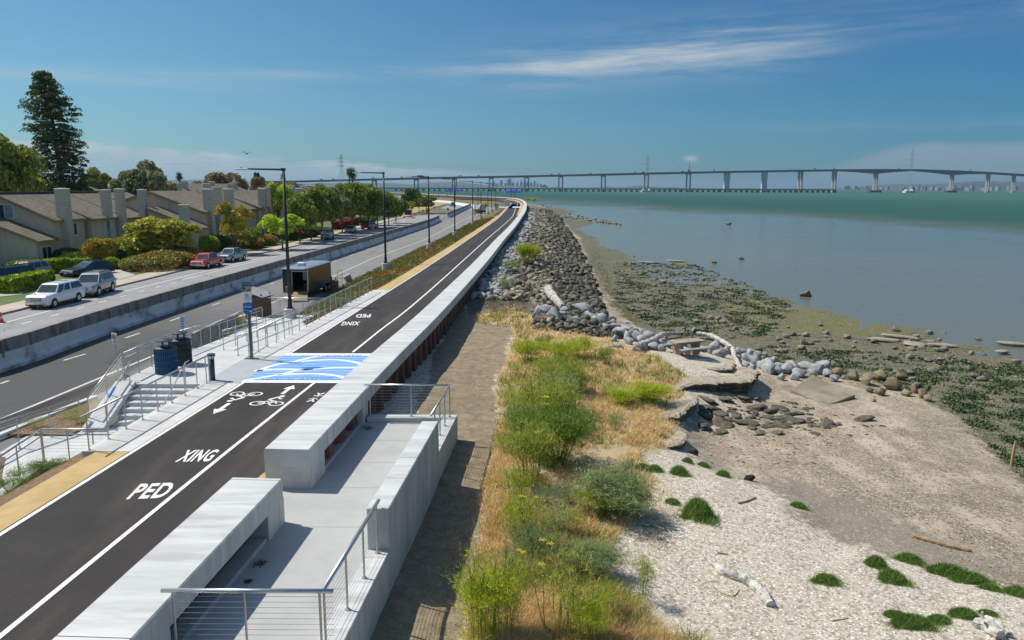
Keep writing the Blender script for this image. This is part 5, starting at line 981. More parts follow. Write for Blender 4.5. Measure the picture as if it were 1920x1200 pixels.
# driftwood ----------------------------------------------------------------------
DW = M('bleached_driftwood', (.36, .33, .29), (.62, .59, .53), 5, .9, .9, 30, c3=(.13, .11, .09), s3=9, f3=.85, stretch=(1, .6, 1.5)); DWB = M('brown_driftwood', (.34, .22, .12), (.46, .32, .18), 3, .85, .5, 14, c3=(.2, .12, .07), s3=3, f3=.5)
def log(label, pts, rr, mat, name='driftwood_log', lift=.6, n=10, hollow=False):
    q = [PH(u, v) for u, v in pts]; q = [Vector((p.x, p.y, p.z+r_*lift)) for p, r_ in zip(q, rr)]; d = crom(q, .08 if q[0].y < 30 else .2); m_ = len(d); rs = [np.interp(i/(m_-1)*(len(rr)-1), range(len(rr)), rr)*(1+.10*math.sin(i*1.7)+.06*math.sin(i*.61+2)) for i in range(m_)]
    mbl = MB().tube(d, rs, n); gl = random.Random(int(pts[0][0])); R0_ = max(rr); mbl.v = [(x+gl.uniform(-1, 1)*R0_*.10+R0_*.12*math.sin(9*x+5*z), y+gl.uniform(-1, 1)*R0_*.10, z+gl.uniform(-1, 1)*R0_*.10) for x, y, z in mbl.v]
    if R0_ > .1:
        for f_ in (.3, .62): k_ = int(f_*(m_-1)); b0_ = d[k_]; mbl.tube([b0_, b0_+Vector((gl.uniform(-1, 1), gl.uniform(-1, 1), .8)).normalized()*R0_*1.7], [R0_*.32, R0_*.14], 6)
    o = mbl.build(name, mat, smooth=False); tag(o, label, 'driftwood'); return o
log('thick bleached driftwood log lying curved on the near shell bank', [(1335, 1056), (1360, 1078), (1400, 1092), (1425, 1112), (1445, 1138)], [.07, .115, .125, .12, .09], DW)
log('smooth tan driftwood log on the dark sand below the scarp', [(1709, 1006), (1740, 1015), (1780, 1026), (1819, 1034)], [.05, .07, .065, .055], DWB)
log('chunky white driftwood stump cut by the bottom right edge', [(1826, 1172), (1850, 1182), (1875, 1200)], [.10, .16, .15], DW); log('second white driftwood piece lying against the stump at bottom right', [(1850, 1162), (1872, 1178), (1892, 1196)], [.07, .10, .08], DW)
log('big white forked driftwood trunk resting on the riprap slope', [(1030, 550), (1028, 560), (1040, 572), (1055, 586)], [.22, .36, .34, .25], DW, lift=1.6); log('stub branch of pale wood beside the white trunk on the riprap', [(1018, 556), (1030, 560)], [.2, .25], DW, lift=2.2)
log('long crooked white driftwood branch reaching down past the picnic table', [(1305, 634), (1330, 638), (1358, 652), (1372, 662), (1378, 678), (1392, 699)], [.13, .15, .14, .13, .10, .06], DW, lift=2.5); log('pale driftwood trunk behind the picnic table, left of it', [(1195, 660), (1225, 648), (1245, 634), (1275, 630)], [.16, .18, .16, .10], DW, lift=2.0)
log('upright pale driftwood spur behind the picnic table', [(1297, 628), (1303, 616)], [.07, .04], DW, lift=3)
for pts, rr, lb in ((((1130, 632), (1160, 642), (1182, 650)), (.03, .035, .02), 'thin white stick lying behind the dry grass'), (((1040, 606), (1075, 608), (1110, 612)), (.04, .04, .03), 'long white pole along the pale boulders'), (((1140, 620), (1150, 604)), (.05, .04), 'short white board propped on the pale boulders'), (((1118, 656), (1150, 650)), (.03, .03), 'white stick in the dry grass above the table'),
                    (((1383, 944), (1400, 941), (1416, 934)), (.025, .03, .03), 'short tan stick on the shell bank beside the green shrub'), (((1336, 1098), (1352, 1112), (1375, 1118), (1386, 1106)), (.012, .014, .014, .01), 'thin curved brown stick beside the bleached log'), (((1345, 1037), (1364, 1040)), (.02, .02), 'short brown stick above the bleached log'), (((1195, 985), (1235, 990), (1265, 1004)), (.035, .03, .015), 'pale branch at the edge of the dry grass'), (((1130, 1108), (1150, 1098), (1165, 1088)), (.02, .025, .02), 'brown forked twig on the shell patch by the grass'), (((1560, 1165), (1590, 1160)), (.018, .014), 'thin brown stick near the bottom of the shell bank')):
    log(lb, pts, rr, DWB if ('brown' in lb or 'tan' in lb) else DW, name='stick', lift=.8, n=6)
q = PH(1896, 872); tag(MB().tube([(q.x, q.y, q.z-.2), (q.x+.02, q.y, q.z+.5), (q.x+.06, q.y, q.z+.95)], [.055, .05, .04], 8).build('wooden_stake', DWB), 'upright wooden stake in the mud at the right edge', 'stake')
q = PH(1170, 604); tag(MB().tube([(0, 0, 0), (.35, 0, .05)], .12, 10).build('plastic_bottle', M('bottle_blue', (.02, .15, .5), (.7, .75, .8), 4, .4)), 'blue and white plastic bottle washed up on the mud', 'bottle').location = q
# leaf litter on the deck, papers
for u, v, s, lb in ((486, 1057, .13, 'brown clump of dead leaves on the shaded deck floor'), (465, 1090, .07, 'small brown leaf clump nearer on the deck floor'), (690, 803, .2, 'brown leaf litter in the far corner of the overlook deck')):
    q = P(u, v, ZP+.005); gL = np.random.default_rng(int(u)); pos = np.tile(np.array([[q.x, q.y, ZP+.01]]), (60, 1)); Vt, Ft = tri_cloud(pos, np.full(60, .05), np.full(60, .03), np.full(60, s*.5), -.3, gL, 2); Vt[:, 2] = np.maximum(Vt[:, 2], ZP+.006); tag(npmesh('leaf_litter', Vt, Ft, M('dead_leaf', (.13, .06, .03), (.2, .11, .05), 4, .9)), lb, 'leaf litter')
# ------------------------------------------------------------------ low vegetation
def veg(name, c1, c2, isl=.8, trans=.25, c3=None): return M(name, c1, c2, .8, .75, island=isl, trans=trans, c3=c3, s3=.5, f3=.7, spec=.2)
GOLD = veg('dry_grass', (.66, .47, .22), (.85, .68, .38), .8, .4, c3=(.52, .42, .15)); GREENY = veg('weed_green', (.20, .25, .05), (.34, .34, .08), .9, .4)
gv = np.random.default_rng(17)
def tuft_obj(name, poly, n, seed, lab, mat, h, per=6, thin=.0009, z0=.1, thr=None, up=.9):
    pos, U, V = pix_pos(poly, n, seed, z0)
    if thr is not None: k = fbm(pos[:, 0], pos[:, 1], thr[0], thr[1]) > thr[2]; pos = pos[k]
    Vt, Ft = tri_cloud(pos, np.full(len(pos), h)*gv.uniform(.5, 1.3, len(pos)), pos[:, 1]*thin, np.full(len(pos), .10), up, gv, per); return stuff(npmesh(name, Vt, Ft, mat), lab, 'grass')
ZG2 = [(893, 590), (960, 572), (1030, 600), (1120, 625), (1230, 668), (1285, 705), (1290, 740), (1262, 800), (1280, 835), (1195, 850), (1225, 900), (1190, 965), (1150, 1010), (1120, 1080), (1200, 1130), (1330, 1215), (880, 1215), (885, 1120), (905, 1000), (910, 900), (935, 800), (935, 720), (962, 650), (965, 615), (895, 608)]
tuft_obj('dry_grass', ZG2, 19000, 1, 'dry golden grass covering the bank between dirt strip and beach', GOLD, .24, 7, .0012, thr=(1.6, 41, -.25), up=.55)
tuft_obj('green_weeds', ZG2, 5500, 2, 'green weeds growing through the dry grass', GREENY, .38, 6, .0011, thr=(3.2, 5, .06))
tuft_obj('dirt_weeds', [(940, 600), (960, 640), (925, 720), (930, 800), (900, 900), (890, 1000), (870, 1120), (850, 1200), (800, 1200), (860, 900), (890, 700)], 900, 3, 'thin dry straw scattered over the dirt strip', GOLD, .14, 3, .0009, thr=(1.0, 9, .05), up=.2)
tuft_obj('shell_weeds', [(1230, 880), (1260, 920), (1240, 1040), (1190, 1010)], 500, 4, 'sparse straw on the shell bank beside the dry grass', GOLD, .10, 3, .0009, up=.2)
for poly, lb, sd_ in (([(940, 480), (1000, 440), (1005, 500), (990, 580), (920, 600), (900, 560)], 'dry weeds between the boulders close to the sea wall', 6), ([(1120, 470), (1150, 540), (1200, 600), (1190, 612), (1140, 570), (1100, 490)], 'brown tide line weeds beside the riprap toe', 8)):
    tuft_obj('dry_weeds', poly, 1500, sd_, lb, veg('brown_weed', (.20, .15, .05), (.30, .24, .09), 1.0), .22 if sd_ == 6 else .08, 4, .0009, z0=.5 if sd_ == 6 else -1.2)
def seg_tris(paths, rad, g=gv):          # thin stems as 3-sided tubes in one mesh
    mb = MB()
    for p in paths: mb.tube(p, [rad*(1-.55*i/(len(p)-1)) for i in range(len(p))], 3, False)
    return mb
def fennel_proto(seed, h, w_, nst, nleaf, fol, stem, leafh=.75, flowers=0, fcol=None, needle=.10, wd=.010):
    g = np.random.default_rng(seed); paths = []; fp = []; tips = []
    for k in range(nst):
        a = g.uniform(0, 6.28); r = abs(g.normal(0, .45)); bx, by = .15*w_*math.cos(a), .15*w_*math.sin(a); hh = h*g.uniform(.72, 1.0)*(1-.25*min(1, r)); L = [(bx, by, -.05)]
        for s in (.3, .6, .85, 1.0): L.append((bx+math.cos(a)*r*w_*.55*s**1.5+g.normal(0, .02), by+math.sin(a)*r*w_*.55*s**1.5+g.normal(0, .02), hh*s))
        paths.append(L); tips.append(L[-1])
        for _ in range(3):
            s = g.uniform(.45, .95); i = int(s*4); q = np.array(L[i])*(1-(s*4-i))+np.array(L[min(4, i+1)])*(s*4-i); e = q+np.array([g.normal(0, .12), g.normal(0, .12), g.uniform(.06, .2)])*h*.6; paths.append([tuple(q), tuple(e)]); tips.append(tuple(e))
    st_mesh = seg_tris(paths, .007); P3 = []
    for _ in range(nleaf):
        p = paths[g.integers(len(paths))]; s = g.uniform(0, 1); i = min(len(p)-2, int(s*(len(p)-1))); q = np.array(p[i])*(1-s)+np.array(p[i+1])*s; q = q+g.normal(0, .10*w_, 3)*np.array((1.3, 1.3, .7)); q[2] = abs(q[2]); 
        if q[2] < h*leafh*g.uniform(.75, 1.2): P3.append(q)
    P3 = np.array(P3); Vt, Ft = tri_cloud(P3, np.full(len(P3), needle), np.full(len(P3), wd), np.full(len(P3), .03), .15, g, 5)
    return st_mesh, (Vt, Ft), [t_ for t_ in tips if t_[2] > h*.7][:flowers]
STEMG = veg('green_stem', (.09, .15, .035), (.14, .20, .06), .3, 0); YF = veg('yellow_flower', (.55, .45, .02), (.65, .55, .05), .2, .1)
FK = {'dark': ((.13, .22, .03), (.24, .32, .04)), 'bright': ((.36, .44, .02), (.50, .54, .05)), 'mid': ((.32, .38, .05), (.46, .48, .09)), 'grey': ((.24, .31, .12), (.35, .40, .18)), 'pickle': ((.13, .23, .04), (.25, .36, .09))}
PROT = {}
def fennel(kind, px, h, label, w_=1.0, seed=None, z=None, leafh=.75, nst=14, nleaf=900, flowers=0, needle=.11, wd=.0105, name='fennel_plant', group='fennel plants on the bank', cat='plant'):
    key = (kind, nst, nleaf, leafh, flowers, needle, (seed or 0) % 3)
    q = PH(*px) if z is None else P(px[0], px[1], z)
    if key not in PROT:
        sm, (Vt, Ft), tp = fennel_proto(hash(str(key)) % 999 if False else sum(ord(c) for c in str(key)), 1.0, 1.0, nst, nleaf, None, None, leafh, flowers, None, needle, wd)
        t0 = thing(name, label, cat, (0, 0, 0)); npmesh('foliage', Vt, Ft, veg('fennel_'+kind, *FK[kind], .8, .4), t0); sm.build('stems', STEMG, t0, fix=False)
        for t_ in tp:
            fl_ = MB(); 
            for k in range(9): a = k*2.4; r = .018*math.sqrt(k); fl_.cyl(t_[0]+r*math.cos(a), t_[1]+r*math.sin(a), t_[2], t_[2]+.012, .012, 5)
            fl_.build('flower_head', YF, t0, fix=False)
        PROT[key] = t0; o = t0
    else: o = copy_tree(PROT[key])
    o.location = q; o.rotation_euler = (0, 0, random.uniform(0, 6.28)); h = h*1.22; o.scale = (h*w_, h*w_, h); o['label'] = label; o['group'] = group; return o
random.seed(8)
for i, (kind, px, h, w_, lb, k) in enumerate([
    ('dark', (1035, 868), 1.75, 1.15, 'largest dark green fennel bush in the middle of the dry bank', dict(nst=20, nleaf=2200, flowers=2)),
    ('mid', (992, 905), 1.7, .85, 'tall yellow green fennel just left of the largest dark bush', dict(nst=16, nleaf=1300, flowers=1)),
    ('mid', (1012, 800), 1.7, 1.0, 'grey green tall fennel behind the largest dark bush', dict(nst=16, nleaf=1300, flowers=1)),
    ('grey', (1045, 772), 1.5, 1.0, 'feathery grey green fennel with many bare stems', dict(nst=18, nleaf=900)),
    ('mid', (1060, 735), 1.3, 1.1, 'fennel clump between the grey green fennel and the bright clumps', dict(nst=16, nleaf=1300, flowers=1)),
    ('bright', (990, 676), .95, 1.5, 'left bright yellow green fennel clump at the top of the bank', dict(nst=14, nleaf=1600)),
    ('bright', (1055, 680), 1.0, 1.5, 'centre bright yellow green fennel clump at the top of the bank', dict(nst=14, nleaf=1600)),
    ('bright', (1090, 672), .95, 1.3, 'right bright yellow green fennel clump at the top of the bank', dict(nst=14, nleaf=1600)),
    ('dark', (1136, 682), .75, 1.0, 'small green bush alone right of the bright clumps', dict(nst=14, nleaf=900)),
    ('dark', (1022, 655), .7, 1.1, 'low blue green shrub behind the bright fennel clumps', dict(nst=14, nleaf=900)),
    ('grey', (1150, 960), 1.0, 1.45, 'broad rounded grey green bush on the edge of the shell bank', dict(nst=26, nleaf=2600, leafh=.95)),
    ('bright', (1120, 962), .7, 1.4, 'yellow green skirt of foliage at the left foot of the rounded bush', dict(nst=14, nleaf=1600)),
    ('dark', (1185, 965), .7, 1.5, 'dark green foliage at the right foot of the rounded bush', dict(nst=14, nleaf=900)),
    ('bright', (905, 1195), 1.25, .85, 'big bright yellow green fennel at the bottom left of the bank', dict(nst=16, nleaf=2400, flowers=2)),
    ('mid', (945, 1185), 1.5, .55, 'tall thin stemmed fennel beside the one at the bottom left', dict(nst=12, nleaf=700, flowers=3)),
    ('mid', (985, 1030), 1.3, .8, 'slender yellow green fennel in the middle foreground', dict(nst=12, nleaf=700, flowers=3)),
    ('bright', (965, 1000), .8, .8, 'short yellow green fennel on the left edge of the dry grass', dict(nst=14, nleaf=1600)),
    ('mid', (1045, 1185), 1.6, .75, 'tall leaning fennel stems in the centre foreground', dict(nst=10, nleaf=420, flowers=3)),
    ('bright', (1095, 1200), .9, .9, 'yellow green fennel clump on the bottom edge', dict(nst=14, nleaf=1600)),
    ('mid', (895, 1120), 1.15, .45, 'thin tall fennel at the very edge of the wall shadow', dict(nst=10, nleaf=420, flowers=3)),
    ('mid', (1207, 1118), .95, .65, 'delicate fennel with three bare stems on the shell patch', dict(nst=8, nleaf=500)),
    ('grey', (1110, 1075), .55, 1.6, 'low spreading shrub with tiny blue flowers in the foreground', dict(nst=26, nleaf=2600, leafh=.95)),
    ('bright', (985, 492), 2.0, .9, 'large yellow green fennel high on the riprap beside the sea wall', dict(nst=16, nleaf=2400, z=.8)),
    ('bright', (1000, 488), 1.6, .9, 'right neighbour of the large fennel on the riprap', dict(nst=16, nleaf=2400, z=.7)),
    ('grey', (955, 512), 1.2, 1.2, 'pale dry fennel among the grey boulders near the wall', dict(nst=18, nleaf=900, z=.8)),
    ('grey', (950, 545), .9, 1.2, 'pale sparse plant among the boulders where the pile wall starts', dict(nst=18, nleaf=900, z=.7)),
    ('mid', (1080, 735), .9, 1.2, 'fennel right of centre below the bright clumps', dict(nst=12, nleaf=700)),
    ('mid', (960, 770), .8, 1.2, 'straw coloured fennel on the left edge beside the dirt strip', dict(nst=12, nleaf=700)),
    ('grey', (975, 830), 1.2, .8, 'grey stemmed fennel left of the largest dark bush', dict(nst=18, nleaf=900)),
    ('dark', (1060, 800), 1.2, .8, 'green fennel behind right of the largest dark bush', dict(nst=14, nleaf=900)),
    ('mid', (1030, 720), 1.2, 1.0, 'green fennel between the left and centre bright clumps, lower down', dict(nst=16, nleaf=1300)),
    ('mid', (975, 940), .9, .7, 'yellow green weed clump below the tall yellow green fennel', dict(nst=12, nleaf=700)),
    ('grey', (1010, 1080), 1.1, .7, 'grey green thin fennel in the centre foreground', dict(nst=18, nleaf=900)),
    ('mid', (1140, 1150), .7, .9, 'yellow green fennel left of the delicate shell patch plant', dict(nst=12, nleaf=700)),
    ('bright', (1215, 752), .62, 2.3, 'rounded yellow green bush above the eroded ledge', dict(nst=26, nleaf=2600, leafh=.95)),
    ('bright', (1162, 755), .45, 1.9, 'smaller yellow green bush left of the rounded one', dict(nst=26, nleaf=2600, leafh=.95)),
    ('bright', (1000, 378), 2.2, 1.8, 'yellow green bush at the tip of the far point, left', dict(nst=16, nleaf=2400, z=.4)), ('bright', (990, 376), 2.0, 1.8, 'yellow green bush at the tip of the far point, nearest the wall', dict(nst=16, nleaf=2400, z=.4))]):
    fennel(kind, px, h, lb, w_, seed=i, **k)
# plain filler plants that nothing tells apart
random.seed(9); n = 0
while n < 24:
    u = random.uniform(950, 1200); v = random.uniform(640, 1150)
    if not poly_mask(np.array([u]), np.array([v]), ZG2)[0] or u > 1120 and v > 900: continue
    fennel(random.choice(('mid', 'grey')), (u, v), random.uniform(.35, .7), 'small feathery weed plant growing in the dry grass', random.uniform(.9, 1.5), seed=n, nst=12, nleaf=700, group='small weed plants in the dry grass'); n += 1
# pickleweed cushions on the shells ------------------------------------------------
def cushion_proto(seed, n=1100, flat=.5):
    g = np.random.default_rng(seed); a = g.uniform(0, 6.28, n); r = np.sqrt(g.uniform(0, 1, n))*(1+.5*(g.uniform(0, 1, n) > .88))*(1+.22*np.sin(a*3+seed)+.18*np.sin(a*7+1)+.1*np.sin(a*13)); x = r*np.cos(a)*.5; y = r*np.sin(a)*.5; z = np.maximum(0, flat*(1-r**2))*.8*g.uniform(.2, 1, n)
    return tri_cloud(np.stack([x, y, z], 1), np.full(n, .20), np.full(n, .020), np.full(n, .04), .8, g, 4)
CU = []
for i in range(3): Vt, Ft = cushion_proto(60+i); o = npmesh('shrub', Vt, Ft, veg('pickleweed', *FK['pickle'], .9, .25)); CU.append(o.data); bpy.data.objects.remove(o)
for i, (u, v, w_, d_, h, lb) in enumerate([(1308, 966, .72, .7, .75, 'plump bright green shrub, the tallest on the upper shell bank'), (1273, 888, .5, .45, .4, 'green cushion plant on the lip of the shell bank'), (1355, 892, .42, .3, .3, 'small green cushion beside the black peat lump'), (1318, 874, .4, .3, .25, 'pale green cushion right of the lip plant'), (1228, 882, .4, .4, .3, 'green tuft at the corner of the dry grass, upper left of the shells'), (1288, 866, .35, .25, .25, 'small green tuft just above the lip plant'),
    (1260, 942, .4, .3, .2, 'sparse pale green tuft left of the plump shrub'), (1548, 1090, .55, .35, .3, 'grey green cushion alone in the middle of the shell bank'), (1641, 1060, .5, .35, .4, 'left upper cushion of the green group on the right shell bank'), (1672, 1088, .6, .45, .42, 'middle lower cushion of the green group on the right shell bank'), (1703, 1052, .6, .35, .35, 'upper right cushion of the green group'), (1770, 1075, 1.0, .4, .4, 'left half of the long green mat on the right shell bank'), (1815, 1090, .9, .4, .4, 'right half of the long green mat on the right shell bank'), (1855, 1104, .5, .25, .22, 'trailing end of the long green mat'), (1908, 1115, .6, .35, .35, 'green cushion at the right edge of the picture'),
    (1705, 1172, .85, .35, .4, 'large green mat near the bottom right corner'), (1675, 1155, .5, .25, .22, 'small cushion upper left of the bottom mat'), (1760, 1165, .5, .3, .25, 'green tuft right of the bottom mat'), (1805, 1155, .6, .3, .32, 'green cushion above the white stump'), (1850, 1150, .4, .2, .15, 'thin green runner above the white stump'), (1640, 745, .1, .1, .1, 'tiny weed by the ochre boulders'), (1495, 950, .45, .3, .25, 'brown green clump on the low scarp'), (1240, 820, .4, .25, .15, 'low green patch on the shelly ledge'), (1205, 880, .5, .4, .3, 'green tuft inside the corner of the dry grass')]):
    q = PH(u, v); o = bpy.data.objects.new('cushion_plant', CU[i % 3]); sc.collection.objects.link(o); o.location = (q.x, q.y, q.z-.02); o.rotation_euler = (0, 0, random.uniform(-.3, .3)); o.scale = (w_*1.1, d_*1.2, h*1.5); tag(o, lb, 'plant', 'green cushion plants on the shells')
# planting near the lower ramp
for u, v, h, lb in ((55, 905, .5, 'lavender and green plant on the mulch bank, nearest the tan shoulder'), (25, 925, .45, 'low green plant on the mulch bank at the left edge'), (90, 893, .5, 'larger green plant on the mulch bank below the guard rail'), (12, 945, .35, 'small green plant at the lower left edge of the mulch')):
    fennel('dark', (u, v), h, lb, 1.5, z=.55, nst=14, nleaf=900, group='plants on the mulch bank')
for k, (x, y) in enumerate(((-16.2, 28.6), (-16.6, 27.2), (-16.0, 26.6), (-17.2, 26.0))):
    o = fennel('mid', (0, 700), .35, ('small shrub in the planting bed nearest the stairs', 'green shrub in the middle of the planting bed', 'small shrub beside the ramp rail in the planting bed', 'lowest shrub of the planting bed')[k], 1.6, z=0, nst=12, nleaf=700, group='shrubs in the planting bed'); o.location = (x, y, .14)
# verge ground cover
vs_ = []; random.seed(4)
for _ in range(9000):
    y = 47+(random.random()**1.8)*150; a = vfoot(y); c = LX(y)-1.2; f = random.random(); vs_.append((a+(c-a)*f, y, 1.12*min(1, f*1.15)))
vp = np.array(vs_); Vt, Ft = tri_cloud(vp, np.full(len(vp), .16), vp[:, 1]*.0012, np.full(len(vp), .12), .4, gv, 6); stuff(npmesh('ice_plant', Vt, Ft, M('verge_leaf', (.11, .15, .025), (.19, .17, .03), .4, .9, island=.8, c3=(.36, .13, .03), s3=.14, f3=.85, trans=.15)), 'green and rust coloured ground cover on the verge beside the road', 'ground cover')
# ------------------------------------------------------------------ townhouses
SID = M('taupe_siding', (.58, .48, .35), (.66, .56, .42), 1.2, .9, .25, 6, c3=(.48, .40, .29), s3=.35, f3=.5, stretch=(5, 5, .4)); SHG = newmat('shingle_roof'); m, t, b = SHG; SHG = m; p = t.pos()
bk = t.n('ShaderNodeTexBrick'); bk.inputs['Scale'].default_value = 1.0; bk.inputs['Brick Width'].default_value = .55; bk.inputs['Row Height'].default_value = .22; bk.inputs['Mortar Size'].default_value = .02
_x, _y, _z = t.sep(p); t.lk(t.comb(_y, _x, 0.0), bk.inputs['Vector']); bk.inputs['Color1'].default_value = (.10, .085, .058, 1); bk.inputs['Color2'].default_value = (.185, .155, .11, 1); bk.inputs['Mortar'].default_value = (.05, .043, .03, 1)
t.lk(t.mix(t.ss(t.noise(p, .5, 5), .4, .7, 0, .4), bk.outputs[0], (.20, .17, .12)), b.inputs['Base Color']); b.inputs['Roughness'].default_value = .9
FASC = M('fascia_ochre', (.30, .22, .09), (.36, .27, .12), .8, .8); m, t, b = newmat('chimney_brick'); CHB = m; p = t.n('ShaderNodeTexCoord').outputs['Object']; bk = t.n('ShaderNodeTexBrick'); bk.inputs['Scale'].default_value = 1; bk.inputs['Brick Width'].default_value = .5; bk.inputs['Row Height'].default_value = .19; bk.inputs['Mortar Size'].default_value = .025
_x, _y, _z = t.sep(p); t.lk(t.comb(t.m('ADD', _x, _y), _z, 0.0), bk.inputs['Vector']); bk.inputs['Color1'].default_value = (.60, .53, .43, 1); bk.inputs['Color2'].default_value = (.70, .63, .52, 1); bk.inputs['Mortar'].default_value = (.36, .31, .25, 1); t.lk(bk.outputs[0], b.inputs['Base Color']); b.inputs['Roughness'].default_value = .9
GLS = M('window_glass', (.02, .025, .03), (.06, .07, .075), .6, .12, spec=.6); FRM = M('window_frame', (.68, .70, .72), None, 1, .5); CURT = M('curtain', (.42, .42, .40), (.3, .31, .3), 3, .8)
def window(par, face, c, w_, h_, door=False):      # face 'E' (+X) or 'S' (-Y); c = centre of sill line on wall plane
    x, y, z = c; t_ = .07
    f = MB(); e = .15
    def bx(mb, a0, a1, z0, z1, d0, d1):
        if face == 'E': mb.box(x+d0, x+d1, y+a0, y+a1, z+z0, z+z1)
        else: mb.box(x+a0, x+a1, y-d1, y-d0, z+z0, z+z1)
    for a0, a1, z0, z1 in ((-w_/2, -w_/2+e, 0, h_), (w_/2-e, w_/2, 0, h_), (-w_/2+e, w_/2-e, 0, e), (-w_/2+e, w_/2-e, h_-e, h_), (-.04, .04, e, h_-e)): bx(f, a0, a1, z0, z1, .0, t_)
    fo_ = wc_(f, 'door' if door else 'window', FRM, par); g_ = MB(); bx(g_, -w_/2+e, -.04, e, h_-e, .01, .03); wc2(g_, 'pane', GLS, fo_, par); g_ = MB(); bx(g_, .04, w_/2-e, e, h_-e, .01, .03); wc2(g_, 'pane', CURT if (int(y*7) % 3 == 0) else GLS, fo_, par)
def wc2(mb, name, mat, parent, root, **k):
    o = mb.build(name, mat, **k); o.parent = parent; return o
def roofslab(par, A, B, y0, y1, th=.22):      # A=(x,z) ridge, B=(x,z) eave
    (xa, za), (xb, zb) = A, B; mb = MB().add([(xa, y0, za), (xb, y0, zb), (xb, y1, zb), (xa, y1, za), (xa, y0, za-.06), (xb, y0, zb-.06), (xb, y1, zb-.06), (xa, y1, za-.06)], [(0, 1, 2, 3), (7, 6, 5, 4), (0, 4, 5, 1), (1, 5, 6, 2), (2, 6, 7, 3), (3, 7, 4, 0)])
    r_ = wc_(mb, 'roof', SHG, par)
    mb = MB().add([(xa, y0-.04, za-.03), (xb, y0-.04, zb-.03), (xb, y0+.10, zb-.03), (xa, y0+.10, za-.03), (xa, y0-.04, za-.34), (xb, y0-.04, zb-.34), (xb, y0+.10, zb-.34), (xa, y0+.10, za-.34)], [(0, 3, 2, 1), (4, 5, 6, 7), (0, 1, 5, 4), (1, 2, 6, 5), (2, 3, 7, 6), (3, 0, 4, 7)]); wc2(mb, 'fascia', FASC, r_, par)
    wc2(MB().box(xb-.12, xb+.03, y0, y1, zb-.30, zb-.04), 'gutter', FASC, r_, par)
def chimney(par, x, y, w_, d_, z1): 
    c_ = wc_(MB().box(x-w_/2, x+w_/2, y-d_/2, y+d_/2, 0, z1).loft([[(x-w_/2*k, y-d_/2*k, z), (x+w_/2*k, y-d_/2*k, z), (x+w_/2*k, y+d_/2*k, z), (x-w_/2*k, y+d_/2*k, z)] for k, z in ((1.0, z1), (1.07, z1+.05), (1.07, z1+.2), (.9, z1+.25))]), 'chimney', CHB, par); wc2(MB().box(x-w_/4, x+w_/4, y-d_/4, y+d_/4, z1+.24, z1+.36), 'flue', M('flue', (.3, .27, .22), None, 1, .8), c_, par)
def unit(par, y0, y1, Xr, Xe, zr, ze, back=8.5, win=True, wz=3.0):
    zb = zr-(zr-ze)/(Xe-Xr)*back*.9
    poly = [(Xr-back, 0), (Xe-.35, 0), (Xe-.35, ze-.15), (Xr, zr-.20), (Xr-back, zb-.2)]
    mb = MB(); n_ = len(poly); mb.add([(x, y0, z) for x, z in poly]+[(x, y1, z) for x, z in poly], [tuple(range(n_)), tuple(range(n_, 2*n_))[::-1]]+[(i, (i+1) % n_, n_+(i+1) % n_, n_+i) for i in range(n_)]); wc_(mb, 'wall', SID, par)
    roofslab(par, (Xr, zr), (Xe, ze), y0-.25, y1+.02); roofslab(par, (Xr-.001, zr-.001), (Xr-back, zb), y0-.25, y1+.02)
    if win:
        window(par, 'E', (Xe-.35, (y0+y1)/2+.6, wz), 1.7, 1.6); window(par, 'E', (Xe-.35, (y0+y1)/2-.9, .3), 1.5, 1.9)
h1 = thing('townhouse_row', 'nearest brown shingled townhouse row, behind the white pickup, with tall brick chimneys', 'townhouses', (-55, 95, 0))
unit(h1, 84, 90, -57.5, -50.9, 8.0, 5.0); unit(h1, 90.3, 97, -57.6, -50.2, 8.02, 4.9); unit(h1, 97.3, 104, -57.5, -49.6, 8.0, 4.75); unit(h1, 104.3, 112, -57.3, -49.4, 8.0, 4.8)
unit(h1, 76, 84, -66, -57.5, 8.25, 7.35, win=False); window(h1, 'S', (-56.6, 84, 5.1), 2.2, 1.7)
wg = [(-62, 0), (-51.25, 0), (-51.25, 2.95), (-62, 7.2)]; mb = MB(); mb.add([(x, 80.5, z) for x, z in wg]+[(x, 84, z) for x, z in wg], [(0, 1, 2, 3), (7, 6, 5, 4), (1, 5, 6, 2), (0, 4, 5, 1)]); wc_(mb, 'wing_wall', SID, h1, fix=False); roofslab(h1, (-62, 7.35), (-50.7, 2.95), 80.2, 84.0)
window(h1, 'E', (-51.25, 82.2, .05), 1.9, 2.25, door=True)
for x, y, w_, z in ((-51.1, 85.9, 1.2, 8.25), (-50.65, 94.2, .95, 8.1), (-50.0, 96.3, .95, 8.2), (-49.5, 101.1, .95, 8.1)): chimney(h1, x, y, w_, w_*.85, z)
wc_(MB().box(-57.6, -57.2, 84, 112, 7.98, 8.1), 'ridge_cap', M('ridge', (.14, .12, .10), None, 1, .9), h1)
h2 = thing('townhouse_row', 'second brown townhouse row, behind the red pickup, with a broad blank gable wall', 'townhouses', (-46, 125, 0))
for i in range(8): unit(h2, 103+i*7.6+(.2 if i else 0), 110.6+i*7.6, -49.4-.15*(i % 2), -42.0-.25*(i % 3), 8.15-.05*(i % 2), 5.35-.1*(i % 3))
for i in range(8): 
    if i in (0, 1, 3, 5, 6): chimney(h2, -42.3, 105.2+i*7.6, 1.15, 1.1, 8.2)
    if i in (0, 3): chimney(h2, -42.1, 107.8+i*7.6, 1.1, 1.0, 8.5)
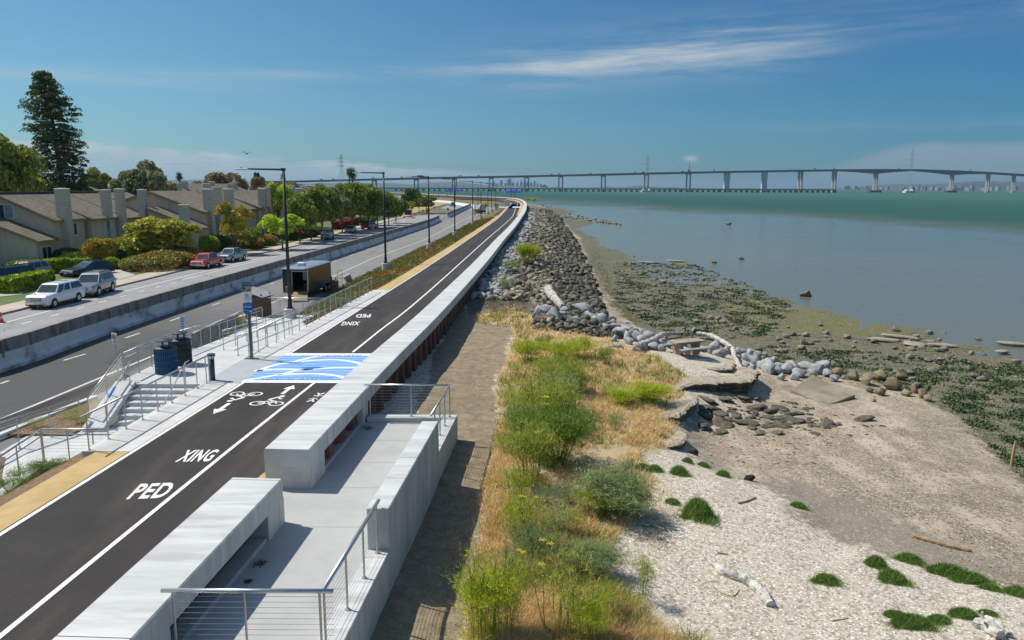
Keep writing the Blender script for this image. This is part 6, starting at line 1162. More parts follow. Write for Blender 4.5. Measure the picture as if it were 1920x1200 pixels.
wg = [(-48, 0), (-41.6, 0), (-41.6, 3.4), (-48, 5.9)]; mb = MB(); mb.add([(x, 99.3, z) for x, z in wg]+[(x, 103, z) for x, z in wg], [(0, 1, 2, 3), (7, 6, 5, 4), (1, 5, 6, 2), (0, 4, 5, 1)]); wc_(mb, 'wing_wall', SID, h2, fix=False); roofslab(h2, (-48, 6.0), (-41.2, 3.35), 99.0, 103.0); chimney(h2, -43.0, 98.7, 1.0, 1.0, 6.2)
for i, (x, y, n_, zr, lb) in enumerate(((-98, 150, 4, 9.7, 'distant brown townhouse row showing above the nearest roof, with two low chimneys'), (-80, 160, 7, 9.5, 'distant long brown townhouse roof behind the second row'), (-60, 178, 5, 8.6, 'far brown townhouse row behind the street trees'))):
    g = thing('townhouse_row', lb, 'townhouses', (x, y, 0)); 
    for k in range(n_): unit(g, y+k*8, y+k*8+7.9, x, x+8, zr, zr-3.2, win=False)
    for k in range(n_): chimney(g, x+3+(k % 2)*2, y+k*8+2, 1.3, 1.2, zr+.25-(k % 2)*.5)
g = thing('house', 'low house with a red tile ridge and white chimney among the far trees', 'house', (-52, 290, 0)); mb = MB(); q = PY(722, 362, 285)
X0, X1 = PY(705, 362, 285).x, PY(738, 362, 285).x; zt = PY(710, 359.5, 285).z; pl_ = [(X0, 0), (X1, 0), (X1, zt-2.2), (X0+2, zt), (X0, zt)]; mb.add([(x, 285, z) for x, z in pl_]+[(x, 297, z) for x, z in pl_], [tuple(range(5))]+[(i, (i+1) % 5, 5+(i+1) % 5, 5+i) for i in range(5)]); wc_(mb, 'wall', SID, g)
wc_(MB().add([(X0+1.8, 284.6, zt+.1), (X1+.5, 284.6, zt-2.3), (X1+.5, 297, zt-2.3), (X0+1.8, 297, zt+.1)], [(0, 1, 2, 3)]), 'roof', M('roof_brown', (.16, .10, .08), (.2, .14, .11), 2, .9), g, fix=False); wc_(MB().box(X0-.3, X0+2.2, 284.5, 297, zt, zt+.35), 'ridge_tiles', M('red_tile', (.42, .10, .06), None, 1, .8), g); wc_(MB().box(X0-1.6, X0-.5, 285, 286, 0, zt+1.0), 'chimney', FRM, g)
# ------------------------------------------------------------------ trees
BARK = M('bark', (.09, .065, .045), (.15, .115, .08), 4, .95, .5, 12, stretch=(1, 1, .2))
def leafmat(k, c1, c2, c3): return M('leaf_'+k, c1, c2, .9, .6, island=.9, trans=.22, c3=c3, s3=.45, f3=.8, spec=.25)
TK = {'green': leafmat('green', (0.22, 0.265, 0.04), (0.35, 0.39, 0.06), (0.38, 0.31, 0.06)), 'yellow': leafmat('yellow', (0.42, 0.42, 0.0526), (0.588, 0.546, 0.0736), (0.294, 0.358, 0.0526)), 'orange': leafmat('orange', (0.42, 0.378, 0.0526), (0.60, 0.42, 0.063), (0.60, 0.30, 0.042)), 'bright': leafmat('bright', (0.462, 0.608, 0.042), (0.672, 0.756, 0.063), (0.336, 0.504, 0.042)), 'dark': leafmat('dark', (0.0736, 0.137, 0.0294), (0.126, 0.199, 0.042), (0.19, 0.19, 0.042)),
      'grey': leafmat('grey', (0.252, 0.274, 0.126), (0.4, 0.389, 0.21), (0.21, 0.252, 0.084)), 'brown': leafmat('brown', (0.274, 0.21, 0.0946), (0.378, 0.294, 0.126), (0.168, 0.21, 0.063)), 'hedge': leafmat('hedge', (0.252, 0.358, 0.0314), (0.42, 0.504, 0.042), (0.504, 0.526, 0.042)), 'redhedge': leafmat('redhedge', (0.274, 0.063, 0.063), (0.42, 0.105, 0.084), (0.21, 0.063, 0.063)), 'rust': leafmat('rust', (0.252, 0.252, 0.0526), (0.378, 0.294, 0.063), (0.672, 0.21, 0.063)), 'redwood': leafmat('redwood', (0.084, 0.13, 0.0378), (0.137, 0.179, 0.0462), (0.199, 0.179, 0.0526))}
def leafcloud(C, Rr, n, size, g, flat=1.0):
    k = g.integers(0, len(C), n); d = g.normal(size=(n, 3)); d /= np.linalg.norm(d, axis=1)[:, None]; d[:, 2] = np.where(d[:, 2] < -.4, -d[:, 2], d[:, 2]); r = g.uniform(.45, 1.08, n)**.6
    pos = C[k]+d*Rr[k][:, None]*r[:, None]*np.array((1, 1, flat)); a = g.normal(size=(n, 3)); a /= np.linalg.norm(a, axis=1)[:, None]; b_ = np.cross(a, g.normal(size=(n, 3))); b_ /= np.linalg.norm(b_, axis=1)[:, None]; s = size*g.uniform(.6, 1.3, n)[:, None]
    V = np.stack([pos-a*s*.5, pos+b_*s*.35, pos+a*s*.5, pos-b_*s*.35], 1).reshape(-1, 3); return V, np.arange(n*4).reshape(-1, 4)
def tree_proto(kind, seed, nb=16, n=7000, leaf=.30, shape='round', trunk=.35, multi=1):
    # unit tree: height 1 (crown .25..1), crown radius .5
    g = np.random.default_rng(seed); C = []; Rr = []
    for _ in range(nb):
        a = g.uniform(0, 6.28); zz = g.uniform(-.8, .9); rr = math.sqrt(1-zz*zz)*g.uniform(.35, .8) if shape == 'round' else (1-max(0, zz))*g.uniform(.3, .8)
        C.append((.5*rr*math.cos(a), .5*rr*math.sin(a), .63+zz*.26)); Rr.append(g.uniform(.11, .19))
    C.append((0, 0, .62)); Rr.append(.22); C = np.array(C); Rr = np.array(Rr); V, Fc = leafcloud(C, Rr, n, leaf/6.0, g, .85)
    t0 = bpy.data.objects.new('tree', None); sc.collection.objects.link(t0); npmesh('crown', V, Fc, TK[kind], t0)
    mb = MB()
    for m_ in range(multi):
        ox = (m_-(multi-1)/2)*.10; mb.tube([(ox*.5, 0, -.02), (ox*.8, .01, .2), (ox, 0, .42), (ox*.5, 0, .75)], [.022, .017, .013, .004], 7)
    for k in range(7):
        c_ = C[k]; mb.tube([(0, 0, .28+.03*k), tuple(c_*.6+np.array((0, 0, .18))), tuple(c_)], [.009, .006, .002], 5)
    mb.build('trunk', BARK, t0, fix=False); return t0
TP = {}
def tree(kind, base, h, r, label, seed=0, nb=16, n=7000, leaf=.30, name='tree', group=None, multi=1, cat='tree', sink=0.0):
    key = (kind, seed % 2, nb, n, multi)
    if key not in TP: TP[key] = tree_proto(kind, 700+seed % 2+nb+sum(map(ord, kind)), nb, n, leaf, multi=multi); o = TP[key]
    else: o = copy_tree(TP[key])
    o.name = name; o.location = (base[0], base[1], (base[2] if len(base) > 2 else 0)-sink); o.scale = (2*r, 2*r, h); o.rotation_euler = (0, 0, seed*1.3); tag(o, label, cat, group); return o
def TB(u, Y): return (PY(u, 400, Y).x, Y, 0)
tree('yellow', TB(300, 86), 6.4, 4.4, 'broad yellow green tree with low spreading crown, in front of the gap between townhouse rows', 1, 24, 12000, .34, sink=.9)
tree('yellow', TB(250, 88), 5.6, 2.6, 'smaller yellow green tree left of the broad one', 0, 16, 7000, sink=.8)
tree('orange', TB(437, 98), 7.0, 2.7, 'golden orange street tree with two trunks behind the grey pickup', 0, 16, 7000, multi=2); tree('bright', TB(527, 106), 5.4, 3.1, 'round lime green tree on the lawn right of the golden orange tree', 1, 16, 7000)
tree('bright', TB(521, 132), 10.2, 2.9, 'tall lime green tree with a rounded dense crown, behind the first street lamp', 0, 20, 9000); tree('green', TB(470, 104), 4.6, 2.0, 'dark green shrubby tree between the golden orange and lime green trees', 1, 16, 7000, sink=.9)
for i, (u, Y, h, r, k) in enumerate(((560, 118, 8.0, 2.6, 'green'), (582, 124, 9.2, 3.1, 'green'), (603, 131, 9.6, 3.2, 'green'), (622, 138, 9.3, 3.2, 'grey'), (640, 146, 9.8, 3.4, 'green'), (660, 153, 10.2, 3.8, 'green'), (690, 160, 9.8, 3.8, 'green'), (708, 166, 8.8, 3.6, 'green'), (676, 175, 9.0, 3.5, 'grey'), (728, 176, 7.6, 3.0, 'green'), (742, 186, 6.8, 2.6, 'dark'))):
    tree(k, TB(u, Y), h+.6, r*1.18, ('first dense green street tree from the left in the long row beside the far cars', 'second green street tree of the long row', 'third green street tree of the long row, behind the silver SUV', 'fourth, greyer street tree of the long row', 'fifth green street tree of the long row', 'tallest green street tree in the middle of the long row', 'seventh green street tree of the row, with a dark leaning trunk',
         'eighth green street tree of the row, behind the dark red car', 'greyer tree rising behind the row, near its middle', 'last but one street tree of the row, left of the second lamp', 'dark slim street tree ending the row beside the dry lawn')[i], i, 24, 11000, sink=1.2, name='street_tree', group='street trees along the far road')
for i, (u, Y, h, r, k, lb) in enumerate(((772, 250, 8.9, 3.6, 'dark', 'pointed dark tree beyond the dry lawn'), (800, 258, 7.0, 4.6, 'green', 'broad green bush left of the road bend'), (786, 262, 5.2, 3.5, 'green', 'low green bush between the pointed tree and the road bend'), (762, 240, 5.0, 3.2, 'green', 'low bushy tree by the small wooden fence'),
    (8, 112, 16.5, 5.6, 'green', 'large green tree cut by the left edge'), (38, 118, 13.2, 4.4, 'green', 'green tree between the left edge tree and the redwood'), (66, 124, 11.5, 3.6, 'dark', 'dark green tree left of the redwood trunk'), (150, 126, 10.6, 3.4, 'dark', 'dark evergreen right of the redwood trunk'), (192, 175, 12.8, 4.2, 'green', 'pale green tree behind the nearest chimneys'), (216, 180, 12.6, 4.0, 'green', 'pale green tree beside the big grey green tree'),
    (272, 140, 13.4, 5.6, 'grey', 'big grey green round tree rising behind the roofs'), (238, 136, 9.6, 2.8, 'dark', 'dark bush at the left foot of the big grey green tree'), (316, 150, 9.9, 3.4, 'brown', 'brownish low tree right of the big grey green tree'), (385, 215, 11.6, 5.0, 'brown', 'brown green tree left of the distant broad one'), (420, 220, 13.2, 7.0, 'brown', 'broad brown green distant tree behind the rear roof'), (447, 222, 10.6, 4.0, 'brown', 'brown green tree right of the distant broad one'),
    (488, 220, 12.0, 3.4, 'brown', 'distant brown tree under the small pine'), (489, 222, 14.2, 1.9, 'dark', 'small dark pine top standing above the roofs'), (545, 215, 10.4, 5.5, 'brown', 'brownish far tree behind the tall lime tree'), (520, 240, 11.0, 4.0, 'brown', 'brown far tree hidden behind the first lamp'), (595, 260, 9.6, 5.0, 'green', 'far green tree behind the street tree row, left'), (640, 262, 9.4, 5.0, 'green', 'far green tree behind the street tree row, middle'))):
    tree(k, TB(u, Y), h, r, lb, i, 20 if r > 5 else 16, 9000 if r > 5 else 7000, name='tree', group='background trees')
# redwood
gr = np.random.default_rng(12); rw = thing('redwood_tree', 'very tall dark redwood tree towering over the townhouse roofs', 'tree', TB(124, 128)); Hh = 27.3; C = []; Rr = []; mb = MB().tube([(0, 0, 0), (-.1, 0, 8), (-.5, 0, 16), (-1.1, 0, 23.5), (-1.5, 0, Hh)], [.62, .5, .36, .2, .04], 10)
for k in range(150):
    z = 7+(Hh-7.5)*(k/149); f = (z-7)/(Hh-7); prof_ = np.interp(f, (0, .15, .35, .5, .65, .85, 1), (5.2, 5.5, 4.6, 4.2, 4.4, 2.4, .5)); a = k*2.399+gr.uniform(-.5, .5); L_ = prof_*gr.uniform(.55, 1.08); bx = np.interp(z, (0, 8, 16, 24, Hh), (0, -.1, -.5, -1.2, -1.7)); dz = -.12*L_ if f < .6 else .1*L_
    e = (bx+L_*math.cos(a), L_*math.sin(a), z+dz); mb.tube([(bx, 0, z), (bx+L_*.5*math.cos(a), L_*.5*math.sin(a), z+dz*.2+.2), e], [.10, .06, .02], 4, False)
    for s in (.35, .6, .8, 1.0): C.append((bx+L_*s*math.cos(a)+gr.normal(0, .2), L_*s*math.sin(a)+gr.normal(0, .2), z+dz*s)); Rr.append(gr.uniform(.45, .95)*(1.1 if f > .4 else .85))
V, Fc = leafcloud(np.array(C), np.array(Rr), 30000, .34, gr, .62); npmesh('crown', V, Fc, TK['redwood'], rw); mb.build('trunk', BARK, rw, fix=False)
# palms
def palm(label, u, Y, zt, s=1.0):
    g = thing('palm_tree', label, 'palm tree', TB(u, Y), 0, 'distant fan palms'); gp = np.random.default_rng(int(u)); MB().tube([(0, 0, 0), (.1, 0, zt*.5), (0, 0, zt)], [.35*s, .28*s, .25*s], 6).build('trunk', BARK, g); n = 900; d = gp.normal(size=(n, 3)); d /= np.linalg.norm(d, axis=1)[:, None]; L_ = gp.uniform(1.0, 2.3, n)[:, None]*s; b0 = np.array((0, 0, zt)); s_ = np.cross(d, (0, 0, 1.))*.16*s; V = np.stack([b0+d*.3*s-s_*.3, b0+d*L_*np.array((1, 1, 1.1))+s_*.4-np.array((0, 0, .2)), b0+d*.3*s+s_], 1).reshape(-1, 3); npmesh('fronds', V, np.arange(n*3).reshape(-1, 3), TK['dark'], g)
palm('left of two distant fan palms behind the street trees', 657, 340, PY(657, 322, 340).z, 1.2); palm('right, fuller one of two distant fan palms behind the street trees', 663, 335, PY(663, 325, 335).z, 1.6); palm('tiny distant palm right of the big grey green tree', 341, 240, PY(341, 330, 240).z, .9); palm('tiny far palm between brown trees beside the first lamp', 534, 300, PY(534, 332, 300).z, .9)
# hedges and garden shrubs
def hedge(label, pts, w_, h, kind, round_=False, n=6000, name='hedge'):
    q = [P(u, v, 0) for u, v in pts]; d = crom(q, .5) if len(q) > 1 else q; g = np.random.default_rng(int(pts[0][0]*7)); k = g.integers(0, len(d), n); c = np.array([[p.x, p.y, 0] for p in d])[k]; x = g.uniform(-1, 1, (n, 3)); ax = g.integers(0, 3, n); 
    if round_: x = g.normal(size=(n, 3)); x /= np.linalg.norm(x, axis=1)[:, None]
    else:
        m_ = np.where(g.random(n) < .5, 1, -1)*g.uniform(.86, 1.04, n); x[np.arange(n), ax] = m_
    z = (x[:, 2]*.5+.5)*h*(1 if not round_ else 1); pos = c+np.stack([x[:, 0]*w_/2, x[:, 1]*w_/2, z], 1)+g.normal(0, .03, (n, 3)); a = g.normal(size=(n, 3)); a /= np.linalg.norm(a, axis=1)[:, None]; b_ = np.cross(a, g.normal(size=(n, 3))); b_ /= np.linalg.norm(b_, axis=1)[:, None]; s = .16*g.uniform(.6, 1.3, n)[:, None]*(1.3 if q[0].y > 80 else 1)
    V = np.stack([pos-a*s, pos+b_*s*.7, pos+a*s, pos-b_*s*.7], 1).reshape(-1, 3); V[:, 2] = np.maximum(V[:, 2], .05); return tag(npmesh(name, V, np.arange(n*4).reshape(-1, 4), TK[kind]), label, 'hedge' if not round_ else 'shrub')
hedge('long clipped green hedge left of the white pickup', [(18, 552), (50, 545), (82, 537)], 1.3, 1.35, 'hedge', n=9000); hedge('clipped yellow green hedge behind the tan SUV', [(85, 516), (112, 511)], 1.4, 1.4, 'hedge'); hedge('low clipped bush behind the black wagon', [(140, 506), (155, 505)], 1.2, 1.1, 'hedge', n=3000); hedge('round green bush right of the black wagon', [(209, 507)], 1.7, 1.3, 'hedge', True, 2500, 'shrub')
for i, (u, v, w_, h, k, lb) in enumerate(((130, 497, 3.2, 1.8, 'dark', 'dark shrub below the tallest chimney'), (183, 499, 2.6, 3.0, 'orange', 'left small orange leafed shrub tree in front of the townhouse door'), (206, 498, 2.6, 2.9, 'orange', 'right small orange leafed shrub tree in front of the townhouse'), (232, 497, 2.6, 2.0, 'dark', 'dark round shrub right of the orange shrub trees'), (255, 496, 3.0, 2.2, 'hedge', 'green shrub at the left foot of the broad tree'), (284, 507, 6.0, 1.6, 'rust', 'rust coloured flower shrubs beside the pale green box'), (315, 502, 6.0, 1.8, 'rust', 'rust coloured shrubs left of the red pickup'), (338, 495, 5.0, 1.9, 'rust', 'rust coloured shrubs behind the red pickup'), (245, 505, 1.6, .9, 'grey', 'pale low bush on the corner of the small lawn'),
    (392, 474, 2.6, 2.2, 'hedge', 'clipped light green bush left of the golden orange tree'), (412, 470, 3.0, 2.0, 'dark', 'dark shrub under the golden orange tree'), (465, 466, 4.5, 1.7, 'rust', 'rust and green shrubs right of the grey pickup'), (492, 461, 4.5, 1.7, 'rust', 'second mound of rust and green shrubs right of the grey pickup'), (510, 456, 2.4, 2.0, 'dark', 'dark shrub left of the lime green tree trunk'), (573, 446, 4.2, 1.5, 'dark', 'dark low shrub left of the silver SUV'), (590, 441, 3.6, 1.6, 'green', 'green low shrub behind the silver SUV'), (556, 449, 2.4, 1.5, 'redhedge', 'small dark red shrub among the far garden bushes'), (545, 452, 2.8, 2.0, 'dark', 'dark bush right of the lime green tree trunk'),
    (685, 419, 5.0, 1.6, 'dark', 'dark hedge bush behind the dark red car'), (705, 413, 4.4, 1.4, 'hedge', 'yellow green bush near the small roadside signs'), (722, 408, 5.5, 2.2, 'rust', 'golden brown bush at the start of the dry lawn'), (740, 404, 4.0, 1.8, 'dark', 'dark bush beside the dry lawn'), (796, 388, 9.0, 2.6, 'dark', 'wide dark bush below the broad green bush'), (155, 500, 4.5, 1.5, 'dark', 'dark low planting between chimney and orange shrubs'), (60, 505, 5.0, 1.0, 'hedge', 'low yellow green planting along the blank townhouse wall'))):
    hedge(lb, [(u, v)], w_, h, k, True, 3200, 'shrub')
hedge('clipped dark red hedge beside the dark red car', [(632, 431), (652, 428.5)], 1.8, 1.7, 'redhedge'); hedge('second clipped dark red hedge, behind the first', [(645, 425), (665, 423)], 1.8, 1.7, 'redhedge', n=3000)
for i, (u, v, w_, h) in enumerate(((20, 505, 10, 4), )): pass
q = P(279, 507, .15); g = thing('utility_box', 'pale green utility box on the small front lawn', 'utility box', q); MB().box(-.45, .45, -.3, .3, 0, .6).build('cabinet', M('pale_green', (.42, .56, .48), None, 1, .5), g, bevel=.02); MB().box(-.48, .48, -.33, .33, .6, .68).build('lid', M('pale_green'), g, bevel=.02)
# ------------------------------------------------------------------ vehicles
RUB = M('rubber'); RIM = M('rim_alloy', (.42, .43, .45), None, 1, .3, metal=.8); CGL = M('car_glass', (.015, .025, .03), (.04, .06, .07), .8, .06, spec=.8); CHR = M('chrome', (.6, .6, .6), None, 1, .15, metal=1); HL = M('headlight', (.55, .56, .55), None, 1, .15, spec=.8); TL = M('red_lens'); PLB = M('plastic_black', (.02, .02, .022), None, 1, .6)
def paint(nm, c, metal=.25): 
    m_ = M('paint_'+nm, c, None, 1, .28, metal=metal, spec=.6); b_ = m_.node_tree.nodes['Principled BSDF']; b_.inputs['Coat Weight'].default_value = .6; b_.inputs['Coat Roughness'].default_value = .08; return m_
CARS = {  # length, width, height, belt profile [(y, z)], cabin [(y_base, z_base)...front base, front top, rear top, rear base], wheels y
 'pickup': (5.7, 1.95, 1.9, [(-2.85, .55), (-2.83, .95), (-2.70, 1.08), (-1.45, 1.22), (2.80, 1.24), (2.85, 1.1), (2.85, .5)], (-1.5, -.85, 1.05, 1.2), (-1.85, 1.75)),
 'canopy': (5.7, 1.98, 1.98, [(-2.85, .55), (-2.83, 1.05), (-2.68, 1.18), (-1.35, 1.27), (2.80, 1.27), (2.85, 1.1), (2.85, .5)], (-1.4, -.7, 2.5, 2.84), (-1.85, 1.75)),
 'suv': (4.85, 1.9, 1.8, [(-2.42, .5), (-2.40, .85), (-2.28, 1.0), (-1.15, 1.12), (2.36, 1.14), (2.42, .95), (2.42, .45)], (-1.2, -.45, 2.0, 2.38), (-1.45, 1.45)),
 'wagon': (4.9, 1.85, 1.5, [(-2.45, .45), (-2.42, .7), (-2.28, .82), (-1.05, .95), (2.35, 1.0), (2.45, .85), (2.45, .4)], (-1.1, -.1, 1.8, 2.3), (-1.5, 1.45)),
 'sedan': (4.9, 1.85, 1.46, [(-2.45, .42), (-2.42, .68), (-2.28, .80), (-1.05, .93), (1.6, .98), (2.4, .97), (2.45, .8), (2.45, .4)], (-1.1, -.2, 1.0, 1.85), (-1.5, 1.45))}
def car(kind, label, near, far_, col, nm, name, cat='car', dirx=None, sc_=None, grille=CHR, group=None, metal=.25):
    """near/far_ = ground px of the front and rear wheel on the camera side"""
    L_, W_, H_, pf, cb, wy = CARS[kind]; PT_ = paint(nm, col, metal); a = P(*near, 0); b_ = P(*far_, 0); d = (b_-a); wb = wy[1]-wy[0]; s = sc_ or max(.85, min(1.0, d.length/wb)); d.normalize()
    side = Vector((-d.y, d.x, 0)); 
    if side.x > 0 if dirx is None else (side.y > 0 if dirx > 0 else side.y > 0): side = -side
    c = a-d*(wy[0]*s)+side*(W_/2*s); g = thing(name, label, cat, (c.x, c.y, 0), math.atan2(d.y, d.x)-R(90), group, s)
    hw = W_/2; secs = []
    low = .32; n_ = len(pf)
    # body as loft over stations with rounded shoulders
    st_ = []
    for i, (y, z) in enumerate(pf):
        wd = hw*(.93 if i in (0, n_-1) else (.95 if i in (1, n_-2) else (.97 if i in (2,) else 1))); st_.append((y, z, wd))
    secs = []
    ys_ = sorted(set([round(q[0], 3) for q in st_]+[-1.9, -.8, .4, 1.4, 2.1])); ys_ = [y for y in ys_ if abs(y) <= L_/2+.01]
    for y in ys_:
        z = max([q[1] for q in st_ if abs(q[0]-y) < .002] or [np.interp(y, [q[0] for q in st_ if q[1] > .6], [q[1] for q in st_ if q[1] > .6])]); wd = hw*(.90 if abs(y) > L_/2-.04 else (.97 if abs(y) > L_/2-.25 else 1)); z0 = .42 if abs(y) > L_/2-.04 else low
        secs.append([(-wd*.92, y, z0), (-wd, y, z0+.18), (-wd, y, z-.25), (-wd*.95, y, z-.05), (-wd*.86, y, z), (wd*.86, y, z), (wd*.95, y, z-.05), (wd, y, z-.25), (wd, y, z0+.18), (wd*.92, y, z0)])
    body = MB().loft(secs).build('body', PT_, g)
    zb = np.interp(cb[0], [q[0] for q in pf if q[1] > .6], [q[1] for q in pf if q[1] > .6])-.03; zr_ = zb if kind != 'pickup' else 1.18
    def ring(z, f, yf, yr): return [(-hw*f, yf, z), (hw*f, yf, z), (hw*f, yr, z), (-hw*f, yr, z)]
    MB().loft([ring(zb, .9, cb[0], cb[3]), ring(H_-.08, .74, cb[1], cb[2]), ring(H_, .62, cb[1]+.2, cb[2]-.15)]).build('cabin', PT_, g, bevel=.02)
    def lerp(a_, b__, t_): return a_+(b__-a_)*t_
    def quad(p0, p1, p2, p3, nm_, mt, par=g): return MB().add([p0, p1, p2, p3], [(0, 1, 2, 3)]).build(nm_, mt, par, fix=False)
    z1, z2 = zb+.05, H_-.12; f1, f2 = lerp(.9, .74, .06), lerp(.9, .74, .90); t1, t2 = .06, .92
    yf1, yf2 = lerp(cb[0], cb[1], t1)-.012, lerp(cb[0], cb[1], t2)-.012; yr1, yr2 = lerp(cb[3], cb[2], t1)+.012, lerp(cb[3], cb[2], t2)+.012
    quad((-hw*f1*.92, yf1, z1), (hw*f1*.92, yf1, z1), (hw*f2*.92, yf2, z2), (-hw*f2*.92, yf2, z2), 'windscreen', CGL); quad((hw*f1*.9, yr1, z1), (-hw*f1*.9, yr1, z1), (-hw*f2*.9, yr2, z2), (hw*f2*.9, yr2, z2), 'rear_window', CGL)
    pil = [.10, .46, .54, .93] if kind in ('pickup',) else ([.05, .25, .29, .50, .56, .96] if kind == 'canopy' else [.06, .34, .38, .66, .70, .95]); 
    for s_ in (-1, 1):
        for i in range(0, len(pil), 2):
            a0, a1 = pil[i], pil[i+1]; yb0, yb1 = lerp(cb[0], cb[3], a0)+.12*(i == 0), lerp(cb[0], cb[3], a1); yt0, yt1 = lerp(cb[1], cb[2], max(.02, a0-.02*(i == 0))), lerp(cb[1], cb[2], min(.98, a1)); x1, x2 = s_*(hw*f1+.012), s_*(hw*f2+.012); quad((x1, yb0, z1+.03), (x1, yb1, z1+.03), (x2, yt1, z2-.02), (x2, yt0, z2-.02), 'side_window', CGL)
        mr = MB().box(s_*(hw+.02)-.09, s_*(hw+.02)+.09, cb[0]+.35, cb[0]+.47, zb+.02, zb+.2).build('mirror', PT_ if kind != 'canopy' else PLB, g, bevel=.02)
        MB().box(s_*hw*.72-.17, s_*hw*.72+.17, -L_/2-.015, -L_/2+.1, pf[1][1]-.28, pf[1][1]-.06).build('headlight', HL, g, bevel=.01); MB().box(s_*hw*.86-.07, s_*hw*.86+.07, L_/2-.06, L_/2+.015, .72, 1.02).build('tail_light', TL, g)
        for y in wy:
            r_ = .40 if kind in ('pickup', 'canopy', 'suv') else .34; MB().tube([(s_*(hw-.25), y, r_+.02), (s_*(hw+.004), y, r_+.02)], r_+.07, 18).build('wheel_arch', PLB, g); w__ = MB().tube([(s_*(hw-.24), y, r_), (s_*(hw-.02), y, r_), (s_*(hw+.02), y, r_)], [r_, r_, r_*.93], 18).build('wheel', RUB, g); rm = MB().tube([(s_*(hw+.0), y, r_), (s_*(hw+.03), y, r_)], [r_*.62, r_*.55], 10).build('rim', RIM, w__); MB().tube([(s_*(hw+.03), y, r_), (s_*(hw+.04), y, r_)], r_*.15, 8).build('hub', PLB, w__) if False else None
        if kind != 'sedan': MB().box(s_*(hw-.01)-.02, s_*(hw-.01)+.02, wy[0]+.5, wy[1]-.5, low-.02, low+.1).build('sill', PLB, g)
    gb = MB().box(-hw*.46, hw*.46, -L_/2-.02, -L_/2+.06, pf[1][1]-.34, pf[1][1]-.04); gr_ = gb.build('grille', PLB if grille is CHR else grille, g, bevel=.01)
    mb = MB(); 
    for k in range(3): z = pf[1][1]-.30+k*.11; mb.box(-hw*.44, hw*.44, -L_/2-.035, -L_/2-.015, z, z+.04)
    mb.build('grille_bars', grille, gr_)
    MB().box(-hw*.93, hw*.93, -L_/2-.08, -L_/2+.15, .42, .62).build('front_bumper', CHR if kind in ('pickup', 'canopy') and nm != 'darkblue' else PT_, g, bevel=.03); MB().box(-hw*.93, hw*.93, L_/2-.12, L_/2+.08, .42, .62).build('rear_bumper', CHR if kind in ('pickup',) else PT_, g, bevel=.03); MB().box(-.16, .16, -L_/2-.095, -L_/2-.075, .47, .58).build('number_plate', FRM, g); MB().box(-.6*hw, .6*hw, -L_/2-.06, -L_/2, .26, .41).build('lower_intake', PLB, g)
    if kind == 'pickup': MB().box(-hw*.84, hw*.84, cb[3]+.1, L_/2-.12, 1.235, 1.245).build('bed_cover', PLB, g)
    if kind in ('suv', 'wagon'):
        for s_ in (-1, 1): MB().bar((s_*hw*.6, cb[1]+.3, H_+.04), (s_*hw*.6, cb[2]-.2, H_+.04), .04, .04).build('roof_rail', PLB, g)
    if kind in ('canopy',): MB().box(-hw*.5, hw*.5, 1.15, 1.2, H_-.0, H_+.03).build('roof_bar', PLB, g)
    return g
car('canopy', 'white pickup truck with a matching canopy, parked at the kerb facing the camera', (104, 577.5), (147.5, 566), (.72, .73, .74), 'white', 'pickup_truck', metal=0); car('suv', 'silver grey SUV parked close behind the white pickup', (187, 555.5), (219, 544), (.30, .32, .35), 'silver', 'parked_car', metal=.6)
car('pickup', 'dark red pickup truck with a chrome grille, parked by the rust coloured shrubs', (391, 504), (410.5, 499.5), (.40, .010, .018), 'darkred', 'pickup_truck', metal=.3); car('pickup', 'blue grey pickup truck parked behind the red one', (437, 492), (453.5, 488.5), (.20, .23, .27), 'slate', 'pickup_truck', metal=.5)
car('suv', 'silver SUV parked under the street trees', (622.5, 449.5), (629, 446), (.26, .29, .33), 'silver2', 'parked_car', metal=.6, sc_=.95); car('sedan', 'pale blue white sedan with a black front, parked behind the silver SUV', (664, 437), (671, 434), (.55, .62, .66), 'iceblue', 'parked_car', sc_=.95, grille=PLB)
car('suv', 'dark red car seen from the side, coming out of a driveway', (690.5, 428.5), (662, 432), (.16, .010, .025), 'maroon', 'parked_car', sc_=1.0, dirx=1, metal=.3)
car('wagon', 'black station wagon parked across the driveway behind the silver SUV', (128.5, 520), (178, 514), (.010, .012, .016), 'black', 'parked_car', sc_=1.0, dirx=1); car('suv', 'tan SUV parked in the driveway beside the hedge, seen from its rear side', (12, 527), (58, 520), (.36, .32, .24), 'tan', 'parked_car', sc_=.95, dirx=1, metal=.4)
o = car('canopy', 'dark blue pickup with a ladder rack, cut by the left edge', (-52, 548), (0, 541), (.012, .03, .055), 'darkblue', 'pickup_truck', sc_=1.0, dirx=1, grille=PLB); mb = MB(); 
for y in (-.3, 1.3, 2.4): mb.bar((-.85, y, 2.08), (.85, y, 2.08), .05, .05).bar((-.85, y, 1.85), (-.85, y, 2.08), .05, .05).bar((.85, y, 1.85), (.85, y, 2.08), .05, .05)
mb.bar((-.85, -.5, 2.1), (-.85, 2.6, 2.1), .05, .05).bar((.85, -.5, 2.1), (.85, 2.6, 2.1), .05, .05).build('ladder_rack', PLB, o)
car('suv', 'white SUV half hidden behind a hedge beyond the tree trunks', (575, 430), (579, 428), (.6, .62, .62), 'white2', 'parked_car', sc_=.95, metal=0)
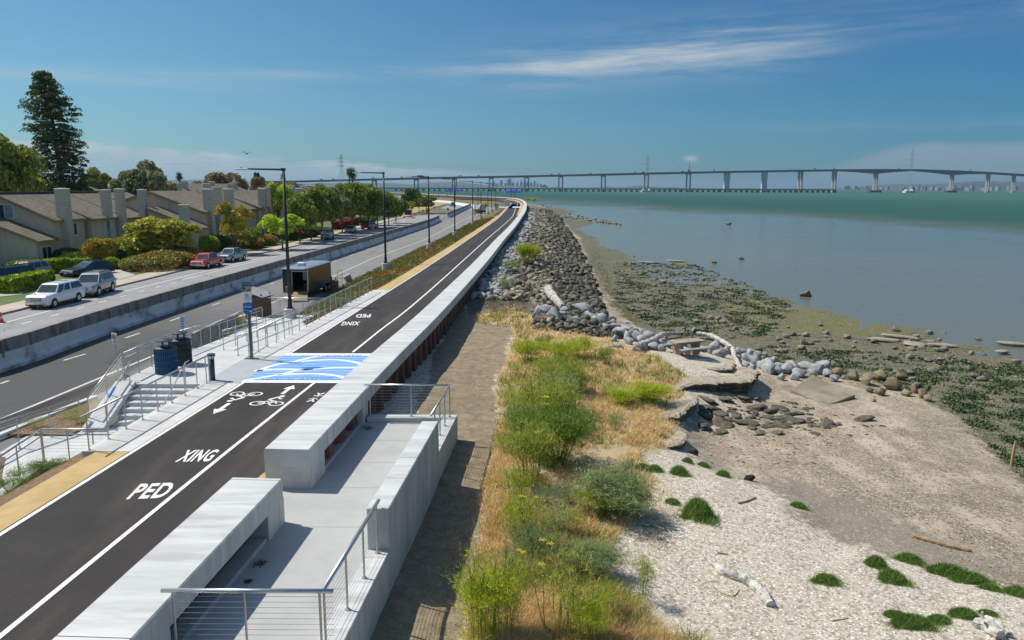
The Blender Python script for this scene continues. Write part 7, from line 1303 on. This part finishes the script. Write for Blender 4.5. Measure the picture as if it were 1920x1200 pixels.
# ------------------------------------------------------------------ the long bridge
BCON = M('bridge_concrete', (.30, .30, .29), (.38, .37, .35), .05, .85); BDK = M('bridge_deck', (.085, .06, .055), (.11, .08, .072), .02, .8); BGD = M('bridge_girder', (.085, .11, .13), (.11, .135, .155), .02, .7); BWR = M('pier_wrap', (.62, .62, .60), (.42, .42, .41), .12, .8, stretch=(1, 1, .15)); PILE = M('dark_pile', (.06, .055, .05), (.10, .09, .08), .1, .9)
def YB(u): return float(np.interp(u, (500, 560, 704, 1300, 1437, 1570, 1647, 1791, 1907, 2010, 2100), (1600, 1850, 2060, 2080, 2130, 2200, 2270, 2440, 2590, 2740, 2880)))
DT = ((480, 340), (560, 338.6), (640, 336.5), (704, 334.6), (780, 332.8), (852, 331), (921, 330), (988, 328.8), (1052, 327.4), (1132, 325.6), (1214, 323.6), (1293, 322), (1366, 320.5), (1437, 319.4), (1505, 318.2), (1570, 317.4), (1647, 316.9), (1720, 317.2), (1791, 319.4), (1859, 322.6), (1907, 325.6), (1965, 329.5), (2060, 336))
def vt(u): return float(np.interp(u, [a for a, _ in DT], [b_ for _, b_ in DT]))
def bp(u, dv=0): return PY(u, vt(u)+dv, YB(u))
br = thing('long_bridge', 'long concrete road bridge crossing the bay on twin column piers, rising towards the right', 'bridge', bp(1132))
us = list(range(480, 2061, 9))
def thick(u):     # girder depth in px
    d = 3.6
    for c, hw, ex in ((1647, 75, 5.0), (1791, 75, 5.0)): d = max(d, 3.6+ex*max(0, 1-abs(u-c)/hw)**1.6)
    return d
top = []; gird = []
for u in us:
    a = bp(u); t_ = (bp(u+5)-bp(u-5)); t_.z = 0; t_.normalize(); nrm = Vector((-t_.y, t_.x, 0)); zt = a.z; s = YB(u)/FPX
    top.append([tuple(a-nrm*2+Vector((0, 0, 0))), tuple(a-nrm*2-Vector((0, 0, 2.0*s))), tuple(a+nrm*22-Vector((0, 0, 2.0*s))), tuple(a+nrm*22)])
    zg = thick(u)*s; gird.append([tuple(a+nrm*2-Vector((0, 0, 1.95*s))), tuple(a+nrm*3-Vector((0, 0, zg))), tuple(a+nrm*17-Vector((0, 0, zg))), tuple(a+nrm*18-Vector((0, 0, 1.95*s)))])
wc_(MB().loft(top), 'deck', BDK, br); wc_(MB().loft(gird), 'girder', BGD, br)
for u in (704, 779.8, 851.7, 921, 988, 1052, 1132.6, 1214, 1293, 1366.6, 1437.6, 1505.6, 1569.8, 1647.8, 1791, 1858.8, 1907, 1960):
    a = bp(u, thick(u)-.3); t_ = (bp(u+5)-bp(u-5)); t_.z = 0; t_.normalize(); n_ = Vector((-t_.y, t_.x, 0)); s = YB(u)/FPX; wrap = u in (1366.6, 1437.6)
    if wrap: 
        mb = MB().loft([[tuple(a+t_*k1*w2+n_*k2+Vector((0, 0, z-a.z))) for k1, k2 in ((-1, 6), (1, 6), (1, 13), (-1, 13))] for z, w2 in ((3.0, 8.0), (a.z*.5, 7.4), (a.z, 8.6))]); wc_(mb, 'wrapped_pier', BWR, br)
    else:
        mb = MB()
        for k in (-1, 1): mb.loft([[tuple(a+t_*(k*5.0+k1*1.5)+n_*k2+Vector((0, 0, z-a.z))) for k1, k2 in ((-1, 6), (1, 6), (1, 13), (-1, 13))] for z in (3.0, a.z-.01)])
        mb.loft([[tuple(a+t_*k1*6.6+n_*k2+Vector((0, 0, z-a.z))) for k1, k2 in ((-1, 5), (1, 5), (1, 14), (-1, 14))] for z in (a.z-3.4, a.z)]); wc_(mb, 'pier', BCON, br)
    big_ = u in (1647.8, 1791); w2 = 24 if big_ else 7
    mb = MB().loft([[tuple(a+t_*k1*w2+n_*k2+Vector((0, 0, z-a.z))) for k1, k2 in ((-1, 3), (1, 3), (1, 16), (-1, 16))] for z in (-3, 3.0 if not big_ else 5)]); wc_(mb, 'fender' if big_ else 'footing', PILE if big_ else BCON, br)
# old low trestle in front
tsl = thing('low_trestle', 'old low concrete trestle on dark piles running in front of the bridge piers', 'trestle', PY(1000, 353, 1990))
def YT(u): return 1960+(u-900)*.06
def tp(u, v): return PY(u, v, YT(u))
uA, uB = 735, 1576; zt_ = PY(1100, 353.0, 1975).z
wc_(MB().loft([[(tp(u, 353).x, YT(u), PY(u, 352.2+(u-880)*.0035, YT(u)).z), (tp(u, 353).x, YT(u), PY(u, 354.6+(u-880)*.0035, YT(u)).z), (tp(u, 353).x, YT(u)+9, PY(u, 354.6+(u-880)*.0035, YT(u)).z), (tp(u, 353).x, YT(u)+9, PY(u, 352.2+(u-880)*.0035, YT(u)).z)] for u in range(560, uB+1, 16)]), 'deck', M('trestle_deck', (.20, .21, .19), (.27, .27, .24), .03, .9), tsl)
u = 742.0; k = 0
while u < uB:
    c_ = tp(u, 356); wdt = 2.2*(1+.6*(k % 7 == 3)); zz = PY(u, 354.4+(u-880)*.0035, YT(u)).z; wc_(MB().box(c_.x-wdt, c_.x+wdt, YT(u)-.5, YT(u)+9.5, -3, zz), 'pile', PILE, tsl); u += 10.3; k += 1
# traffic on the bridge
def bridge_car(u, L_, h, col, label, nm, lane=0):
    a = bp(u); t_ = (bp(u+5)-bp(u-5)); t_.z = 0; t_.normalize(); n_ = Vector((-t_.y, t_.x, 0)); g = thing('bridge_truck' if L_ > 10 else 'bridge_car', label, 'truck' if L_ > 10 else 'car', a+n_*(2+lane*8)+Vector((0, 0, .4)), math.atan2(t_.y, t_.x)); pt = M('far_paint_'+nm, col, None, 1, .4)
    if L_ > 10: MB().box(-L_/2, L_/2-3.5, -1.6, 1.6, .9, h).build('box_body', pt, g); MB().box(L_/2-3.0, L_/2, -1.5, 1.5, .5, h*.75).build('cab', M('far_paint_dark', (.05, .05, .06), None, 1, .5), g)
    else: MB().box(-L_/2, L_/2, -1.2, 1.2, .4, h*.6).build('body', pt, g); MB().box(-L_*.28, L_*.3, -1.0, 1.0, h*.6, h).build('cabin', M('car_glass'), g)
    for x in (-L_*.33, L_*.33): MB().tube([(x, -1.7 if L_ > 10 else -1.3, .5), (x, 1.7 if L_ > 10 else 1.3, .5)], .5, 8).build('wheel', RUB, g)
bridge_car(789, 20, 5.2, (.22, .03, .03), 'long dark red truck crossing the left part of the bridge', 'red'); bridge_car(753, 8, 3, (.05, .05, .06), 'dark car just left of the red truck on the bridge', 'dk')
for i, (u, c_, n1) in enumerate(((603, (.3, .3, .3), 'grey'), (626, (.5, .5, .5), 'lgrey'), (700, (.6, .6, .6), 'white'), (863, (.3, .05, .05), 'red'), (897, (.05, .05, .06), 'dk'), (1034, (.05, .05, .06), 'dk'), (1049, (.4, .08, .05), 'red'), (1107, (.05, .05, .06), 'dk'), (1191, (.05, .05, .06), 'dk'), (1206, (.05, .05, .06), 'dk'), (1280, (.05, .05, .06), 'dk'), (1339, (.7, .7, .7), 'white'), (1528, (.7, .7, .7), 'white'), (1564, (.7, .7, .7), 'white'), (1686, (.7, .7, .7), 'white'), (1820, (.7, .7, .7), 'white'))):
    bridge_car(u, 7 if i % 3 else 9, 2.6 if n1 != 'white' else 3.6, c_, f'tiny {dict(grey="grey", lgrey="pale grey", white="white", red="red", dk="dark")[n1]} vehicle on the bridge '+('left of the first street lamp pair', 'right of the lone pylon on land', 'between the palms and the second lamp', 'above the left blue sails', 'right of the left blue sails', 'left of the shore point', 'just right of the shore point', 'above the low rocky spit', 'left of the middle pylon', 'touching the middle pylon', 'left of the orange crane', 'right of the orange crane', 'left of the last trestle pier', 'over the end of the trestle', 'left of the right pylon', 'over the pier right of the main span')[i], n1)
a = bp(1293); g = thing('crane', 'small orange crane standing on the bridge deck', 'crane', a+Vector((0, 6, 0))); MB().tube([(-3, 0, 0), (0, 0, 14), (.5, 0, 26)], [1.8, 1.2, .3], 4).build('mast', M('crane_orange', (.55, .12, .04), None, 1, .6), g); MB().box(-4, 4, -2, 2, 0, 4).build('base', M('crane_orange'), g)
# pylons and wires
PYM = M('pylon_steel', (.42, .42, .41), (.36, .36, .36), .1, .6)
def pylon(label, u, vb, vtop, Y, base=True, arms=3, w_=6.5):
    b0 = PY(u, vb, Y); H_ = PY(u, vtop, Y).z-b0.z; g = thing('pylon', label, 'pylon', b0, 0, 'power line pylons'); mb = MB(); r = .26
    def wd(z): f = z/H_; return w_*(1-f*1.25) if f < .55 else max(.8, w_*.3125*(1-(f-.55)*.8))
    lv = [0]+[H_*f for f in (.14, .27, .38, .47, .55, .64, .73, .82, .91, 1.0)]
    for i in range(len(lv)-1):
        a_, c_ = wd(lv[i]), wd(lv[i+1]); 
        for sx_ in (-1, 1):
            for sy_ in (-1, 1): mb.bar((sx_*a_, sy_*a_, lv[i]), (sx_*c_, sy_*c_, lv[i+1]), r, r)
        for sy_ in (-1, 1): mb.bar((-a_, sy_*a_, lv[i]), (c_, sy_*c_, lv[i+1]), r*.6, r*.6).bar((a_, sy_*a_, lv[i]), (-c_, sy_*c_, lv[i+1]), r*.6, r*.6).bar((-a_, sy_*a_, lv[i]), (a_, sy_*a_, lv[i]), r*.6, r*.6)
    mb.build('lattice', PYM, g)
    for k in range(arms):
        z = H_*(.60+.13*k); MB().bar((-6.5, 0, z), (6.5, 0, z), .6, .6).bar((-6.5, 0, z), (0, 0, z+3), .4, .4).bar((6.5, 0, z), (0, 0, z+3), .4, .4).build('crossarm', PYM, g)
    if base: MB().box(-13, 13, -9, 9, -3, 2.5).box(-9, -6, -8, 8, 2.5, 6).box(6, 9, -8, 8, 2.5, 6).build('platform', M('pylon_base', (.5, .5, .48), (.6, .6, .58), .2, .8), g)
    return b0, H_
p1 = pylon('lattice pylon on land behind the street trees', 641, 345, 289, 1500, False); p2 = pylon('lattice pylon standing in the bay in front of the bridge centre', 1212, 358.5, 289.5, 1930); p3 = pylon('faint lattice pylon before the main span on the right', 1704, 359.5, 277, 2050)
for k in range(3):
    for (a, Ha), (b_, Hb), sag in ((p1, p2, 22), (p2, p3, 18)):
        A_ = a+Vector((0, 0, Ha*(.62+.13*k))); B_ = b_+Vector((0, 0, Hb*(.62+.13*k))); pts = [A_.lerp(B_, f)-Vector((0, 0, sag*4*f*(1-f))) for f in np.linspace(0, 1, 25)]
        tag(MB().tube(pts, .10, 3, False).build('power_line', PYM, fix=False), ('lowest', 'middle', 'top')[k]+' power line strung between the '+('land pylon and the bay pylon' if sag == 22 else 'bay pylon and the right pylon'), 'power line')
    A_ = p1[0]+Vector((0, 0, p1[1]*(.62+.13*k))); B_ = PY(-200, 300-6*k, 1100); pts = [A_.lerp(B_, f)-Vector((0, 0, 14*4*f*(1-f))) for f in np.linspace(0, 1, 20)]; tag(MB().tube(pts, .10, 3, False).build('power_line', PYM, fix=False), ('lowest', 'middle', 'top')[k]+' power line leaving the land pylon to the left', 'power line')
# far shore: hills and skylines
HILL = M('far_hills', (.035, .06, .065), (.075, .095, .095), .0012, .95); BLD = M('far_buildings', (.17, .20, .22), (.24, .27, .29), .02, .8, island=.6)
def hill(name, pts, Y, depth=900):
    fr = [PY(u, v, Y) for u, v in pts]; base = [(p.x, Y, -2) for p in fr]; mb = MB(); n_ = len(fr)
    d = crom(fr, 60); gH = np.random.default_rng(len(pts)); d = [Vector((p.x, p.y, max(-1, p.z+gH.normal(0, 3)))) for p in d]
    mb.loft([[(p.x, Y-depth*.4, -2), (p.x, Y-depth*.15, p.z*.55), tuple(p), (p.x, Y+depth*.4, p.z*.8), (p.x, Y+depth, -2)] for p in d], closed=False, caps=False); return struct(mb.build(name, HILL, smooth=True, fix=False))
hill('far_hills', [(500, 347), (600, 344), (690, 343), (740, 344), (770, 345.5), (800, 341.5), (825, 340.3), (850, 342.5), (870, 341.8), (900, 347), (930, 349.5), (1000, 350.5), (1060, 351)], 5200)
hill('far_shore', [(1020, 351.2), (1180, 350), (1200, 347.8), (1240, 350.5), (1400, 352.4), (1560, 352.5), (1640, 350)], 5600, 400); hill('far_ridge', [(1600, 353), (1640, 348), (1680, 345.5), (1760, 344.8), (1800, 343), (1850, 340.5), (1900, 340.5), (1960, 342), (2100, 345)], 6200)
hill('left_ridge', [(-300, 342), (200, 340), (330, 337), (420, 338), (480, 341), (560, 345)], 5000)
random.seed(14); gsk = np.random.default_rng(2)
def skyscraper(u, vtop, wpx, Y, lb, grp):
    c_ = PY(u, vtop, Y); s = Y/FPX; w_ = wpx*s; h_ = c_.z; g = thing('skyscraper', lb, 'skyscraper', (c_.x, Y, -1.5), random.uniform(-.3, .3), grp); kk = random.random()
    MB().box(-w_/2, w_/2, -w_/2, w_/2, 0, h_*.82 if kk < .5 else h_+1).build('tower', BLD, g)
    if kk < .5: MB().box(-w_*.33, w_*.33, -w_*.33, w_*.33, h_*.82, h_+1.5).build('upper_tier', BLD, g)
env = ((918, 345), (925, 340), (933, 344), (940, 338), (948, 343), (953, 337), (956, 334.5), (962, 342), (970, 341), (977, 338), (984, 341), (990, 339.5), (996, 342), (1002, 339), (1008, 343), (1014, 345))
nmz = 'leftmost hazy tower of the distant skyline|second hazy tower from the left of the distant skyline|low hazy tower between two taller ones at the left of the skyline|broad hazy tower left of the tallest|slim hazy tower immediately left of the tallest pair|lower tower of the tallest pair in the skyline|tallest hazy tower of the distant skyline|low hazy tower right of the tallest|mid height hazy tower behind the bridge pier|hazy tower just right of the bridge pier|hazy tower in the centre right of the skyline|pointed hazy tower right of centre|low tower between two pointed ones at the right|second tallest tower at the right end of the skyline|low tower near the right end of the skyline|rightmost low tower of the skyline'.split('|')
for (u, v), lb in zip(env, nmz): skyscraper(u, v, random.uniform(3.2, 5.2), 5600, lb, 'towers of the distant skyline')
for i in range(26): u = 905+i*4.6+random.uniform(-1, 1); 
sk2 = MB(); 
for i in range(60):
    u = random.uniform(900, 1030) if i < 25 else random.uniform(1580, 1960); v = (348.5 if i < 25 else 350)+random.uniform(-2.5, 2.5); c_ = PY(u, v, 5500); w_ = random.uniform(8, 22); sk2.box(c_.x-w_/2, c_.x+w_/2, 5500, 5520+random.uniform(0, 30), -2, c_.z)
stuff(sk2.build('far_buildings', BLD), 'hazy mass of low buildings along the far shore', 'buildings')
for u, v, w_, lb in ((1724, 346, 3.5, 'pale tower on the far right shore behind the main span'), (1750, 347.5, 3, 'second pale tower on the far right shore'), (1736, 349, 5, 'low pale block between the two far shore towers')): skyscraper(u, v, w_, 5300, lb, 'towers on the right far shore')
c_ = PY(866, 349, 5000); tag(MB().box(c_.x-12, c_.x+12, 4990, 5010, -2, c_.z+4).box(c_.x-9, c_.x+9, 4992, 5008, c_.z+4, c_.z+7).build('white_building', FRM), 'bright white building at the foot of the far hills', 'building')
# ------------------------------------------------------------------ far end of the site
BLU = M('sail_blue', (.01, .07, .45), (.02, .10, .52), 2, .6, trans=.2)
def sail(label, u0, u1, upost, v0, vapex, Y, tilt):
    zb = PY(u0, v0, Y).z; xa = PY(upost, v0, Y).x; xl, xr = PY(u0, v0, Y).x-xa, PY(u1, v0, Y).x-xa; za = PY(upost, vapex, Y).z; g = thing('shade_sail', label, 'shade sail', (xa, Y, 1.0), 0, 'blue shade sails at the overlooks')
    MB().cyl(0, 0, 0, za-1.2, .16, 10).build('post', BLACKM, g); zl, zr2 = (zb-1.0, zb-1.0); w_ = 3.4
    MB().add([(xl, -w_*.4, zl), (xr, -w_*.4, zr2), (xr, w_, zr2+.6), (xl, w_, zl+.6), (0, 0, za-1.0)], [(0, 1, 4), (1, 2, 4), (2, 3, 4), (3, 0, 4), (3, 2, 1, 0)]).build('canopy', BLU, g); return g
sail('left blue shade sail above the wall bend', 945.8, 966, 959.4, 361.3, 355.4, 500, 0); sail('right blue shade sail above the wall bend', 958, 980.5, 965.6, 361.2, 356.2, 515, 0)
sail('left blue shade sail beyond the far wall', 832, 849.5, 844.4, 359.2, 353.3, 640, 0); sail('right blue shade sail beyond the far wall', 846, 864.5, 854.5, 358.8, 353.8, 655, 0)
# far crossing, rails, panels
q1 = [P(960, 389.4, ZP), P(977.5, 389.6, ZP), P(976.8, 387.4, ZP), P(962, 387.3, ZP)]; struct(MB().add([(p.x, p.y, ZP+.02) for p in q1], [(0, 1, 2, 3)]).build('far_crossing', M('far_crossing_blue', (.35, .55, .78), (.6, .7, .8), .6, .7), fix=False))
struct(MB().add([tuple(P(x, y, ZP+.015)) for x, y in ((934, 389.2), (952, 389.6), (954, 387.6), (937, 387.2))], [(0, 1, 2, 3)]).build('far_landing', CONC, fix=False))
for i, (a_, b_, lb) in enumerate((((925, 392, .3), (950, 380.5, 1.2), 'slanting steel guard rail by the far crossing landing'), ((935, 378.3, .9), (950, 379.0, 1.2), 'level brown rail on the far bank behind the crossing'), ((900, 394, .2), (928, 384.5, .4), 'far steel guard rail along the lower ramp near the pedestrian sign'))): guard(lb, [P(*a_), P(*b_)], spacing=3.0, cables=3, base_plates=False, group='far steel guard rails', r=.06)
g = thing('info_panel', 'greenish glass information panel beside the far crossing', 'panel', P(951, 388, ZP)); MB().box(-.9, .9, -.1, .1, .3, 2.2).build('glass', M('green_glass', (.25, .42, .42), (.35, .5, .5), 2, .2), g); MB().box(-1, -.9, -.12, .12, 0, 2.3).box(.9, 1, -.12, .12, 0, 2.3).build('frame', STEELD, g)
def post_sign(label, q, hp, shape, sz, col, nm, col2=None, cat='sign', name='road_sign', backing=None):
    g = thing(name, label, cat, q); MB().cyl(0, 0, 0, hp+sz*.4, .05, 8).build('post', M('galvanised'), g); n_ = {'diamond': 4, 'round': 20, 'box': 4}[shape]; a0 = 0 if shape != 'box' else R(45); pts = [(sz*.5*math.cos(a0+math.tau*k/n_), hp+sz*.5*math.sin(a0+math.tau*k/n_)) for k in range(n_)]
    MB().loft([[(x, y, z) for x, z in pts] for y in (-.10, -.07)]).build('sign_panel', M('sign_'+nm, col, None, 1, .5), g)
    if col2: MB().box(-.08*sz, .08*sz, -.115, -.104, hp-.22*sz, hp+.2*sz).box(-.2*sz, .2*sz, -.115, -.104, hp-.02*sz, hp+.05*sz).build('symbol', M('sign_sym_'+nm, col2, None, 1, .5), g)
    return g
ORG = (.75, .10, .02); YLW = (.75, .42, .01)
post_sign('orange diamond road work sign in front of the third street lamp', P(802.5, 409, 0), 2.2, 'diamond', 1.5, ORG, 'orange'); g = post_sign('yellow diamond pedestrian sign with a smaller yellow sign below, beyond the dry lawn', P(770.5, 405, .1), 3.9, 'diamond', 1.55, YLW, 'yellow', (.02, .02, .02)); MB().loft([[(x, y, z) for x, z in ((.5, 2.9), (0, 3.3-.05), (-.5, 2.9), (0, 2.45))] for y in (-.10, -.07)]).build('lower_panel', M('sign_yellow'), g)
post_sign('yellow diamond pedestrian sign seen from behind the seventh street lamp', P(911, 397, .2), 2.2, 'diamond', 1.75, YLW, 'yellow', (.02, .02, .02)); post_sign('orange and white sign beside the barrier gap', P(839.8, 399, 0), 1.3, 'box', 1.1, ORG, 'orange', (.7, .7, .7)); post_sign('narrow pale sign at the gap between the two barriers', P(824.5, 402, 0), 2.2, 'box', .8, (.6, .65, .75), 'pale')
q = P(765, 409, 0); g = thing('message_board', 'black portable message board on an orange trailer by the kerb', 'message board', q); MB().box(-.95, .95, -.15, .1, .95, 2.4).build('panel', M('board_black', (.015, .017, .02), None, 1, .4), g, bevel=.04); MB().box(-.07, .07, -.05, .09, .4, 1.0).build('mast', BLACKM, g); MB().box(-1.2, 1.2, -.6, .6, .3, .6).build('trailer_body', M('orange_paint', ORG, None, 1, .5), g, bevel=.05)
for s_ in (-1, 1): MB().tube([(s_*1.15, 0, .3), (s_*1.3, 0, .3)], .3, 12).build('wheel', RUB, g)
OC = M('cone_orange', (.80, .10, .03), None, 1, .5)
def cone(label, q, s=1.0):
    g = thing('traffic_cone', label, 'traffic cone', q, 0, 'orange traffic cones', s); MB().tube([(0, 0, .03), (0, 0, .28)], [.17, .11], 14, False).tube([(0, 0, .40), (0, 0, .72)], [.085, .03], 14).build('cone', OC, g); MB().tube([(0, 0, .28), (0, 0, .40)], [.11, .085], 14, False).build('white_band', TEXT_W, g); MB().box(-.2, .2, -.2, .2, 0, .04).build('base', M('cone_base', (.03, .03, .03), None, 1, .7), g)
cone('traffic cone on the far road at the left edge of the picture', P(2.5, 605, 0)); cone('traffic cone beside the pedestal of the third street lamp', P(816, 457, .05), 1.1); cone('traffic cone at the right foot of the message board trailer', P(774, 409.5, 0), 1.2); cone('second traffic cone by the message board trailer', P(777, 408.3, 0), 1.2); cone('traffic cone near the person in the yellow vest', P(897, 405.6, 0), 1.3)
q = P(821, 457, .05); tag(MB().tube([(0, 0, 0), (0, 0, .6)], [.12, .05], 8).box(-.2, .2, -.2, .2, 0, .05).build('black_delineator', PLB), 'small black delineator right of the cone by the third lamp', 'delineator').location = q
def barricade(label, q):
    g = thing('barricade', label, 'barricade', q, 0, 'small white and orange barricades'); MB().box(-.6, .6, -.03, .03, .75, 1.1).build('board', M('pale_orange', (.75, .35, .25), (.7, .65, .6), 6, .6), g); MB().box(-.6, .6, -.03, .03, .25, .55).build('lower_board', TEXT_W, g)
    for s_ in (-1, 1): MB().box(s_*.55-.03, s_*.55+.03, -.25, .25, 0, 1.1).build('leg', TEXT_W, g)
for u, v, lb in ((792, 399.5, 'small barricade on the dry lawn left of the orange diamond sign'), (815, 392.5, 'small barricade at the far end of the dry lawn'), (691, 420, 'small barricade in front of the dark red car'), (736, 411.3, 'white barricade on the kerb below the slim trees'), (736, 407, 'small pale orange barricade above the kerb one'), (713, 413.5, 'small barricade near the leaning trunk of the seventh tree')): barricade(lb, P(u, v, .15))
g = thing('wire_gate', 'wire mesh gate panels standing in the gap between the barriers', 'gate', P(826, 413, 0)); gA, gB = P(826, 413, 0), P(841.5, 407, 0); dv = gB-gA
for i in range(2):
    a = dv*(i*.5); b_ = dv*(i*.5+.46); fr = MB()
    for z in (.1, 2.0): fr.bar(a+Vector((0, 0, z)), b_+Vector((0, 0, z)), .07, .07)
    for p_ in (a, b_): fr.bar(p_, p_+Vector((0, 0, 2.05)), .07, .07)
    fo_ = fr.build('frame', STEELD, g); ms = MB(); 
    for k in range(1, 12): p_ = a.lerp(b_, k/12); ms.bar(p_+Vector((0, 0, .1)), p_+Vector((0, 0, 2.0)), .02, .02)
    ms.build('mesh', STEELD, fo_)
g = thing('utility_cart', 'small green utility truck driving round the far bend', 'truck', P(849, 388, 0), .3); GRN = M('cart_green', (.03, .12, .10), None, 1, .4); MB().box(-.95, .95, -1.8, 2.2, .5, 1.15).build('body', GRN, g, bevel=.08); MB().loft([[(-.85, -1.0, 1.15), (.85, -1.0, 1.15), (.85, .6, 1.15), (-.85, .6, 1.15)], [(-.75, -.6, 2.1), (.75, -.6, 2.1), (.75, .5, 2.1), (-.75, .5, 2.1)]]).build('cabin', GRN, g); MB().add([(-.72, -.95, 1.3), (.72, -.95, 1.3), (.66, -.66, 2.0), (-.66, -.66, 2.0)], [(0, 1, 2, 3)]).build('windscreen', CGL, g, fix=False)
for x in (-.9, .9):
    for y in (-1.2, 1.5): MB().tube([(x-.1, y, .4), (x+.1, y, .4)], .4, 12).build('wheel', RUB, g)
g = thing('equipment_trailer', 'grey cylindrical tank trailer parked beside the sixth lamp', 'trailer', P(904, 400.5, 0), .2); MB().tube([(0, -1.6, 2.1), (0, -1.5, 2.1), (0, 1.5, 2.1), (0, 1.6, 2.1)], [.7, 1.15, 1.15, .7], 16).build('tank', M('tank_grey', (.38, .40, .42), (.48, .5, .52), 1, .4), g, smooth=False); MB().box(-1.0, 1.0, -1.7, 1.7, .5, 1.1).build('chassis', BLACKM, g)
for x in (-1.0, 1.0): MB().tube([(x-.1, 0, .45), (x+.1, 0, .45)], .45, 12).build('wheel', RUB, g)
g = thing('lumber_stack', 'pile of tan boards and fittings behind the person in the vest', 'lumber', P(896, 400, 0), .2); mb = MB()
for k in range(6): MB().box(-1.6+.1*(k % 2), 1.6, -.8, .8, .25*k, .25*k+.22).build('board', M('lumber', (.45, .30, .14), (.55, .4, .2), 2, .8), g)
tag(MB().tube([(0, 0, 0), (0, 0, .9), (0, 0, 1.0)], [.8, .95, .9], 14).build('blue_tub', M('tub_blue', (.02, .12, .45), None, 1, .5)), 'blue tub beside the far guard rail on the verge', 'tub').location = P(930.5, 386.5, .4)
# yellow-vested person (small in view): one skinned body with clothes as children
def person(label, q, rz):
    g = thing('person', label, 'person', q, rz); vs = [(0, 0, .95), (0, 0, 1.2), (0, 0, 1.42), (0, 0, 1.52), (0, -.02, 1.66), (-.10, 0, .90), (-.12, -.02, .50), (-.13, .02, .08), (-.13, -.12, .04), (.10, 0, .90), (.13, .0, .50), (.15, .06, .08), (.15, -.08, .04), (-.19, 0, 1.40), (-.26, -.03, 1.12), (-.24, -.16, .90), (.19, 0, 1.40), (.27, -.02, 1.12), (.22, -.18, .95)]
    es = [(0, 1), (1, 2), (2, 3), (3, 4), (0, 5), (5, 6), (6, 7), (7, 8), (0, 9), (9, 10), (10, 11), (11, 12), (2, 13), (13, 14), (14, 15), (2, 16), (16, 17), (17, 18)]; rr = [.15, .15, .16, .06, .10, .10, .07, .05, .045, .10, .07, .05, .045, .07, .05, .04, .07, .05, .04]
    me = bpy.data.meshes.new('body'); me.from_pydata(vs, es, []); o = bpy.data.objects.new('body', me); sc.collection.objects.link(o); o.modifiers.new('s', 'SKIN'); md = o.modifiers.new('d', 'SUBSURF'); md.levels = md.render_levels = 1
    for v_, r_ in zip(me.skin_vertices[0].data, rr): v_.radius = (r_, r_*.85)
    me.skin_vertices[0].data[0].use_root = True; me.materials.append(M('dark_clothes', (.03, .035, .06), None, 1, .9)); o.parent = g
    MB().tube([(0, 0, 1.0), (0, 0, 1.2), (0, 0, 1.40), (0, 0, 1.5)], [.20, .21, .22, .10], 12, False).build('vest', M('hi_vis', (.65, .85, .03), None, 1, .7), g, smooth=True); MB().tube([(0, -.02, 1.68), (0, -.02, 1.74), (0, -.02, 1.80)], [.135, .12, .03], 12).build('helmet', TEXT_W, g, smooth=True); return g
person('person in a bright yellow vest standing on the road by the verge', P(890.5, 406.2, 0), .4)
# fence boards beyond the dry lawn
for u0, u1, v, Y_, lb in ((745, 755, 389, 0, 'weathered brown board fence left of the yellow diamond sign'), (761, 776, 391, 0, 'weathered brown board fence behind the yellow diamond sign')):
    a, b_ = P(u0, v, .2), P(u1, v, .2); mb = MB(); n_ = 12
    for k in range(n_): p_ = a.lerp(b_, k/n_); p2_ = a.lerp(b_, (k+.9)/n_); mb.box(p_.x, p2_.x, a.y, a.y+.06, 0, 2.0+.05*(k % 3))
    g = thing('board_fence', lb, 'fence', a); wc_(mb, 'boards', M('fence_brown', (.14, .09, .07), (.2, .14, .11), 2, .9), g); wc_(MB().box(a.x, b_.x, a.y+.07, a.y+.14, .5, .6).box(a.x, b_.x, a.y+.07, a.y+.14, 1.5, 1.6), 'rails', M('fence_brown'), g)
for u, Y, lb in ((745.5, 215, 'white globe lamp on a post beside the slim dark tree'), ): g = thing('globe_lamp', lb, 'lamp post', TB(u, Y)); MB().cyl(0, 0, 0, 3.4, .05, 8).build('post', BLACKM, g); MB().tube([(0, 0, 3.35), (0, 0, 3.5), (0, 0, 3.75), (0, 0, 3.88)], [.08, .25, .25, .08], 12).build('globe', TEXT_W, g, smooth=True)
# bird
q = PY(463, 288.5, 55); g = thing('bird', 'tiny dark bird flying above the first street lamp arm', 'bird', q, .6); MB().tube([(0, -.16, 0), (0, -.08, .01), (0, .08, .01), (0, .22, 0)], [.015, .05, .045, .01], 8).add([(0, -.05, .02), (-.18, -.02, .16), (-.36, .08, .10), (-.16, .07, .12), (0, .08, .02), (.18, -.02, .16), (.36, .08, .10), (.16, .07, .12)], [(0, 1, 3, 4), (1, 2, 3), (0, 4, 7, 5), (5, 7, 6)]).build('body', M('bird_dark', (.03, .03, .03), None, 1, .9), g, fix=False)
# ------------------------------------------------------------------ haze
HZD = .00008
m = bpy.data.materials.new('haze'); m.use_nodes = True; nt = m.node_tree; nt.nodes.clear(); hv = nt.nodes.new('ShaderNodeVolumePrincipled'); hv.inputs['Color'].default_value = (.48, .68, .82, 1); hv.inputs['Density'].default_value = HZD; hv.inputs['Anisotropy'].default_value = .3
ho = nt.nodes.new('ShaderNodeOutputMaterial'); nt.links.new(hv.outputs[0], ho.inputs['Volume']); m.cycles.homogeneous_volume = True if hasattr(m.cycles, 'homogeneous_volume') else True
hb_ = MB().box(-45000, 45000, -3500, 52000, -4.2, 260).build('haze', m); hb_['kind'] = 'stuff'; hb_['label'] = 'thin pale sea haze over the bay'; hb_['category'] = 'haze'
